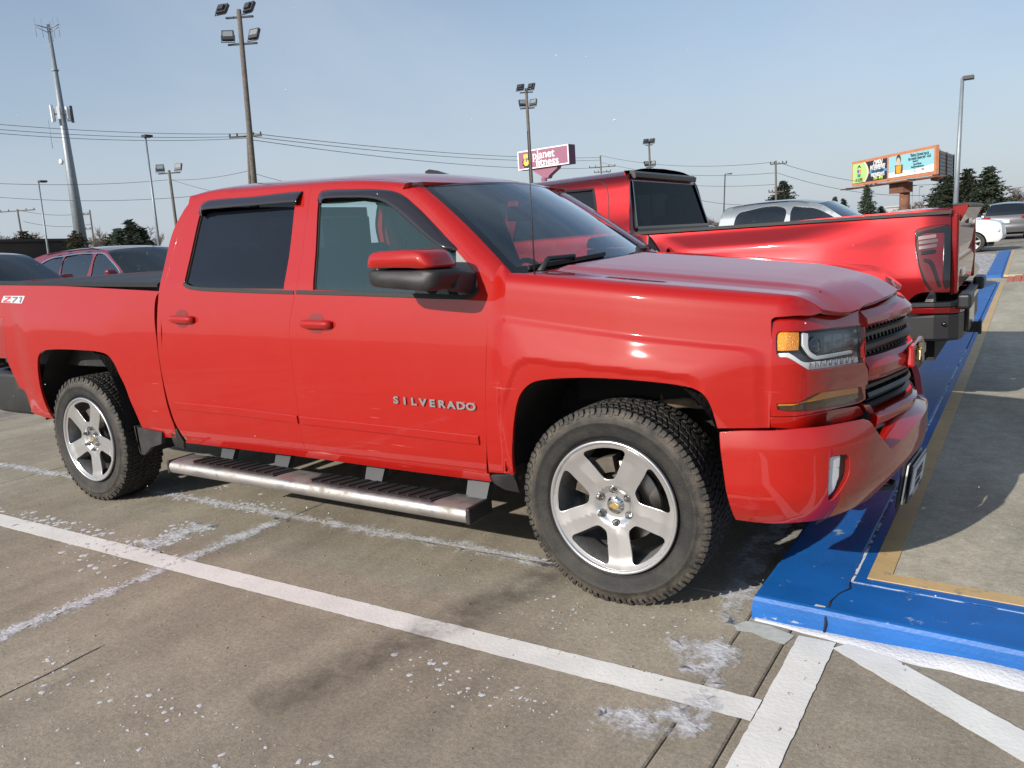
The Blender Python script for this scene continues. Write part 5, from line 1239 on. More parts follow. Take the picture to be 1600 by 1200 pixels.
# ---- door mirrors
def mirror():
    mp_ = empty('side_mirror'); return mp_
def build_mirror(sgn):
    root = empty('side_mirror'); root.parent = truck
    # shapes in the y = -1.13 plane traced from the sight lines, real depth along x and y
    def at(px, y): return plane_hit(px, 1, y)
    yo, yi = -1.195, -1.03
    def loft(px, ys, m, name, round_=.8):
        P = [at(q, (yo+yi)/2) for q in px]; c = np.mean(P, 0); mb = MB(); n = len(P); V = []
        for (y, s) in ys:
            for p in P: q = c+(p-c)*s; V.append((q[0], y, q[2]))
        k = len(ys); mb.add(V, [(i*n+j, i*n+(j+1) % n, (i+1)*n+(j+1) % n, (i+1)*n+j) for i in range(k-1) for j in range(n)]+[tuple(range(n))[::-1], tuple(range((k-1)*n, k*n))], True); me = mb.mesh(name, m)
        me2 = mirror_mesh(me) if sgn > 0 else me; return ob(name, me2, root)
    cap = [(585,419),(584,406),(587,396),(593,391.5),(610,389),(640,387),(665,386.5),(678,388),(689,393),(697,405),(702,418.5),(660,419.5),(620,419.5)]
    hous = [(584,420),(584.5,432),(588,444),(594,448),(620,451),(650,453.5),(680,455.5),(694,456),(705,452),(712,440),(716,422),(729,422),(727,419),(703,417.5),(660,418.5),(620,418.5)]
    cap = resample([(*q, ) for q in cap], 6); hous2 = [(584,420),(584.5,432),(588,444),(594,448),(620,451),(650,453.5),(680,455.5),(694,456),(703,452),(708,440),(708,420),(660,418.5),(620,418.5)]
    hous2 = resample([(*q, ) for q in hous2], 6)
    ys = [(yo-.006, .72), (yo+.008, .82), (yo+.035, .87), (yi-.04, .89), (yi-.01, .88), (yi+.01, .80)]
    loft([tuple(q) for q in cap], ys, RED, 'mirror_cap'); loft([tuple(q) for q in hous2], ys, BLACKP, 'mirror_housing')
    # arm to the sail
    A = at((706,438), -1.06); B = at((731,444), -.955)
    mb = MB(); mb.bar(tuple(A), tuple(B+np.array([0, .03, 0])), .055, .085); me = mb.mesh('mirror_arm', BLACKP); o = ob('mirror_arm', mirror_mesh(me) if sgn > 0 else me, root); bevelled(o, .012, 2)
    # glass faces rearwards
    C = at((586,428), -1.12); mb = MB(); mb.box((C[0]+.066, -1.113, C[2]+.010), (.006, .13, .10)); me = mb.mesh('mirror_glass', MIRRORG); ob('mirror_glass', mirror_mesh(me) if sgn > 0 else me, root)
    sail = BODY.hits([(712,388,1),(722,398),(737,419),(745,436),(745,450),(739,459),(726,461.5,1),(716,461,1)], (-.7,1.05))
    V, F, Nn = panel_data(BODY, sail, (), grid=.03, gap=0, depth=.01, lift=-.004); me = mesh_of('mirror_sail', V, F, SAIL, Nn); ob('mirror_sail', mirror_mesh(me) if sgn > 0 else me, root)
build_mirror(-1); build_mirror(1)
fm = [c for c in truck.children if c.name.startswith('side_mirror')][-1]      # the far mirror is folded back
_pv = Vector((-.62, .98, 0)); fm.rotation_euler = (0, 0, math.radians(62)); fm.location = _pv-Matrix.Rotation(math.radians(62), 3, 'Z') @ _pv

# ---- step bars
def stepbar(s):
    root = empty('step_bar'); root.parent = truck
    x0, x1 = -2.665, -.63
    yo, yi = -1.065, -.895
    def put(mb, name, m, bev=0):
        me = mb.mesh(name, m); o = ob(name, mirror_mesh(me) if s > 0 else me, root)
        if bev: bevelled(o, bev, 3)
        return o
    prof = [(yo+.010, .295), (yo, .305), (yo-.003, .330), (yo+.004, .350), (yo+.016, .358), (yo+.06, .362), (yi-.01, .362), (yi, .352), (yi, .305), (yi-.02, .295)]
    n = 24; V = []; zs = lambda x: -.012*(x+1.6)
    for i in range(n+1):
        x = x0+(x1-x0)*i/n
        for (y, z) in prof: V.append((x, y, z+zs(x)))
    m = len(prof); mb = MB(); mb.add(V, [(i*m+j, (i+1)*m+j, (i+1)*m+(j+1) % m, i*m+(j+1) % m) for i in range(n) for j in range(m)], True); put(mb, 'tube', CHROMED)
    for (xa, xb) in ((x1, x1+.02), (x0-.02, x0)):
        mb = MB(); mb.box(((xa+xb)/2, (yo+yi)/2, .328+zs((xa+xb)/2)), (.022, abs(yi-yo)+.008, .074)); put(mb, 'end_cap', BLACKP, .008)
    for (a, b) in ((-2.53, -1.80), (-1.62, -.79)):
        L_ = b-a; mb = MB(); z = .3635+zs((a+b)/2)
        V = [(a+.05, yo+.022), (b-.04, yo+.022), (b, yi-.015), (a, yi-.015)]; mb.prism(V, lambda u, v, w: (u, v, .3625+zs(u)+w), .005); put(mb, 'tread_pad', BLACKP)
        nr = int(L_/.062)
        for k in range(nr):
            x = a+.055+(L_-.10)*k/(nr-1); mb = MB(); mb.bar((x-.018, yo+.034, .3705+zs(x)), (x+.018, yi-.028, .3705+zs(x)), .020, .007); put(mb, 'tread_rib', BLACKP)
    for x in (-2.42, -1.98, -1.33, -.72):
        mb = MB(); mb.bar((x, yi+.0, .335), (x, yi+.045, .46), .055, .010, up=(0, 1, 0)); mb.bar((x+.05, yi+.05, .46), (x+.05, yi-.02, .33), .10, .03); put(mb, 'bracket', BLACKP if x == -9 else mat('bracket grey', (.03,.032,.035), rough=.5))
for s in (-1, 1): stepbar(s)
# ---- lettering on the door: S I L V E R A D O
lt = BODY.hits([(620,625),(737,635.5)], (-1.04,.45)); pa = BODY.p([lt[0][:2]])[0]; pb = BODY.p([lt[1][:2]])[0]; nb = BODY.n([lt[0][:2]])[0]
word = 'SILVERADO'; rt = (pb-pa)/np.linalg.norm(pb-pa)
SLV = mat('badge silver', (.62,.60,.62), rough=.22, metal=.9)
for side, prn in ((-1, fd_r), (1, fd_l)):
    for k, chh in enumerate(word):
        c = pa+(pb-pa)*k/8+nb*.0055
        me = text_mesh(chh, .044, .0022, .0018); me.materials.append(SLV); me.name = 'badge_letter'
        up = np.array([0, 0, 1.0]); r = rt if side < 0 else -rt
        cc = c if side < 0 else (pb+(pa-pb)*k/8+nb*.0055)*[1, 1, 1]
        n_ = np.cross(r, up)
        cc = np.array([cc[0], cc[1] if side < 0 else -cc[1], cc[2]])
        me.transform(Matrix(((r[0]*1.4, up[0], n_[0], cc[0]), ((r[1] if side < 0 else -r[1])*1.4, up[1], n_[1] if side < 0 else 1.0, cc[1]), (r[2]*1.4, up[2], n_[2], cc[2]), (0, 0, 0, 1))))
        ob('badge_letter', me, prn)
# Z71 decal on the bed side
def decal(px_poly, g, m, lift, prn, name='decal'):
    pts = [(*q[:2], 1) for q in BODY.hits(px_poly, g)]; V, F, Nn = panel_data(BODY, pts, (), grid=.05, gap=0, depth=0, lift=lift); return ob(name, mesh_of(name, V, F, m, Nn), prn)
dc = S_([(20,467)], (-4.2,.9))[0]
DW = mat('decal silver', (.62,.58,.60), rough=.4, coat=.5); DG = mat('decal grey', (.12,.12,.13), rough=.4, coat=.5); DR = mat('decal red', (.55,.02,.03), rough=.4, coat=1)
Zp = [(6,462.4),(39,462.4),(34,474.2),(2,472.6)]
decal(Zp, (-4.3,.87), DW, .0012, bs_r)
def bar_px(a, b, w): a, b = np.array(a, float), np.array(b, float); d = (b-a)/np.linalg.norm(b-a); s = np.array([-d[1], d[0]])*w/2; return [tuple(a+s), tuple(b+s), tuple(b-s), tuple(a-s)]
for a, b, w, m_ in (((8,464.4),(18,464.4),2.2,DR),((17,465),(5.5,471.5),2.4,DR),((5,471.4),(17,471.8),2.0,DR),((20,464.8),(28.5,464.8),2.2,DG),((27.5,465.5),(20,472.5),2.6,DG),((30,465.2),(34,464),1.6,DG),((34.5,464),(31.5,473),3.0,DG)):
    decal(bar_px(a, b, w), (-4.3,.87), m_, .0018, bs_r)
# ---- wheel wells, mud flaps, under-body
def well(cx, s, x0, x1, ztop):
    mb = MB(); r = .50
    V = []; n = 18; ya, yb = s*.965, s*.50
    for k in range(n+1):
        a = math.pi*(k/n); x = cx+((x1-x0)/2+.015)*math.cos(a)*(1 if abs(math.cos(a)) > .9 else 1); z = .50+(ztop-.50)*math.sin(a)**.8
        V += [(x, ya, z), (x, yb, z)]
    F = [(2*k, 2*k+1, 2*k+3, 2*k+2) for k in range(n)]; mb.add(V, F, True)
    mb.box((cx, s*.49, .76), ((x1-x0)+.02, .02, .60)); o = mb.build('wheel_well', LINER, truck); return o
for s in (-1, 1): well(0, s, -.46, .47, .99); well(-WB, s, -4.09, -3.21, 1.02)
for s in (-1, 1):
    mb = MB(); mb.prism([(-3.13,.52),(-3.12,.44),(-3.10,.36),(-3.07,.345),(-3.03,.37),(-2.99,.40),(-2.88,.43),(-2.86,.50)], lambda u, v, w: (u, s*(.955-w), v), .025)
    mb.prism([(-3.12,.52),(-3.11,.36),(-3.09,.345),(-3.10,.52)], lambda u, v, w: (u, s*(.955-w), v), .26); mb.build('mud_flap', BLACKP, truck)
TON = mat('tonneau vinyl', (.012,.012,.013), rough=.5, bump=(30, .3))
us = np.linspace(-4.80, -2.74, 18); vv = np.linspace(-.88, .88, 15); Vt = [(x, y, 1.368-.030*(x+4.0)*1.0+.014*math.sin(math.pi*(y+.88)/1.76)+.004*math.sin(x*9)) for x in us for y in vv]
ob('tonneau_cover', mesh_of('tonneau_cover', Vt, [(i*15+j, (i+1)*15+j, (i+1)*15+j+1, i*15+j+1) for i in range(17) for j in range(14)], TON), truck)
mb = MB(); mb.box((-1.6, 0, .47), (2.2, 1.55, .12)); mb.box((-3.6, 0, .56), (2.2, .9, .18)); mb.box((.1, 0, .62), (1.2, .92, .28))
for s in (-1, 1): mb.box((-2.1, s*.42, .52), (5.2, .09, .15))
mb.tube([(-WB, -.8, .40), (-WB, .8, .40)], .05, n=12); mb.lathe([(.02, -.13), (.13, -.10), (.16, 0), (.13, .10), (.02, .13)], 'y', (-WB, 0, .40), n=20); mb.tube([(-3.3, .5, .36), (-1.6, .5, .36)], .09, n=12)
mb.build('chassis', mat('frame black', (.02,.018,.016), rough=.8, vary=(6,.4)), truck)
for s in (-1, 1):
    mb = MB(); mb.tube([(.10, s*.62, .52), (.10, s*.60, .80)], .05, n=12); mb.tube([(.35, s*.55, .74), (.20, s*.66, .77), (-.05, s*.72, .74), (-.22, s*.66, .70)], .022, n=10); mb.tube([(.28, s*.5, .42), (0, s*.72, .34), (-.28, s*.5, .42)], .028, n=8)
    mb.build('suspension', mat('rusty steel', (.16,.12,.08), rough=.8, vary=(25,.5)), truck)
# ---- cabin
cabin = empty('cabin'); cabin.parent = truck
mb = MB(); mb.box((-1.55, 0, .62), (2.1, 1.60, .05)); mb.box((-2.60, 0, .98), (.03, 1.62, .66)); mb.box((-2.66, 0, .9), (.02, 1.7, .7)); mb.build('cabin_floor', DARK, cabin)
# rear window wall and rear glass
mb = MB(); mb.add([(-2.70,-.80,1.24),(-2.70,.80,1.24),(-2.62,.70,1.76),(-2.62,-.70,1.76),(-2.70,-.70,1.30),(-2.70,.70,1.30),(-2.635,.62,1.70),(-2.635,-.62,1.70)], [(0,1,5,4),(1,2,6,5),(2,3,7,6),(3,0,4,7)]); mb.build('rear_wall', RED, truck)
mb = MB(); mb.add([(-2.70,-.70,1.30),(-2.70,.70,1.30),(-2.635,.62,1.70),(-2.635,-.62,1.70)], [(0,1,2,3)]); mb.build('rear_window', GL_DK, truck)
def seat(x, y, w=.50):
    r = empty('seat'); r.parent = cabin
    a = MB(); a.box((x, y, .93), (.52, w, .16)); bevelled(a.build('seat_cushion', SEATM, r), .05, 3)
    a = MB(); a.box((x-.30, y, 1.22), (.14, w, .56), Matrix.Rotation(math.radians(-14), 3, 'Y')); bevelled(a.build('seat_back', SEATM, r), .05, 3)
    a = MB(); a.box((x-.40, y, 1.56), (.10, .26, .16)); a.tube([(x-.39, y-.06, 1.42), (x-.40, y-.06, 1.52)], .008); a.tube([(x-.39, y+.06, 1.42), (x-.40, y+.06, 1.52)], .008); bevelled(a.build('headrest', SEATM, r), .035, 3)
seat(-1.38, -.40); seat(-1.38, .40); seat(-2.22, 0, 1.40)
mb = MB()
ds = [(-.50,1.20),(-.52,1.255),(-.62,1.275),(-.80,1.285),(-.90,1.27),(-.97,1.20),(-.98,1.05),(-.90,.90),(-.50,.85)]
mb.prism([(x, z) for x, z in ds], lambda u, v, w: (u, -.76+w, v), 1.52); mb.build('dashboard', DASHM, cabin)
mb = MB(); mb.prism([(-.72,1.27),(-.78,1.315),(-.90,1.315),(-.94,1.26)], lambda u, v, w: (u, .22+w, v), .40); bevelled(mb.build('instrument_hood', DASHM, cabin), .02, 3)
mb = MB(); q = Matrix.Rotation(math.radians(-24), 3, 'Y'); R_, r_ = .185, .016; V = []
for i in range(32):
    a = 2*math.pi*i/32
    for j in range(8): b = 2*math.pi*j/8; V.append(tuple(q @ Vector((r_*math.sin(b), (R_+r_*math.cos(b))*math.cos(a), (R_+r_*math.cos(b))*math.sin(a)))+Vector((-1.08, .40, 1.17))))
mb.add(V, [(i*8+j, i*8+(j+1) % 8, (i+1) % 32*8+(j+1) % 8, (i+1) % 32*8+j) for i in range(32) for j in range(8)], True)
for (a, b) in ((0, 0), (math.pi, 0), (-math.pi/2, 0)): mb.bar(tuple(Vector((-1.07, .40, 1.17))), tuple(q @ Vector((0, R_*math.cos(a), R_*math.sin(a)))+Vector((-1.08, .40, 1.17))), .04, .015)
mb.build('steering_wheel', DASHM, cabin)
for s in (-1, 1):
    mb = MB(); mb.prism([(-2.60,.70),(-.52,.70),(-.52,1.22),(-2.60,1.26)], lambda u, v, w: (u, s*(.86-w*.0), v), .001); mb.box((-1.55, s*.86, .98), (2.05, .04, .50)); mb.box((-1.66, s*.83, 1.48), (.09, .03, .50), Matrix.Rotation(s*math.radians(20), 3, 'X')); mb.build('door_trim', DASHM, cabin)
# head lining just under the roof
uv = [(x, v) for x in np.linspace(-2.58, -1.08, 9) for v in np.linspace(PV[15], PV[20], 6)]; X = BODY.p(uv)-BODY.n(uv)*.035; n = 6
F = [(i*n+j, (i+1)*n+j, (i+1)*n+j+1, i*n+j+1) for i in range(8) for j in range(5)]; b = len(X)
ob('head_lining', mesh_of('head_lining', np.concatenate([X, X*[1, -1, 1]]), F+[tuple(b+i for i in f)[::-1] for f in F], LINING), cabin)
# engine bay closer (dark) so that seams look deep
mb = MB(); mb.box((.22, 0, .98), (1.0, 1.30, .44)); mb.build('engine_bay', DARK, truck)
# ================================================================ DARK RED PICKUP BACKED IN BEHIND (nose to -x)
RED2 = mat('dark red metallic', (.215,.008,.010), rough=.36, metal=.80, spec=.1, coat=1.0, coat_rough=.03, vary=(2000, .15))
YC = 3.22
gm = empty('pickup_truck', (0, YC, 0), label='darker metallic red pickup backed in beside it, its tail over the blue kerb', category='pickup truck')
GP = np.array([(.90,.46),(.95,.54),(.985,.66),(1.005,.80),(1.010,.95),(1.005,1.10),(.992,1.22),(.975,1.33),(.957,1.445),
               (.935,1.50),(.895,1.58),(.855,1.68),(.82,1.78),(.79,1.86),(.755,1.91),(.69,1.945),(.60,1.965),(.40,1.985),(0,1.995)])
GV = np.concatenate([[0], np.cumsum(np.hypot(*np.diff(GP, axis=0).T))])
def gm_f(u, v):
    k = np.interp(v, GV, np.arange(len(GV))); q = cr_eval(GP, k); y, z = q[:, 0], q[:, 1]
    d = smin(smin(1.415-z, (u+1.13)*.5, .06), (.60-u)*.26, .10)
    kk = .010; y = y-.030*sstep(1.0, 1.25, z)*sstep(-1.3, -1.15, u)+.052*(np.logaddexp(0, d/kk)*kk-np.logaddexp(0, (d-.12)/kk)*kk)/.12*sstep(.4, .6, z)*(u > -1.25)
    y = y-.9*np.clip(u-.72, 0, 1)**2
    z = z+.016*np.clip(u+1.2, -3, 4)*sstep(.7, 1.4, z)-sstep(1.85, 1.93, z)*.05*np.clip((-2.4-u)/.9, 0, 3)**2
    return np.stack([u, -y, z], 1)
GBODY = Surf(gm_f, 1, off=(0, YC, 0))
def gm_v(z): return float(np.interp(z, GP[:, 1], GV))
G_ = lambda px, g: GBODY.hits(px, g)
XR = .91
lamp = G_([(1429.4,363,1),(1434,357.5),(1478.4,350.5),(1486,353,1)], (.73,.98))+G_([(1483,449,1),(1478,453),(1454,455,1),(1443.4,437.7),(1431.7,400)], (.9,.5))
bed2 = [(-1.285, .06, 1), (-1.285, gm_v(1.0)), (-1.285, gm_v(1.44), 1), (XR-.012, gm_v(1.445), 1), (XR+.004, lamp[3][1]+.01, 1)]
arc2 = [(-.35+.56*math.cos(a), max(.03, gm_v(.46+.52*math.sin(a)))) for a in np.linspace(0, math.pi, 15)]
bed2 = [(-1.285, .05, 1), (-1.285, gm_v(1.0)), (-1.285, gm_v(1.44), 1), (-.2, gm_v(1.445)), (XR-.012, gm_v(1.445), 1), (XR, gm_v(.935), 1), (.70, gm_v(.915)), (.50, gm_v(.60)), (.32, gm_v(.56), 1)]+[(-.35+.60*math.cos(a)*1.0, gm_v(.50+.56*math.sin(a)**.8)) for a in np.linspace(.12, math.pi-.12, 15)]+[(-1.02, .06, 1)]
V, F, Nn = panel_data(GBODY, bed2, [lamp], grid=.016, gap=.001); me = mesh_of('bed_side', V, F, RED2, Nn); b2 = ob('bed_side', me, gm); b2l = ob('bed_side', mirror_mesh(me), gm)
def gsub(name, pts, m, prn, lift, depth=.01, grid=.04, mirror=True, gap=0):
    V, F, Nn = panel_data(GBODY, pts, (), grid=grid, gap=gap, depth=depth, lift=lift); me = mesh_of(name, V, F, m, Nn); a = ob(name, me, prn)
    if mirror: ob(name, mirror_mesh(me), prn)
    return a
tlm = gsub('taillight', lamp, mat('tail lamp red', (.10,.003,.005), rough=.12, coat=1), gm, -.004, depth=.02)
gsub('lamp_frame', G_([(1431,365,1),(1480,352,1),(1486,354,1),(1484,448,1),(1478,452,1),(1474,440),(1476,362,1),(1436,368),(1433,398),(1445,437),(1456,452,1),(1452,453,1),(1443,438),(1432,400)], (.73,.98)), GLOSSB, tlm, .002, depth=.006)
for (a, b, c, d, mm) in ((1435,370,1462,366,mat('lamp pale', (.20,.13,.135), rough=.3, coat=.8)),(1436,377,1465,373,mat('lamp grey', (.10,.06,.065), rough=.3, coat=.8)),(1436,385,1463,381,MATS['lamp grey']),(1439,393,1461,390,GLOSSB)):
    gsub('lamp_bar', G_([(a,b,1),(c,d,1),(c+1,d+2.5),(c,d+5,1),(a,b+5,1)], (.78,.95)), mm, tlm, .001, depth=.004)
gsub('lamp_bar', G_([(1443,404,1),(1456,408),(1463,425),(1470,448,1),(1466,448,1),(1459,427),(1452,412),(1443,408,1)], (.78,.75)), GLOSSB, tlm, .001, depth=.004)
BLACKC = mat('clean black plastic', (.013,.013,.014), rough=.45)
# tail: corner post, tailgate with spoiler lip
mb = MB()
for s in (-1, 1): mb.box((XR+.012, s*.865, 1.18), (.05, .09, .52))
bevelled(mb.build('tail_post', RED2, gm, kind='stuff'), .012, 2)
mb = MB(); mb.prism([(.90,.93),(.935,.94),(.945,1.10),(.925,1.16),(.935,1.22),(.945,1.38),(.99,1.47),(.985,1.492),(.90,1.49)], lambda u, v, w: (u, -.815+w, v), 1.63); tgg = bevelled(mb.build('tailgate', RED2, gm), .008, 2)
mb = MB(); mb.box((.95, 0, 1.40), (.012, .30, .07)); mb.build('tailgate_handle', GLOSSB, tgg); 
mb = MB(); mb.box((.950, -.45, 1.04), (.008, .30, .045)); mb.build('tailgate_badge', CHROME, tgg)
mb = MB(); mb.prism([(.90,1.488),(.995,1.475),(1.01,1.492),(.99,1.506),(.90,1.503)], lambda u, v, w: (u, -.80+w, v), 1.6); mb.build('tailgate_lip', BLACKC, gm)
# bumper: painted band over black moulding, corner step
def gbump():
    def ring(z0, z1, o, m, name, bev=.01):
        pts = [(.64,-.985),(.82,-.99),(.91,-.965),(.965,-.90),(.985,-.80),(.99,0)]; pts = pts+[(x, -y) for x, y in pts[-2::-1]]
        V = []; inn = [(.66,-.90),(.84,-.90),(.90,-.88),(.93,-.80),(.935,-.7),(.935,0)]; inn = inn+[(x, -y) for x, y in inn[-2::-1]]
        n = len(pts)
        for z in (z0, z1):
            for (x, y) in pts: V.append((x+(o if x > .9 else 0), y+(-o if y < -.9 else o if y > .9 else 0), z))
            for (x, y) in inn: V.append((x, y, z))
        F = [(i, i+1, 2*n+i+1, 2*n+i) for i in range(n-1)]+[(2*n+i, 2*n+i+1, 3*n+i+1, 3*n+i) for i in range(n-1)]+[(n+i+1, n+i, 3*n+i, 3*n+i+1) for i in range(n-1)]+[(i+1, i, n+i, n+i+1) for i in range(n-1)]+[(0, n, 3*n, 2*n), (n-1, 3*n-1, 4*n-1, 2*n-1)]
        o_ = ob(name, mesh_of(name, V, F, m, smooth=False), gm); bevelled(o_, bev, 2)
    ring(.845, .875, .004, BLACKC, 'bumper_pad', .006); ring(.80, .844, .0, RED2, 'rear_bumper', .008); ring(.62, .799, -.006, BLACKC, 'bumper_lower', .02)
gbump()
mb = MB(); mb.box((.99, -.42, .73), (.035, .55, .16)); bevelled(mb.build('bumper_insert', GLOSSB, gm), .01, 2)
for s in (-1, 1):
    mb = MB(); mb.box((.99, s*.78, .875), (.08, .32, .10)); bevelled(mb.build('bumper_step', BLACKC, gm), .02, 3)
mb = MB(); mb.lathe([(.0002, -.004), (.012, -.003), (.015, .004)], 'y', (.88, -.985, .735), n=14); mb.build('parking_sensor', GLOSSB, gm)
mb = MB(); mb.box((.95, 0, .60), (.18, .075, .075)); mb.box((1.04, 0, .60), (.02, .10, .10)); mb.build('tow_receiver', BLACKC, gm)
# rail caps, bed
for s in (-1, 1):
    mb = MB(); mb.box((-.19, s*.915, 1.452), (2.19, .075, .022)); mb.build('bed_rail_cap', BLACKC, gm)
mb = MB(); mb.box((-.19, 0, .95), (2.15, 1.55, .04)); mb.box((-1.27, 0, 1.18), (.03, 1.75, .52)); 
for s in (-1, 1): mb.box((-.19, s*.86, 1.19), (2.15, .03, .48))
mb.build('bed_liner', BLACKC, gm)
# cab
cab_z = lambda z: gm_v(z)
side_out = [(-1.315, .08, 1), (-1.315, gm_v(1.0)), (-1.325, gm_v(1.44)), (-1.35, gm_v(1.6)), (-1.385, gm_v(1.86)), (-1.42, gm_v(1.92), 1), (-2.6, gm_v(1.915)), (-3.0, gm_v(1.86)), (-3.35, gm_v(1.66)), (-3.62, gm_v(1.46), 1), (-3.62, gm_v(1.0)), (-3.60, .08, 1)]
w1 = [(-1.66, gm_v(1.475), 1), (-1.655, gm_v(1.65)), (-1.70, gm_v(1.835), 1), (-2.2, gm_v(1.845)), (-2.42, gm_v(1.845), 1), (-2.42, gm_v(1.47), 1)]
w2 = [(-2.53, gm_v(1.47), 1), (-2.53, gm_v(1.845), 1), (-2.75, gm_v(1.835)), (-3.0, gm_v(1.75)), (-3.3, gm_v(1.55)), (-3.36, gm_v(1.47), 1)]
V, F, Nn = panel_data(GBODY, side_out, [w1, w2], grid=.05, gap=.001); me = mesh_of('cab_side', V, F, RED2, Nn); c1 = ob('cab_side', me, gm); c2 = ob('cab_side', mirror_mesh(me), gm)
for w in (w1, w2):
    V, F, Nn = panel_data(GBODY, w, (), grid=.08, gap=-.004, depth=0, lift=-.012); me = mesh_of('window_pane', V, F, GL_DK, Nn); ob('window_pane', me, c1); ob('window_pane', mirror_mesh(me), c2)
def gline(name, pts, w, m, prn, lift=.0012): o = strip(name, GBODY, pts, w, m, prn, lift=lift, th=.004, step=.04); ob(name, mirror_mesh(o.data), prn)
gline('window_trim', [(-1.655, gm_v(1.475), 1), (-1.652, gm_v(1.65)), (-1.70, gm_v(1.838), 1), (-2.2, gm_v(1.85)), (-2.8, gm_v(1.84)), (-3.05, gm_v(1.74))], .022, GLOSSB, c1)
gline('door_seam', [(-1.50, gm_v(.7), 1), (-1.50, gm_v(1.4)), (-1.53, gm_v(1.6)), (-1.58, gm_v(1.84)), (-1.68, gm_v(1.895)), (-2.2, gm_v(1.905)), (-2.9, gm_v(1.89))], .007, RUBBER, c1)
gline('door_seam', [(-2.47, gm_v(.6), 1), (-2.47, gm_v(1.89), 1)], .007, RUBBER, c1)
def skin(name, surf_rows, m, prn):
    V = [p for r in surf_rows for p in r]; k = len(surf_rows[0]); F = [(i*k+j, i*k+j+1, (i+1)*k+j+1, (i+1)*k+j) for i in range(len(surf_rows)-1) for j in range(k-1)]; return ob(name, mesh_of(name, V, F, m), prn)
xs_ = np.linspace(-1.405, -3.0, 14); vv = np.linspace(gm_v(1.915), GV[-1], 9); rows = []
for x in xs_:
    P = GBODY.p([(x, v) for v in vv]); Q = P[:-1][::-1]*[1, -1, 1]; rows.append([tuple(p) for p in P]+[tuple(p) for p in Q])
skin('roof', rows, RED2, gm)
# rear wall of the cab with its window
mb = MB()
A = [(-1.315,-.96,1.40),(-1.315,.96,1.40),(-1.41,.765,1.925),(-1.41,-.765,1.925)]; B = [(-1.318,-.845,1.492),(-1.318,.845,1.492),(-1.40,.715,1.868),(-1.40,-.715,1.868)]
mb.add(A+B, [(0,1,5,4),(1,2,6,5),(2,3,7,6),(3,0,4,7)]); mb.box((-1.44, 0, 1.93), (.05, 1.40, .05)); mb.build('rear_wall', RED2, gm)
mb = MB(); mb.add([(-1.316,-.85,1.488),(-1.316,.85,1.488),(-1.398,.72,1.872),(-1.398,-.72,1.872)], [(0,1,2,3)]); rwn = mb.build('rear_window', glass_mat('rear glass', (.20,.22,.23), refl=.25, body=(.003,.004,.005), opaque=.30), gm)
mb = MB()
for y in (): mb.bar((-1.316, y, 1.49), (-1.396, y*.97, 1.87), .016, .008, up=(1, 0, 0))
mb.bar((-1.314, -.85, 1.495), (-1.314, .85, 1.495), .02, .03, up=(1, 0, 0))
for s in (-1, 1): mb.bar((-1.312, s*.85, 1.488), (-1.394, s*.722, 1.872), .02, .022, up=(1, 0, 0))
mb.build('window_frame', GLOSSB, gm)
mb = MB(); mb.prism([(-1.46,1.955),(-1.385,1.950),(-1.362,1.932),(-1.368,1.898),(-1.38,1.894),(-1.40,1.905),(-1.44,1.905)], lambda u, v, w: (u, -.70+w, v), 1.40); 
sp = bevelled(mb.build('roof_spoiler', mat('patterned spoiler', (.030,.020,.018), rough=.4, coat=.25, vary=(9, .8)), gm), .008, 2)
mb = MB(); mb.box((-1.308, 0, 1.462), (.02, 1.66, .045)); mb.build('lower_strip', MATS['patterned spoiler'], gm)
def gseat(x, y, w, h=1.62):
    r = empty('seat'); r.parent = gm
    a = MB(); a.box((x, y, 1.30), (.14, w, .60), Matrix.Rotation(math.radians(12), 3, 'Y')); bevelled(a.build('seat_back', mat('pale seat', (.20,.20,.20), rough=.8), r), .05, 3)
    a = MB(); a.box((x+.10, y, 1.66), (.09, .28, .18)); bevelled(a.build('headrest', MATS['pale seat'], r), .04, 3)
gseat(-1.62, -.50, .52); gseat(-1.62, .50, .52); gseat(-2.5, -.42, .5); gseat(-2.5, .42, .5)
mb = MB(); mb.prism([(-3.55,1.44),(-3.62,1.46),(-3.05,1.90),(-2.98,1.90)], lambda u, v, w: (u, -.80+w, v), 1.6)
mb.V = [(x, y*(1 if z < 1.6 else .92), z) for x, y, z in mb.V]; mb.build('windshield', glass_mat('far windscreen', (.45,.52,.52), refl=1.2, body=(.05,.07,.08), opaque=.15), gm)
# nose, hidden behind the near truck but there all the same
no = [(-3.62, .08, 1), (-3.62, gm_v(1.44), 1), (-4.3, gm_v(1.40)), (-4.92, gm_v(1.26), 1), (-4.98, gm_v(1.0)), (-4.98, gm_v(.62), 1), (-4.72, .08, 1)]+[(-4.05+.56*math.cos(a), gm_v(.50+.50*math.sin(a)**.8)) for a in np.linspace(math.pi-.1, .1, 13)]
V, F, Nn = panel_data(GBODY, no, (), grid=.07, gap=.001); me = mesh_of('front_fender', V, F, RED2, Nn); ob('front_fender', me, gm); ob('front_fender', mirror_mesh(me), gm)
rows = []
for (x, z, w) in ((-3.55,1.46,.92),(-3.9,1.48,.90),(-4.5,1.43,.88),(-4.9,1.33,.86),(-5.02,1.22,.84),(-5.05,.95,.86),(-5.06,.62,.88),(-4.98,.50,.86)):
    rows.append([(x-(.06*(1-(t/1)**2) if x < -4.85 else 0), t*w, z+(.02*(1-t*t) if z > 1.2 else 0)) for t in np.linspace(-1, 1, 13)])
skin('hood', rows, RED2, gm)
RP2 = {k: RP[k] for k in RP}
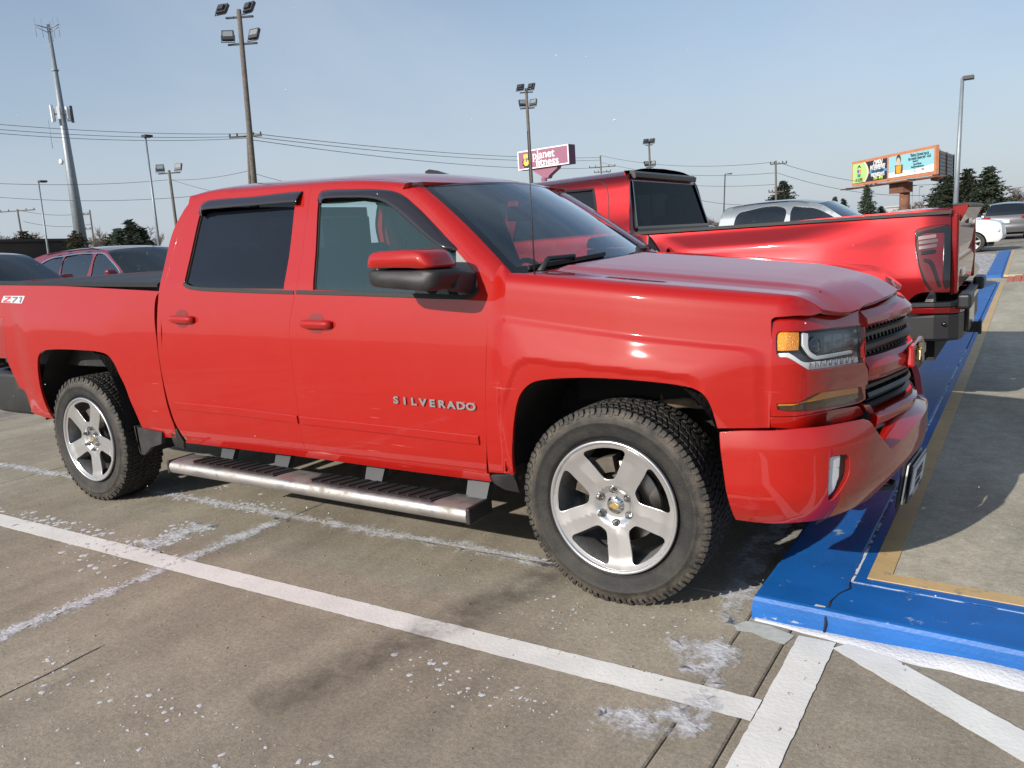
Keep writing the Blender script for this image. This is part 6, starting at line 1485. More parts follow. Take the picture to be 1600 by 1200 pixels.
for x, dx in ((-.35, 0), (-4.05, 0)):
    for s in (-1, 1):
        w = empty('wheel', (x, s*.86, .402)); w.parent = gm
        if s > 0: w.rotation_euler = (0, 0, math.pi)
        ob('tyre', TY, w); ob('rim', RP['face'], w); ob('rim_barrel', RP['barrel'], w); ob('centre_cap', RP['cap'], w)
mb = MB(); mb.box((-2.0, 0, .55), (5.6, 1.3, .22)); 
for x in (-.35, -4.05):
    for s in (-1, 1): mb.box((x, s*.62, .85), (1.15, .03, .75)); mb.box((x, s*.80, 1.10), (1.10, .36, .03))
mb.box((-2.45, 0, .80), (2.2, 1.85, .05)); mb.build('chassis', MATS['frame black'], gm)

# ================================================================ GENERIC CARS
def simple_wheel(parent, x, y, r=.35, w=.22, z=None, spokes=5):
    s = 1 if y > 0 else -1; o = empty('wheel', (x, y, r)); o.parent = parent
    key = ('wheel', r, spokes)
    if key not in CACHE:
        mb = MB(); mb.lathe([(r*.66, -w/2), (r*.80, -w/2-.006), (r*.95, -w/2+.01), (r, -w/2+.035), (r, w/2-.035), (r*.95, w/2), (r*.66, w/2)], 'y', n=36); t = mb.mesh('tyre', TYRE)
        mb = MB(); mb.lathe([(r*.67, -w/2), (r*.65, -w/2-.004), (r*.62, -w/2+.01), (r*.60, w/2-.03), (.0003, w/2-.03)], 'y', n=36)
        d = mb.mesh('rim_barrel', mat('wheel shade', (.05,.05,.05), rough=.6)); mb = MB()
        mb.lathe([(.0003, -w/2+.002), (r*.16, -w/2), (r*.18, -w/2+.02)], 'y', n=16)
        for k in range(spokes):
            a = 2*math.pi*k/spokes+.3; mb.bar((r*.12*math.cos(a), -w/2+.008, r*.12*math.sin(a)), (r*.64*math.cos(a), -w/2+.004, r*.64*math.sin(a)), .02, r*.17, up=(-math.sin(a), 0, math.cos(a)))
        mb.lathe([(r*.68, -w/2), (r*.665, -w/2-.008), (r*.63, -w/2), (r*.62, -w/2+.03)], 'y', n=36); CACHE[key] = (t, d, mb.mesh('rim', ALLOY))
    t, d, rm = CACHE[key]; ob('tyre', t, o); ob('rim_barrel', d, o); ob('rim', rm, o)
    if s > 0: o.rotation_euler = (0, 0, math.pi)
CACHE = {}
BLACKC = mat('clean black plastic', (.013,.013,.014), rough=.45)
KINDS_ = {
 # silhouette: (x, z, segment that starts here); nose at +x, x = 0 midway
 'suv': dict(L=5.0, W=.97, sil=[(2.44,.30,'front_bumper'),(2.52,.45,0),(2.54,.62,0),(2.49,.80,'front_panel'),(2.40,.98,'hood'),(2.10,1.06,0),(1.75,1.12,0),(1.38,1.17,'windshield'),(1.0,1.40,0),(.62,1.62,0),(.50,1.675,'roof'),(.1,1.73,0),(-.6,1.755,0),(-1.3,1.745,0),(-1.85,1.70,0),(-2.08,1.66,'rear_window'),(-2.28,1.40,0),(-2.38,1.16,'tailgate'),(-2.46,.98,0),(-2.47,.70,'rear_bumper'),(-2.50,.60,0),(-2.44,.34,0)],
   win=[[(1.18,1.20),(.98,1.34),(.62,1.54),(.46,1.61),(.20,1.635),(.16,1.20)],[(.04,1.20),(.06,1.64),(-.40,1.655),(-.88,1.64),(-.92,1.22)],[(-1.0,1.22),(-.97,1.635),(-1.40,1.61),(-1.78,1.50),(-1.97,1.34),(-1.6,1.255)]], whl=(1.50,-1.40), r=.37),
 'sedan': dict(L=4.8, W=.91, sil=[(2.34,.26,'front_bumper'),(2.42,.42,0),(2.40,.60,'front_panel'),(2.30,.74,'hood'),(1.9,.84,0),(1.3,.93,0),(.98,.98,'windshield'),(.5,1.24,0),(.20,1.37,'roof'),(-.3,1.43,0),(-.9,1.40,0),(-1.22,1.32,'rear_window'),(-1.75,1.06,'trunk'),(-2.2,1.03,0),(-2.34,.96,'tail_panel'),(-2.38,.62,'rear_bumper'),(-2.40,.50,0),(-2.32,.28,0)],
   win=[[(.86,1.0),(.50,1.20),(.16,1.33),(-.10,1.355),(-.13,1.0)],[(-.22,1.0),(-.20,1.36),(-.70,1.35),(-1.05,1.27),(-1.45,1.06),(-1.3,1.01)]], whl=(1.42,-1.38), r=.33),
 'pickup': dict(L=5.9, W=1.0, sil=[(2.84,.42,'front_bumper'),(2.94,.56,0),(2.93,.76,'front_panel'),(2.88,1.08,'hood'),(2.70,1.20,0),(2.2,1.29,0),(1.62,1.33,'windshield'),(1.25,1.58,0),(.92,1.79,'roof'),(.5,1.87,0),(-.2,1.88,0),(-.75,1.83,0),(-.83,1.76,'rear_window'),(-.90,1.36,'tonneau'),(-2.88,1.36,'tailgate'),(-2.92,1.0,0),(-2.92,.76,'rear_bumper'),(-3.0,.66,0),(-2.95,.50,0)],
   win=[[(1.42,1.36),(1.10,1.58),(.84,1.71),(.62,1.745),(.45,1.75),(.44,1.36)],[(.30,1.36),(.30,1.755),(-.45,1.745),(-.56,1.66),(-.60,1.36)]], whl=(2.02,-1.75), r=.40),
}
def car(kind, loc, rz, m, name, label, category, group=None, roof_m=None, trim=None, glass=None, detail=True, rack=False, glass_front=None, wh=5):
    K_ = KINDS_[kind]; W = K_['W']; r = K_['r']; zr = max(p[1] for p in K_['sil']); belt = K_['win'][0][0][1]-.03
    root = empty(name, loc, rz, label, category, group); sil = K_['sil']; key = ('car', kind, m.name, roof_m and roof_m.name, glass and glass.name, glass_front and glass_front.name, trim and trim.name, rack, detail)
    glass = glass or GL_DK; gf = glass_front or MATS['far windscreen']
    prof = np.array([(.86*W,.20),(.93*W,.34),(.985*W,.50),(W,.68),(.995*W,.88),(.975*W,belt-.06),(.95*W,belt+.02),(.90*W,belt+.14),(.83*W,(belt+zr)/2+.03),(.76*W,zr-.12),(.70*W,zr-.045),(.60*W,zr-.012),(.45*W,zr)])
    X0 = sil[0][0]; X1 = min(p[0] for p in sil); XF = max(p[0] for p in sil)
    def wy(x, z):
        y = np.interp(z, prof[:, 1], prof[:, 0]); y = y-.55*np.clip(x-(XF-.62), 0, 1)**2-.34*np.clip((X1+.55)-x, 0, 1)**2
        for xw in K_['whl']: y = y+.018*np.exp(-((x-xw)/.42)**4)*np.exp(-((z-.55)/.35)**2)
        return y
    if kind == 'pickup': 
        prof2 = prof
    S = Surf(lambda u, v: np.stack([u, -wy(u, v), v], 1), 1)
    n_ = S.n([(0, .7)])[0]
    if n_[1] > 0: S.sgn = -1
    # body side outline: silhouette without the crown edge
    out = [(p[0]-.0, p[1]-(.012 if p[1] > belt else .0)) for p in sil]
    bot = [(-w_, 0) for w_ in ()]
    ra = r+.055; lo = .22 if kind != 'pickup' else .40; pts = [(*out[0], 1)]+[(*q, 1) if kind == 'pickup' and s_[2] in ('tonneau', 'tailgate') else q for q, s_ in list(zip(out, sil))[1:-1]]+[(*out[-1], 1)]
    low = []
    for xw in sorted(K_['whl']):
        a0 = math.acos(min(1, max(-1, (ra if False else math.sqrt(max(0, ra*ra-(lo-r)**2)))/ra)))
        low += [(xw-math.sqrt(ra*ra-(lo-r)**2), lo, 1)]+[(xw-ra*math.cos(a), r+ra*math.sin(a)) for a in np.linspace(.25, math.pi-.25, 9)]+[(xw+math.sqrt(ra*ra-(lo-r)**2), lo, 1)]
    pts = pts+[(out[-1][0]+.05, lo, 1)]+low+[(out[0][0]-.02, lo, 1)]
    wins = [[(x, z, 1) if i in (0, len(w)-1) else (x, z) for i, (x, z) in enumerate(w)] for w in K_['win']]
    if key not in CACHE:
        V, F, Nn = panel_data(S, pts, wins, grid=.07, step=.04, gap=0, depth=.03); me = mesh_of('body_side', V, F, m, Nn); C_ = {'side': (me, mirror_mesh(me)), 'panes': [], 'trims': [], 'skins': []}
        for w in wins:
            V, F, Nn = panel_data(S, w, (), grid=.2, step=.05, gap=-.004, depth=0, lift=-.014); me = mesh_of('window_pane', V, F, glass, Nn); C_['panes'].append((me, mirror_mesh(me)))
        if trim:
            top = [q for w in K_['win'] for q in w]; allp = [K_['win'][0][0]]
            o_up = K_['win'][0][1:-1]+[q for w in K_['win'][1:] for q in w[1:-1]]; lowr = [K_['win'][-1][-1], K_['win'][1][0], K_['win'][0][0]]
            loop = [(*K_['win'][0][0], 1)]+[(x, z+.012) for x, z in o_up]+[K_['win'][-1][-1][:2]]+[(K_['win'][1][0][0], K_['win'][1][0][1]-.01), (*K_['win'][0][0], 1)]
            o = strip('window_trim', S, loop, .022, trim, None, lift=.004, th=.006, step=.05); C_['trims'].append((o.data, mirror_mesh(o.data))); bpy.data.objects.remove(o)
        # skins
        segs = []; cur = None
        for i, p in enumerate(sil):
            if p[2]: cur = [p[2], [i]]; segs.append(cur)
            else: cur[1].append(i)
        for si, (nm, idx) in enumerate(segs):
            if si+1 < len(segs): idx = idx+[segs[si+1][1][0]]
            # refine the polyline
            P = resample([(*sil[i][:2], 1) if (k in (0, len(idx)-1)) else sil[i][:2] for k, i in enumerate(idx)], .08, close=False)
            rows = []
            for (x, z) in P:
                y = float(wy(x, z-(.012 if z > belt else 0)));
                fr = np.clip((x-(XF-.5))/.5, 0, 1); rr_ = np.clip(((X1+.4)-x)/.4, 0, 1); row = []
                for t in np.linspace(-1, 1, 15):
                    c = 1-abs(t)**2.2; zc = (.035 if nm in ('roof', 'hood', 'windshield', 'trunk') else 0)*c; 
                    xc = (.10*fr+.0)*c*(1 if nm in ('front_bumper', 'front_panel', 'hood') else 0)+(.12*c if nm == 'windshield' else .0)*(1-abs((z-belt)/(zr-belt))*.5)-(.06*c*rr_)
                    if nm == 'roof': k_ = np.clip((x-(P[0][0]-.25))/.25, 0, 1); xc += .06*c*k_
                    if nm == 'hood': k_ = np.clip((P[-1][0]+.3-x)/.3, 0, 1); xc += .12*c*k_
                    row.append((x+xc, t*y, z+zc))
                rows.append(row)
            mm = {'windshield': gf, 'rear_window': glass, 'tonneau': BLACKP}.get(nm, m)
            if nm == 'roof' and roof_m: mm = roof_m
            if nm in ('front_bumper', 'rear_bumper') and kind != 'sedan' and detail: mm = m
            V = [p for r_ in rows for p in r_]; k = 15; F = [(i*k+j, (i+1)*k+j, (i+1)*k+j+1, i*k+j+1)[::-1] for i in range(len(rows)-1) for j in range(k-1)]
            C_['skins'].append((nm, mesh_of(nm, V, F, mm)))
        CACHE[key] = C_
    C_ = CACHE[key]; sd = [ob('body_side', me, root) for me in C_['side']]
    for a, b in C_['panes']: ob('window_pane', a, sd[0]); ob('window_pane', b, sd[1])
    for a, b in C_['trims']: ob('window_trim', a, sd[0]); ob('window_trim', b, sd[1])
    for nm, me in C_['skins']: ob(nm, me, root)
    for xw in K_['whl']:
        for s in (-1, 1): simple_wheel(root, xw, s*(W-.13), r, spokes=wh)
    mb = MB(); mb.box((0, 0, .33), (XF*1.8, W*1.5, .2)); 
    mb.box((0, 0, belt-.42), (XF*1.1, W*1.7, .03))
    for xw in K_['whl']:
        for s in (-1, 1): mb.box((xw, s*(W-.30), r+.12), (2*ra, .02, .6))
    mb.build('underbody', DARK, root)
    # lights, mirrors, seats
    zl = [p for p in sil if p[2] == 'front_panel'][0]
    for s in (-1, 1):
        xh, zh = XF-.20, zl[1]+.10; y = float(wy(xh, zh))
        mb = MB(); mb.box((xh-.02, s*(y-.06), zh), (.26, .16, .13)); bevelled(mb.build('headlight', LENSW if s else LENSW, root), .02, 2)
        xt = X1+.06; zt = 1.0 if kind != 'sedan' else .84; y = float(wy(xt, zt)); mb = MB(); mb.box((xt-.02, s*(y-.10), zt+.04), (.10, .26, .14)); bevelled(mb.build('taillight', REDL, root), .02, 2)
        mr = K_['win'][0][0]; mb = MB(); y = float(wy(mr[0], mr[1])); mb.box((mr[0]-.12, s*(y+.12), mr[1]+.05), (.12, .19, .15)); bevelled(mb.build('side_mirror', m, root), .04, 3)
        mb = MB(); mb.box((mr[0]-.08, s*(y+.02), mr[1]-.0), (.08, .12, .05)); mb.build('mirror_arm', BLACKP, root)
    if detail:
        for yy in (-.38, .38):
            mb = MB(); mb.box((.15, yy, belt-.02), (.14, .48, .55), Matrix.Rotation(math.radians(-12), 3, 'Y')); mb.box((.08, yy, belt+.32), (.09, .26, .16)); bevelled(mb.build('seat', mat('car seat', (.05,.05,.05), rough=.8), root), .03, 2)
        mb = MB(); mb.box((1.0, 0, belt-.06), (.45, W*1.5, .14)); mb.build('dashboard', DASHM, root)
    mb = MB(); 
    for z in (zl[1]-.02, zl[1]+.05, zl[1]-.10): mb.box((XF+.035, 0, z), (.03, W*.85, .03))
    mb.build('grille', GLOSSB, root, kind='stuff')
    if rack:
        for s in (-1, 1):
            mb = MB(); yy = s*W*.62; mb.tube([(.35, yy, zr-.03), (.25, yy, zr+.035), (-1.5, yy, zr+.03), (-1.6, yy, zr-.05)], .018, n=8); mb.build('roof_rail', BLACKP, root)
    mb = MB(); mb.box((X1-.035, 0, .86 if kind != 'pickup' else .70), (.02, .33, .16)); mb.build('number_plate', mat('plate pale', (.55,.56,.55), rough=.5), root)
    return root
C_MAR = mat('maroon metallic', (.21,.018,.028), rough=.33, metal=.4, coat=1, coat_rough=.03)
C_MAR2 = mat('dusty maroon', (.16,.016,.022), rough=.4, metal=.3, coat=1, coat_rough=.08)
C_WHT = mat('white paint', (.72,.74,.76), rough=.35, coat=1)
C_SIL = mat('silver paint', (.27,.30,.32), rough=.32, metal=.5, coat=1)
C_GRY = mat('grey paint', (.13,.13,.14), rough=.35, metal=.5, coat=1)
C_DKB = mat('dark blue paint', (.02,.035,.07), rough=.3, metal=.3, coat=1)
C_BLK = mat('black paint', (.012,.012,.014), rough=.2, coat=1)
gs_ = glass_mat('side glass', (.10,.13,.15), refl=1.6, body=(.02,.03,.04), opaque=.3)
gsf = glass_mat('front glass pale', (.50,.62,.58), refl=1.3, body=(.10,.14,.13), opaque=.12)
_wp = None
# silver pickup two rows of bays away, nose out
car('pickup', (-2.78, 12.37, -.02), 0, C_SIL, 'pickup_truck', 'silver pickup with a black roof, its cab showing over the dark red bed', 'pickup truck', roof_m=C_BLK, glass=gs_, glass_front=gsf)
# row facing us on the left
zL = .13
car('suv', (-13.8, 5.95, zL), 0, C_MAR, 'parked_car', 'maroon SUV with chrome window trim behind the red truck bed', 'car', 'cars parked in the row behind', trim=CHROME, glass=gs_, glass_front=gsf)
car('suv', (-13.5, 2.9, zL-.02), 0, C_MAR2, 'parked_car', 'dusty maroon car cut by the left edge, snow on its wipers', 'car', 'cars parked in the row behind', glass=gs_, glass_front=gsf)
car('suv', (-13.2, 9.0, zL-.02), 0, C_WHT, 'parked_car', 'white car peeping out between the maroon SUV and the red cab', 'car', 'cars parked in the row behind', glass=gs_, glass_front=gsf)
car('suv', (-27.0, 7.4, zL), math.pi, C_WHT, 'parked_car', 'white SUV roof beyond the dusty maroon car', 'car', 'cars in the second row', glass=gs_, rack=True)
car('suv', (-27.0, 12.6, zL+.1), math.pi, C_BLK, 'parked_car', 'dark SUV whose roof rails rise over the maroon SUV', 'car', 'cars in the second row', glass=gs_, rack=True)
car('suv', (-26.6, 16.6, zL+.15), math.pi, C_GRY, 'parked_car', 'grey SUV roof right of the dark one in the second row', 'car', 'cars in the second row', glass=gs_, rack=True)
# far right
_wp = car('pickup', (-2.55, 31.1, -.02), 0, C_WHT, 'parked_car', 'white pickup with chunky alloy wheel nosing past the dark red tailgate', 'pickup truck', glass=gs_, wh=6)
_wp.scale = (1, 1, .89)
car('suv', (.15, 45.2, 0), math.radians(90), C_GRY, 'parked_car', 'grey SUV seen from behind on the drive lane', 'car', glass=gs_)
car('suv', (-3.4, 47.5, 0), math.radians(80), C_DKB, 'parked_car', 'dark blue SUV left of the grey one', 'car', glass=gs_, detail=False)
car('sedan', (-2.4, 56, 0), math.radians(95), C_WHT, 'parked_car', 'small white car between the dark blue and grey ones', 'car', glass=gs_, detail=False)
car('suv', (3.2, 62, 0), math.radians(-90), C_WHT, 'parked_car', 'white car cut by the right edge of the view', 'car', glass=gs_, detail=False)
# snow lying at the foot of the two nearest windscreens
mb = MB()
for (x0, y0) in ((-12.2, 5.95), (-11.9, 2.9)):
    for k in range(26):
        y = y0-.62+1.24*k/25+U(-.02, .02); x = x0-.02+.12*(1-((y-y0)/.75)**2)+U(-.02, .03); mb.box((x, y, zL+1.205), (U(.05, .12), U(.04, .09), U(.01, .02)), Matrix.Rotation(U(0, 3), 3, 'Z'))
mb.build('snow_on_cowl', SNOWM, kind='stuff')
# ================================================================ POLES, SIGNS, WIRES
WOODP = mat('grey timber pole', (.12,.105,.09), rough=.9, vary=(6,.3), bump=(40,.4))
GALV = mat('galvanised steel', (.24,.27,.295), rough=.5, metal=.4, vary=(3,.15))
GALVD = mat('dark lamp casing', (.03,.033,.04), rough=.5)
LAMPG = mat('lamp glass grey', (.22,.24,.25), rough=.2, coat=.5)
WIREM = mat('wire', (.05,.055,.065), rough=.7)
def pole_pts(top, bot, d):
    T = far(top, d); B = far(bot, d); s = (T[2])/(T[2]-B[2]); G = T+(B-T)*s; return Vector(T), Vector((G[0], G[1], 0))
def at_pt(px, d): return Vector(far(px, d))
def rootat(name, base, label, cat, group=None): r = empty(name, tuple(base), 0, label, cat, group); return r
def locmb(mb, base): mb.V = [(v[0]-base[0], v[1]-base[1], v[2]-base[2]) for v in mb.V]; return mb
RIGHT = Vector(CAM_R[0]); RIGHT.z = 0; RIGHT.normalize(); FWD = Vector((-RIGHT.y, RIGHT.x, 0))
def flood(root, base, c, yaw, size, tilt=-20, face=1):
    """flood lamp: casing, glass, yoke; yaw: degrees about z from facing the camera"""
    q = Matrix.Rotation(math.atan2(-FWD.y, -FWD.x)+math.radians(yaw), 3, 'Z') @ Matrix.Rotation(math.radians(-tilt), 3, 'Y')
    P = lambda v: tuple(q @ Vector(v)+c-base)
    mb = MB(); mb.box((0, 0, 0), (size*.28, size*1.05, size*.95)); mb.box((-size*.22, 0, -size*.05), (size*.25, size*.6, size*.55)); mb.V = [P(v) for v in mb.V]; o = mb.build('flood_lamp', GALVD, root)
    mb = MB(); mb.box((size*.145, 0, size*.10), (.02*size, size*.85, size*.52)); mb.V = [P(v) for v in mb.V]; mb.build('lamp_glass', LAMPG, o)
    mb = MB()
    for s in (-1, 1): mb.bar((0, s*size*.58, .05*size), (0, s*size*.58, -size*.72), size*.05)
    mb.bar((0, -size*.58, -size*.70), (0, size*.58, -size*.70), size*.05); mb.V = [P(v) for v in mb.V]; mb.build('yoke', GALVD, o)
def flood_pole(top, bot, d, r0, r1, levels, label, size, group='floodlight poles over the lot'):
    T, B = pole_pts(top, bot, d); root = rootat('floodlight_pole', B, label, 'light pole', group)
    mb = MB(); mb.tube([B-B, (T-B)*.5, T-B], [r0, (r0+r1)/2, r1], n=14); mb.build('pole', WOODP, root)
    for (dz, w, lamps) in levels:
        c = T-Vector((0, 0, dz)); a = c-RIGHT*w; b = c+RIGHT*w; mb = MB(); mb.bar(tuple(a-B), tuple(b-B), size*.18, size*.15); mb.build('crossarm', GALVD, root)
        for (off, yaw, tilt) in lamps: flood(root, B, c+RIGHT*off+Vector((0, 0, size*.78)), yaw, size, tilt)
    return root
flood_pole((373,15), (398,295), 40, .16, .105, [(.32, .62, [(-.72, 160, -35), (.48, 150, -30)]), (1.45, .66, [(-.62, 10, 25), (.56, -25, 25)])], 'tall timber light pole with four floodlights above the red cab', .50)
flood_pole((822,138), (829,262), 64, .17, .11, [(.30, .5, [(-.42, 160, -35), (.40, 150, -30)]), (1.45, .55, [(-.34, 20, 25), (.48, -25, 25)])], 'timber floodlight pole standing in front of the purple sign', .52)
flood_pole((1014,224), (1017,300), 105, .17, .12, [(.2, .45, [(-.35, 160, -35), (.40, 150, -30)]), (2.9, .45, [(-.40, 30, 25), (.40, -25, 25)])], 'distant timber floodlight pole over the dark red cab', .62)
flood_pole((264,266), (278,372), 78, .16, .11, [(.25, .95, [(-.75, 15, 20), (.85, -15, 20)])], 'timber pole with two floodlights left of the red cab', .62)
def lamp_pole(top, bot, d, r, label, head=.5, side=1, m=GALV, group='slim street lights'):
    T, B = pole_pts(top, bot, d); root = rootat('street_light', B, label, 'street light', group)
    mb = MB(); mb.tube([B-B, T-B], [r, r*.6], n=10); mb.build('pole', m, root)
    mb = MB(); c = T-B+RIGHT*side*head*.5; mb.bar(tuple(T-B), tuple(T-B+RIGHT*side*head), .12, .06); mb.box(tuple(c+RIGHT*side*head*.4), (.35, .45, .12)); mb.build('lamp_head', GALVD, root)
lamp_pole((227,213), (249,388), 48, .085, 'slim galvanised light pole between the maroon SUV and floodlight pole', .1)
lamp_pole((60,284), (75,392), 62, .075, 'slim grey light pole near the left edge', .3)
lamp_pole((1133,272), (1131,330), 90, .09, 'short dark light pole above the silver pickup', .55, m=GALVD)
lamp_pole((1504,122), (1493,322), 36, .105, 'galvanised light pole with flat black head right of the billboard', .25)
lamp_pole((1362,300), (1358,340), 110, .07, 'thin dark pole beside the pointed spruce', .1, m=GALVD)
lamp_pole((1426,290), (1424,335), 115, .08, 'thin pale pole right of the billboard column', .3)
lamp_pole((1437,292), (1434,335), 130, .08, 'paler thin pole second right of the billboard column', .3)
# cell tower
T, B = pole_pts((75,38), (130,396), 112); root = rootat('cell_tower', B, 'tall tapering grey mobile phone mast with white panel antennas', 'phone mast')
h = (T-B).length; up = (T-B).normalized()
mb = MB(); mb.tube([Vector((0,0,0)), (T-B)*.45, (T-B)], [.78, .52, .17], n=20); mb.build('mast', GALV, root)
def on(f): return (T-B)*f
for k in range(3):
    a = math.radians(120*k+18); v = Vector((math.cos(a), math.sin(a), 0)); mb = MB(); c = on(.985); mb.tube([c, c+v*1.5+Vector((0,0,.25))], .06, n=6); mb.tube([c-Vector((0,0,.5)), c+v*1.4], .04, n=6); mb.build('top_arm', GALV, root)
    for t in (.7, 1.4):
        mb = MB(); q = c+v*t; mb.tube([q-Vector((0,0,1.1)), q+Vector((0,0,1.0))], .025, n=5); mb.build('whip_aerial', GALV, root)
WPAN = mat('antenna white', (.68,.70,.71), rough=.5)
cz = on(.665)
for k in range(7):
    a = math.radians(360*k/7+5); v = Vector((math.cos(a), math.sin(a), 0)); q = cz+v*1.05; mb = MB(); mb.box(tuple(q), (.30, .30, 1.9 if k % 2 else 1.4), Matrix.Rotation(a, 3, 'Z')); mb.build('panel_antenna', WPAN if k % 3 != 1 else GALVD, root)
    mb = MB(); mb.bar(tuple(cz), tuple(q), .08); mb.build('bracket', GALVD, root)
for f, l in ((.83, .45), (.51, .5)):
    mb = MB(); c = on(f); mb.lathe([(.30, -.15), (.45, 0), (.30, .15)], 'z', tuple(c), n=12); mb.build('collar', GALV, root)
mb = MB(); c = on(.485); mb.lathe([(.0003, -.15), (.32, -.1), (.34, .1), (.0003, .2)], 'y', tuple(c-RIGHT*.95), n=14); mb.bar(tuple(c), tuple(c-RIGHT*.8), .1); mb.build('dish_antenna', WPAN, root)
mb = MB(); c = on(.565); mb.bar(tuple(c), tuple(c-RIGHT*1.7), .06); mb.tube([c-RIGHT*1.7-Vector((0,0,.8)), c-RIGHT*1.7+Vector((0,0,2.4))], .03, n=5); mb.build('whip_aerial', GALV, root)
# utility poles
def util(top, bot, d, arms, label, r=.15, gear=False):
    T, B = pole_pts(top, bot, d); root = rootat('utility_pole', B, label, 'utility pole', 'timber utility poles'); mb = MB(); mb.tube([B-B, T-B], [r, r*.65], n=10); mb.build('pole', WOODP, root)
    for (dz, w, off) in arms:
        c = T-B-Vector((0, 0, dz)); mb = MB(); mb.bar(tuple(c-RIGHT*(w-off)), tuple(c+RIGHT*(w+off)), .11, .12); mb.build('crossarm', WOODP, root)
        for t in (-.95, -.5, .5, .95):
            mb = MB(); mb.lathe([(.05, 0), (.07, .08), (.05, .18), (.0003, .22)], 'z', tuple(c+RIGHT*(w*t+off)+Vector((0,0,.06))), n=8); mb.build('insulator', GALVD, root)
    if gear:
        for k, (o, z) in enumerate(((-.45, 2.6), (-.5, 3.4), (.3, 2.9))):
            mb = MB(); mb.lathe([(.0003, -.4), (.2, -.4), (.2, .4), (.0003, .42)], 'z', tuple(T-B-Vector((0,0,4.3+z*.6))+RIGHT*o), n=12); mb.build('transformer', GALV, root)
    return root
util((387,206), (391,300), 62, [(.3, 1.15, -.2)], 'utility pole with transformers tucked behind the tall floodlight pole', gear=True)
util((938,243), (941,300), 120, [(1.6, 1.9, .2), (2.3, 1.2, .2)], 'utility pole with crossarm between the purple sign and dark red cab')
util((1212,251), (1213,335), 95, [(.35, .9, .3), (3.3, .8, 0), (6.0, .9, 1.2)], 'utility pole with short arms over the silver pickup')
util((27,327), (38,392), 120, [(.2, 2.2, 0), (3.9, .9, .6)], 'utility pole near the left edge among the bare trees')
util((140,328), (147,380), 130, [(.6, .6, -.6), (2.6, .6, -.6), (4.6, .6, -.6)], 'utility pole with stub arms right of the phone mast')
# wires: catenaries between far supports
def wire(name_pts, d0, d1, sag, r=.012, label='thin overhead cable crossing the sky'):
    a, b = name_pts; A, Bp = at_pt(a, d0), at_pt(b, d1); n = 16; P = [A+(Bp-A)*t-Vector((0, 0, sag*4*t*(1-t))) for t in [k/n for k in range(n+1)]]
    mb = MB(); c = P[0].copy(); mb.tube([p-c for p in P], r, n=4); o = mb.build('power_line', WIREM); o.location = c; return o
wl = [((-60,189),(385,209),60,62,.25,'topmost of the three cables running left from the tall floodlight pole'),((-60,197),(385,213),60,62,.3,'middle of the three cables running left from the tall floodlight pole'),((-60,203),(385,216),60,62,.35,'lowest of the three cables running left from the tall floodlight pole'),
 ((390,208),(938,246),62,120,.6,'topmost cable running right behind the purple sign'),((390,213),(938,250),62,120,.7,'middle cable running right behind the purple sign'),((390,218),(938,262),62,120,.8,'lowest cable running right behind the purple sign'),
 ((-60,284),(262,281),70,78,.3,'cable at mid height from the left edge to the two floodlights'),((266,281),(388,267),78,62,.2,'short cable from two floodlights up to the transformer pole'),((-60,303),(388,297),70,62,.6,'long low cable ending at the red cab'),
 ((268,281),(345,302),78,66,.05,'slanting stay cable right of the two floodlights'),((394,270),(480,290),62,70,.1,'short cable dropping behind the red cab roof'),
 ((938,243),(1212,253),120,95,.9,'upper cable from the crossarm pole to the silver pickup pole'),((940,254),(1212,270),120,95,.9,'second cable from the crossarm pole to the silver pickup pole'),((945,268),(1212,288),120,95,.9,'third cable from the crossarm pole to the silver pickup pole'),
 ((1214,253),(1500,284),95,110,1.2,'upper cable from the silver pickup pole towards the billboard'),((1214,270),(1500,300),95,110,1.2,'second cable from the silver pickup pole towards the billboard'),((1080,310),(1212,318),100,95,.4,'lowest cable over the silver pickup'),
 ((1470,296),(1700,268),110,120,.9,'faint cable right of the light pole'),((28,328),(140,332),120,130,.5,'upper faint cable between the two left utility poles'),((37,346),(142,350),120,130,.5,'lower faint cable between the two left utility poles')]
for a, b, d0, d1, sg, lb in wl:
    o = wire((a, b), d0, d1, sg, r=.016 if max(d0, d1) < 90 else .022); tag(o, lb, 'cable', 'overhead cables')

# ---- flat things standing in the landscape: a helper for boards given by four photo corners
def board_frame(tl, tr, bl, br, d_l, d_r):
    A, Bq, Cq, D = at_pt(tl, d_l), at_pt(tr, d_r), at_pt(bl, d_l), at_pt(br, d_r)
    zt, zb = (A.z+Bq.z)/2, (Cq.z+D.z)/2; a = Vector(((A.x+Cq.x)/2, (A.y+Cq.y)/2, 0)); b = Vector(((Bq.x+D.x)/2, (Bq.y+D.y)/2, 0)); r = (b-a); w = r.length; r.normalize(); n = r.cross(Vector((0, 0, 1)))
    return a, r, n, w, zb, zt
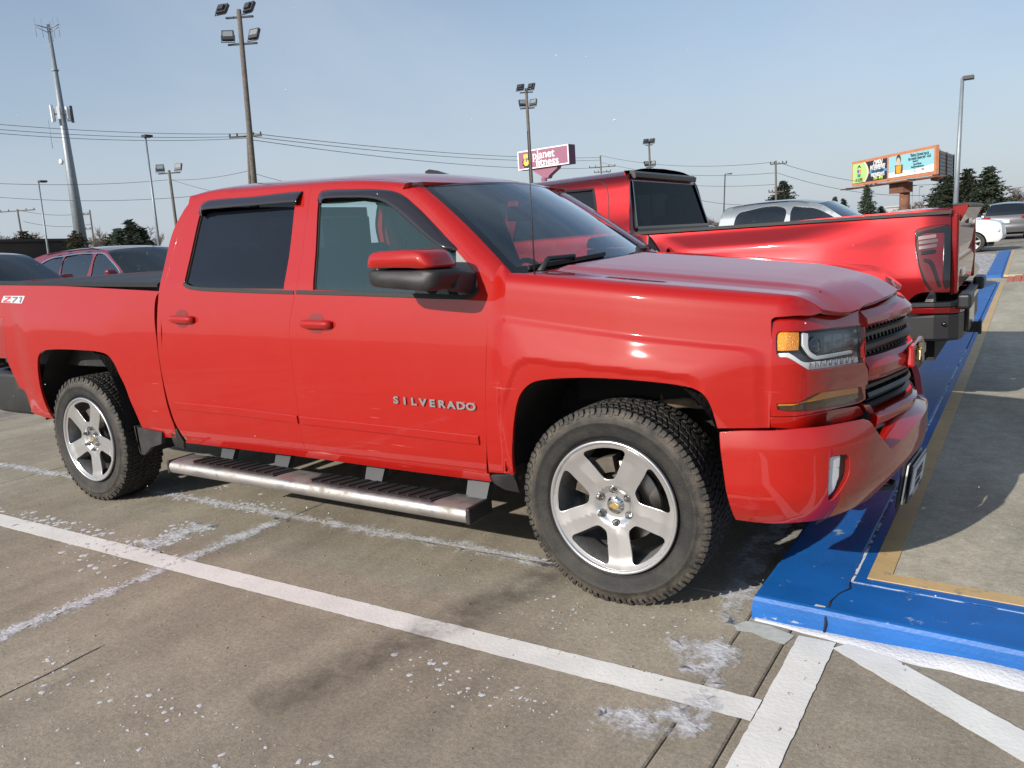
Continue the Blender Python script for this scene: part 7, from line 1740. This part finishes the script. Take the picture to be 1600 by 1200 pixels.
# planet fitness sign
a, r, n, w, zb, zt = board_frame((809,235), (889,227.5), (810,264), (889,258.5), 78, 74.5)
root = rootat('pylon_sign', (a+r*w*.5), 'purple gym sign on a single flared post behind the floodlight pole', 'sign')
PUR = mat('sign purple', (.27,.105,.165), rough=.45); PURD = mat('sign purple dark', (.13,.035,.10), rough=.5); SGW = mat('sign white', (.80,.78,.80), rough=.5); SGY = mat('sign yellow', (.80,.62,.08), rough=.5); SGK = mat('sign black', (.02,.015,.02), rough=.5)
c0 = a+r*w*.5; hh = zt-zb
def sb(name, u0, u1, v0, v1, o0, o1, m, prn):
    """box on the board: u along, v up (metres from its lower left), o outwards"""
    mb = MB(); P = []
    for o_ in (o0, o1):
        for (u, v) in ((u0, v0), (u1, v0), (u1, v1), (u0, v1)): P.append(tuple(a+r*u+n*o_+Vector((0, 0, zb+v))-c0))
    mb.add(P, [(0,3,2,1),(4,5,6,7),(0,1,5,4),(1,2,6,5),(2,3,7,6),(3,0,4,7)]); return mb.build(name, m, prn)
cab = sb('cabinet', 0, w, 0, hh, -1.0, 0, PURD, root); sb('face', .10, w-.10, .09, hh-.09, 0, .03, PUR, cab)
for (u0, u1, v0, v1) in ((0, w, 0, .10), (0, w, hh-.10, hh), (0, .11, .10, hh-.10), (w-.11, w, .10, hh-.10)): sb('border', u0, u1, v0, v1, 0, .05, SGW, cab)
mb = MB(); mb.tube([Vector((0,0,0)), Vector((0,0,zb-.95))], .28, n=14)
V = []
for (hw, z) in ((.28, zb-1.0), (.45, zb-.75), (1.35, zb-.22), (1.45, zb)):
    V += [tuple(-n*.2+r*hw+Vector((0,0,z))), tuple(-n*.8+r*hw+Vector((0,0,z))), tuple(-n*.8-r*hw+Vector((0,0,z))), tuple(-n*.2-r*hw+Vector((0,0,z)))]
mb.add(V, [(i*4+j, i*4+(j+1) % 4, (i+1)*4+(j+1) % 4, (i+1)*4+j) for i in range(3) for j in range(4)]); mb.build('post', PUR, root)
def btxt(name, body, size, u, v, m, prn, o=.035, bold=0.0, align='LEFT', shear=0.0, sx=1.0, spacing=1.0):
    p = a+r*u+n*o+Vector((0, 0, zb+v))-c0; return text_on(name, body, size, tuple(p), tuple(r), (0, 0, 1), m, prn, depth=.012, bold=bold, align=align, shear=shear, sx=sx, spacing=spacing)
btxt('lettering', 'planet', 1.02, w*.30, hh*.67, SGW, cab, bold=.014); btxt('lettering', 'fitness', 1.02, w*.36, hh*.27, SGW, cab, bold=.014)
def disc(name, u, v, rad, o, m, prn, teeth=0, th=.03):
    mb = MB(); k = 40; V = []
    for i in range(k):
        t = 2*math.pi*i/k; rr = rad*(1.0 if not teeth or int(i*teeth*2/k) % 2 else .80)
        V.append(tuple(a+r*(u+rr*math.cos(t))+n*(o+th)+Vector((0, 0, zb+v+rr*math.sin(t)))-c0))
    V2 = [tuple(Vector(p)-n*th) for p in V]; mb.add(V+V2, [tuple(range(k)), tuple(range(k, 2*k))[::-1]]+[(i, k+i, k+(i+1) % k, (i+1) % k) for i in range(k)]); return mb.build(name, m, prn)
disc('gear_emblem', w*.175, hh*.36, .52, .03, SGK, cab, teeth=10); disc('gear_emblem', w*.175, hh*.37, .30, .07, SGY, cab); sb('gear_emblem', w*.13, w*.21, hh*.55, hh*.80, .03, .08, SGY, cab)
sb('gear_emblem', w*.165, w*.20, hh*.40, hh*.62, .10, .12, PUR, cab)
# billboard
a, r, n, w, zb, zt = board_frame((1331,249), (1463,231.5), (1332,287), (1462,277.5), 104, 90)
c0 = a+r*w*.55; hh = zt-zb
root = rootat('billboard', Vector((c0.x, c0.y, 0)), 'two-panel roadside billboard on a rusty brown column', 'billboard')
c0 = Vector((c0.x, c0.y, 0))
ORG = mat('billboard orange frame', (.50,.20,.10), rough=.6, vary=(2,.15)); RUST = mat('rusty column', (.17,.075,.045), rough=.85, vary=(1.5,.35)); SLAT = mat('board back', (.30,.33,.33), rough=.6)
def C3(t): return tuple(t)
bdy = sb('panel_body', 0, w, 0, hh, -.30, 0, ORG, root)
mid = w*.478; fr = .30
def panelm(u0, u1, m, nm='poster'): return sb(nm, u0, u1, fr, hh-fr, 0, .04, m, bdy)
G1 = mat('poster green', (.42,.62,.22), rough=.5, emis=None); K1 = mat('poster black', (.018,.020,.035), rough=.5); SKY1 = mat('poster turquoise', (.27,.54,.60), rough=.5); PW = mat('poster white', (.80,.82,.78), rough=.5)
p1 = panelm(fr, mid-fr*.3, K1); p2 = panelm(mid+fr*.5, w-fr, SKY1)
# left poster
def poly_b(name, pts, o, m, prn):
    mb = MB(); mb.prism(pts, lambda u, v, w_: tuple(a+r*u+n*(o+w_)+Vector((0, 0, zb+v))-c0), .012); return mb.build(name, m, prn)
x0, x1 = fr, mid-fr*.3; y0, y1 = fr, hh-fr; pw = x1-x0; ph = y1-y0
cur = [(x0+pw*(.36+.10*math.sin(math.pi*t)), y0+ph*t) for t in np.linspace(0, 1, 12)]
poly_b('poster_curve', [(x0, y0)]+[(u+.10, v) for u, v in cur]+[(x0, y1)], .042, mat('poster peach', (.80,.55,.42), rough=.5), p1)
poly_b('poster_curve', [(x0, y0)]+[(u-.04, v) for u, v in cur]+[(x0, y1)], .056, PW, p1)
poly_b('poster_curve', [(x0, y0)]+[(u-.14, v) for u, v in cur]+[(x0, y1)], .070, G1, p1)
ux = x0+pw*.20; q = ph*.11
poly_b('house_roof', [(ux-q*2.0, y0+ph*.74), (ux, y0+ph*.92), (ux+q*2.0, y0+ph*.74), (ux, y0+ph*.80)], .085, K1, p1)
for (du, dv, cc, nm) in ((-1, 1, (.16,.07,.35), 'purple'), (1, 1, (.75,.25,.08), 'orange'), (-1, -1, (.04,.30,.60), 'cyan'), (0, -1, (.02,.05,.08), 'navy'), (1, -1, (.12,.45,.12), 'leaf')):
    ww = q*.80 if dv > 0 else q*.5; uc = ux+du*(q*.95 if dv > 0 else q*1.25); vc = y0+ph*(.59 if dv > 0 else .37); hq = ph*.085
    poly_b('house_square', [(uc-ww, vc-hq), (uc+ww, vc-hq), (uc+ww, vc+hq), (uc-ww, vc+hq)], .085, mat('poster '+nm, cc, rough=.5), p1)
btxt('lettering', 'DG HOMES', .50, ux, y0+ph*.14, K1, p1, o=.09, align='CENTER', sx=.62)
WT = mat('poster lettering white', (.82,.82,.82), rough=.5)
uc = x0+pw*.73
btxt('lettering', 'OPEN', .82, uc, y0+ph*.84, WT, p1, o=.06, bold=.016, align='CENTER', shear=.2, sx=.86)
btxt('lettering', 'INTERVIEWS!', .74, uc-.05, y0+ph*.63, WT, p1, o=.06, bold=.014, align='CENTER', shear=.2, sx=.70)
poly_b('poster_bar', [(uc-pw*.25, y0+ph*.38), (uc+pw*.25, y0+ph*.38), (uc+pw*.25, y0+ph*.51), (uc-pw*.23, y0+ph*.51)], .045, mat('poster blue', (.06,.30,.60), rough=.5), p1)
btxt('lettering', 'JOB & INTERVIEW', .36, uc, y0+ph*.445, K1, p1, o=.065, bold=.012, align='CENTER', shear=.2, sx=.85)
btxt('lettering', 'WEDNESDAYS', .56, uc, y0+ph*.27, WT, p1, o=.06, bold=.010, align='CENTER', sx=.76)
btxt('lettering', '1PM - 4PM', .50, uc+.1, y0+ph*.10, mat('poster lime', (.55,.75,.15), rough=.5), p1, o=.06, bold=.010, align='CENTER', sx=.85)
# right poster
x0, x1 = mid+fr*.5, w-fr; pw = x1-x0
poly_b('poster_wave', [(x0, y0), (x1, y0), (x1, y0+ph*.34), (x0+pw*.6, y0+ph*.22), (x0+pw*.3, y0+ph*.26), (x0, y0+ph*.22)], .044, PW, p2)
def ell(cu, cv, ru, rv, k=18): return [(cu+ru*math.cos(2*math.pi*i/k), cv+rv*math.sin(2*math.pi*i/k)) for i in range(k)]
cu = x0+pw*.235
poly_b('poster_child', ell(cu, y0+ph*.80, .42, .52), .058, mat('poster hair', (.06,.035,.025), rough=.6), p2)
poly_b('poster_child', ell(cu, y0+ph*.70, .34, .42), .072, mat('poster skin', (.62,.42,.32), rough=.6), p2)
poly_b('poster_child', [(cu-.75, y0+ph*.08), (cu+.75, y0+ph*.08), (cu+.72, y0+ph*.48), (cu+.3, y0+ph*.58), (cu-.3, y0+ph*.58), (cu-.72, y0+ph*.48)], .058, PW, p2)
poly_b('poster_child', [(cu-.62, y0+ph*.14), (cu+.80, y0+ph*.14), (cu+.80, y0+ph*.55), (cu-.62, y0+ph*.55)], .086, mat('poster brown', (.16,.07,.03), rough=.6), p2)
poly_b('poster_child', [(cu-.30, y0+ph*.16), (cu+.45, y0+ph*.16), (cu+.60, y0+ph*.50), (cu+.1, y0+ph*.54), (cu-.42, y0+ph*.48)], .100, mat('poster amber', (.62,.33,.04), rough=.6), p2)
TK = mat('poster lettering dark', (.03,.07,.10), rough=.5)
for (t, v, sz, uu) in (('"Before I formed you in', .88, .46, .70), ('the womb I knew you" -God', .73, .46, .70), ('Jeremiah 1:5', .60, .26, .62), ('I am A Person', .46, .34, .66), ('ProLifeAcrossAmerica.org', .34, .28, .66), ('Hope', .19, .34, .78)):
    btxt('lettering', t, sz, x0+pw*uu, y0+ph*v, TK, p2, o=.06, align='CENTER', sx=.72)
disc('poster_circle', x0+pw*.60, y0+ph*.18, .16, .05, TK, p2); disc('poster_circle', x0+pw*.60, y0+ph*.18, .11, .07, PW, p2)
sb('poster_divider', mid-fr*.3, mid+fr*.5, .1, hh-.1, 0, .10, ORG, bdy)
# catwalk and torsion box
sb('catwalk', -1.0, w+1.2, -.32, -.18, -.4, .9, RUST, root)
for u in (w*.12, w*.5, w*.88): sb('lamp_arm', u-.05, u+.05, -.30, -.20, .8, 1.7, GALVD, root)
sb('torsion_box', w*.50, w*.66, -1.35, -.32, -1.0, .1, RUST, root)
colb = a+r*w*.61-n*.6; 
mb = MB(); mb.tube([Vector((colb.x, colb.y, 0))-c0, Vector((colb.x, colb.y, zb-.6))-c0], .50, n=20); mb.build('column', RUST, root)
# second face seen from behind: slatted back, running to the right
a2 = a.copy(); r2 = r.copy(); n2 = n.copy()
bl_ = at_pt((1463,238), 95); br_ = at_pt((1491,239), 108); r = Vector((br_.x-bl_.x, br_.y-bl_.y, 0)); wb = r.length; r.normalize(); n = r.cross(Vector((0,0,1))); a = Vector((bl_.x, bl_.y, 0)); 
for k in range(7):
    v0 = hh*k/7; sb('back_slat', -.5, wb, v0+.03, v0+hh/7-.03, -.25+.1*(k % 2)*0, -.05, SLAT, root)
for f in (.15, .55, .98): sb('back_upright', wb*f-.10, wb*f+.10, -.1, hh+.02, -.05, .08, RUST if f < .9 else GALVD, root)
sb('catwalk', -.5, wb*.55, -.4, -.05, -.4, .3, RUST, root)

# ================================================================ TREES
LEAFD = mat('spruce needles', (.030,.045,.028), rough=.9, vary=(.8,.35)); LEAFP = mat('pine needles', (.045,.062,.036), rough=.9, vary=(.8,.35)); LEAFB = mat('cedar needles', (.085,.075,.040), rough=.9, vary=(.8,.3)); BARK = mat('bark', (.12,.095,.075), rough=.95); TWIG = mat('twigs', (.17,.135,.115), rough=.95)
def conifer(h, R, seed, kind='spruce', tiers=26, mtl=None):
    rnd = random.Random(seed); tr = MB(); tr.tube([(0,0,0), (0,0,h*.5), (0,0,h*.98)], [h*.020, h*.012, h*.003], n=8); cr = MB()
    for t in range(tiers):
        f = t/(tiers-1); z = h*(.10+.88*f); 
        base = (1-f)**(.85 if kind == 'spruce' else .55)*(1 if kind == 'spruce' else (.55+.45*math.sin(min(1, f*2.2)*math.pi/2)))
        rr = R*base*rnd.uniform(.80, 1.15)+.12
        nb = max(5, int(15*base+5))
        for b in range(nb):
            a = rnd.random()*6.283; ln = rr*rnd.uniform(.55, 1.12); droop = (-.22 if kind == 'spruce' else .10)*ln
            p0 = Vector((0, 0, z)); p1 = Vector((math.cos(a)*ln, math.sin(a)*ln, z+droop+rnd.uniform(-.15, .15)))
            ns = max(3, int(ln/.30))
            for s in range(1, ns+1):
                q = p0.lerp(p1, s/ns); w_ = .16+.26*(1-s/ns)+rnd.uniform(0, .10); 
                for _ in range(3):
                    d = Vector((rnd.uniform(-1, 1), rnd.uniform(-1, 1), rnd.uniform(-.5, .35))).normalized(); e = d.orthogonal().normalized()*w_*.55; qq = q+Vector((rnd.uniform(-w_, w_), rnd.uniform(-w_, w_), rnd.uniform(-w_, w_)*.6))
                    cr.add([tuple(qq-e), tuple(qq+d*w_*1.5), tuple(qq+e)], [(0, 1, 2)])
    return tr.mesh('trunk', BARK), cr.mesh('crown', mtl or LEAFD)
def bare(h, seed, spread=.5):
    rnd = random.Random(seed); tr = MB(); cr = MB()
    def grow(p, d, ln, r, lv):
        n_ = 3; pts = [p]; dd = d.copy()
        for k in range(n_): dd = (dd+Vector((rnd.uniform(-.22, .22), rnd.uniform(-.22, .22), rnd.uniform(-.05, .15)))).normalized(); pts.append(pts[-1]+dd*ln/n_)
        (tr if lv < 2 else cr).tube(pts, [r, r*.8, r*.65, r*.5], n=6 if lv < 2 else 3, cap=False)
        if lv < 5:
            for _ in range(rnd.randint(4, 5) if lv < 3 else 4):
                t = rnd.uniform(.35, 1); k = min(n_-1, int(t*n_)); q = pts[k].lerp(pts[k+1], t*n_-k); nd = (dd+Vector((rnd.uniform(-1, 1), rnd.uniform(-1, 1), rnd.uniform(-.2, .6)))*spread*1.5).normalized(); grow(q, nd, ln*rnd.uniform(.5, .75), max(.026, r*.55), lv+1)
    grow(Vector((0, 0, 0)), Vector((0, 0, 1)), h*.38, h*.022, 0)
    return tr.mesh('trunk', TWIG), cr.mesh('crown', TWIG)
TREES = {'s1': conifer(10, 2.9, 1), 's2': conifer(10, 3.3, 2), 'p1': conifer(10, 3.4, 3, 'pine', 22, LEAFP), 'p2': conifer(10, 3.9, 4, 'pine', 20, LEAFP), 'c1': conifer(10, 5.2, 5, 'pine', 16, LEAFB), 'd1': conifer(10, 4.6, 6, 'pine', 20, LEAFD), 'b1': bare(11, 11), 'b2': bare(11, 12, .6), 'b3': bare(11, 13, .55)}
def tree(kind, top, d, label, cat_, group, wscale=1.0, z0=0.0, rot=None):
    T = far(top, d); sc = (T[2]-z0)/10.0 if kind[0] != 'b' else (T[2]-z0)/9.6
    name = {'s': 'spruce_tree', 'p': 'pine_tree', 'c': 'cedar_tree', 'd': 'pine_tree', 'b': 'bare_tree'}[kind[0]]
    root = empty(name, (T[0], T[1], z0), rot if rot is not None else random.random()*6.28, label, cat_, group); wscale *= 1.0 if kind[0] == 'b' else 1.25; root.scale = (sc*wscale, sc*wscale, sc)
    t, c = TREES[kind]; ob('trunk', t, root); ob('crown', c, root)
tree('s1', (1355,289), 98, 'pointed spruce standing alone under the left half of the billboard', 'tree', 'evergreens beyond the lot', .95)
tree('s2', (1318,311), 120, 'small hazy evergreen left of the pointed spruce', 'tree', 'evergreens beyond the lot', 1.1)
tree('p1', (1304,308), 125, 'dark thin-topped evergreen at the silver pickup windscreen', 'tree', 'evergreens beyond the lot', .7)
tree('p2', (1377,322), 110, 'low bushy evergreen right of the pointed spruce', 'tree', 'evergreens beyond the lot', .9)
tree('d1', (1224,283), 100, 'dark round-headed pine behind the silver pickup pole', 'tree', 'evergreens beyond the lot', .85)
tree('p1', (1478,276), 70, 'tall broad pine left of the galvanised light pole', 'tree', 'evergreens beyond the lot', 1.15)
tree('p2', (1513,264), 72, 'middle pine of the three right of the billboard', 'tree', 'evergreens beyond the lot', 1.0)
tree('p1', (1546,261), 68, 'tallest pine at the right above the grey SUV', 'tree', 'evergreens beyond the lot', 1.05)
tree('s2', (1456,306), 140, 'small grey evergreen between billboard column and pines', 'tree', 'evergreens beyond the lot', 1.2)
for (kd, tp, d, lb) in (('b1', (1434,300), 130, 'bare tree right of the billboard column'), ('b2', (1590,285), 95, 'bare tree at the right edge above the white car'), ('b3', (1572,292), 110, 'bare tree right of the tallest pine'), ('b2', (1100,322), 100, 'small bare tree between the dark red cab and silver pickup'), ('b3', (1402,316), 150, 'faint low bare tree left of the billboard column'), ('b1', (1112,332), 120, 'lowest bare bush left of the silver cab'),
    ('b1', (14,338), 105, 'bare tree at the far left edge'), ('b2', (52,352), 120, 'bare tree between the two leftmost poles'), ('b3', (-14,342), 110, 'bare tree half out of the left edge'), ('b3', (142,345), 115, 'bare tree right of the phone mast'), ('b1', (160,352), 118, 'bare tree behind the stub-armed utility pole'), ('b2', (188,346), 125, 'bare tree rising behind the dark evergreens'), ('b1', (215,340), 128, 'tallest bare tree over the dark evergreens'), ('b3', (232,368), 130, 'low bare tree left of the slim light pole'), ('b2', (78,366), 115, 'low bare tree left of the phone mast')):
    tree(kd, tp, d, lb, 'tree', 'bare trees beyond the lot', 1.15)
tree('c1', (36,362), 100, 'brown cedar in front of the left bare trees', 'tree', 'evergreens left of the lot', .9)
tree('c1', (116,361), 95, 'yellowish cedar left of the phone mast', 'tree', 'evergreens left of the lot', .7)
tree('c1', (172,366), 100, 'brownish evergreen left of the dark one', 'tree', 'evergreens left of the lot', .8)
tree('d1', (186,357), 92, 'dark evergreen left of the darkest clump', 'tree', 'evergreens left of the lot', .9)
tree('s1', (180,358), 90, 'small pointed evergreen in the dark clump', 'tree', 'evergreens left of the lot', .9)
tree('s2', (203,345), 88, 'darkest tall evergreen right of the phone mast', 'tree', 'evergreens left of the lot', 1.3)
tree('s1', (220,356), 88, 'dark drooping evergreen at the right of the clump', 'tree', 'evergreens left of the lot', 1.25)
tree('d1', (236,376), 85, 'lowest dark evergreen beside the slim light pole', 'tree', 'evergreens left of the lot', .7)
# ================================================================ FAR BUILDINGS
def building(px_l, px_r, d_l, d_r, ztop, m, label, depth=14, trimm=None, wins=0, name='building'):
    A = far(px_l, d_l); Bq = far(px_r, d_r); a_ = Vector((A[0], A[1], 0)); b_ = Vector((Bq[0], Bq[1], 0)); u = (b_-a_); W_ = u.length; u.normalize(); nn = Vector((-u.y, u.x, 0)); nn = nn if nn.dot(a_-Vector(CAM_POS)) > 0 else -nn
    root = empty(name, tuple(a_), math.atan2(u.y, u.x), label, 'building'); sgn = 1 if Vector((-u.y, u.x, 0)).dot(nn) > 0 else -1
    mb = MB(); mb.box((W_/2, sgn*depth/2, ztop/2), (W_, depth, ztop)); mb.build('wall', m, root)
    mb = MB(); mb.box((W_/2, sgn*depth/2, ztop+.12), (W_+.5, depth+.5, .28)); mb.build('roof_edge', trimm or m, root)
    for k in range(wins):
        x = W_*(k+.5)/wins; mb = MB(); mb.box((x, -sgn*.03, ztop*.42), (W_/wins*.5, .08, ztop*.45)); mb.build('window', GL_DK if False else GLOSSB, root)
building((-60,390), (112,388), 88, 98, float(far((50,377), 93)[2]), mat('brown cladding', (.075,.055,.042), rough=.8, vary=(.5,.15)), 'long low dark brown building at the far left', trimm=mat('brown fascia', (.055,.042,.035), rough=.7), wins=9)
building((1085,360), (1135,358), 105, 110, float(far((1105,352), 107)[2]), mat('beige wall', (.45,.42,.36), rough=.8), 'low beige building between the dark red cab and silver pickup', wins=5)
building((1385,335), (1470,333), 170, 165, float(far((1420,322), 170)[2]), mat('grey wall', (.34,.35,.36), rough=.8), 'distant grey low building behind the billboard column', wins=7)
building((1560,333), (1680,330), 150, 140, float(far((1600,326), 150)[2]), mat('tan wall', (.35,.30,.25), rough=.8), 'distant tan building under the bare trees at right', wins=8)
# more parked cars filling the far lot
fill = [(1100,357,60,10,C_SIL,'silver car glimpsed between the dark red cab and silver pickup'),(1088,358,70,10,C_GRY,'grey car glimpsed beside the dark red rear window')]
for (px, py, d, rz, m_, lb) in fill:
    P = far((px, py), d); car('suv', (P[0], P[1], 0), math.radians(rz), m_, 'parked_car', lb, 'car', glass=gs_, detail=False)

# ================================================================ A FEW FLAKES IN THE AIR
mb = MB(); rnd = random.Random(5)
for _ in range(420):
    p = Vector((rnd.uniform(-7, 2.2), rnd.uniform(-2.6, 5), rnd.uniform(.25, 3.6)))
    if (p-Vector(CAM_POS)).length < 1.6: continue
    if -5 < p.x < 1.1 and -1.1 < p.y < 1.05 and p.z < 1.95: continue
    q = rnd.uniform(.0013, .0030); mb.add([(p.x+q, p.y, p.z), (p.x-q, p.y, p.z), (p.x, p.y+q, p.z), (p.x, p.y-q, p.z), (p.x, p.y, p.z+q), (p.x, p.y, p.z-q)], [(0,2,4),(2,1,4),(1,3,4),(3,0,4),(2,0,5),(1,2,5),(3,1,5),(0,3,5)])
mb.build('falling_snow', mat('flake', (.75,.77,.8), rough=.8), kind='stuff')
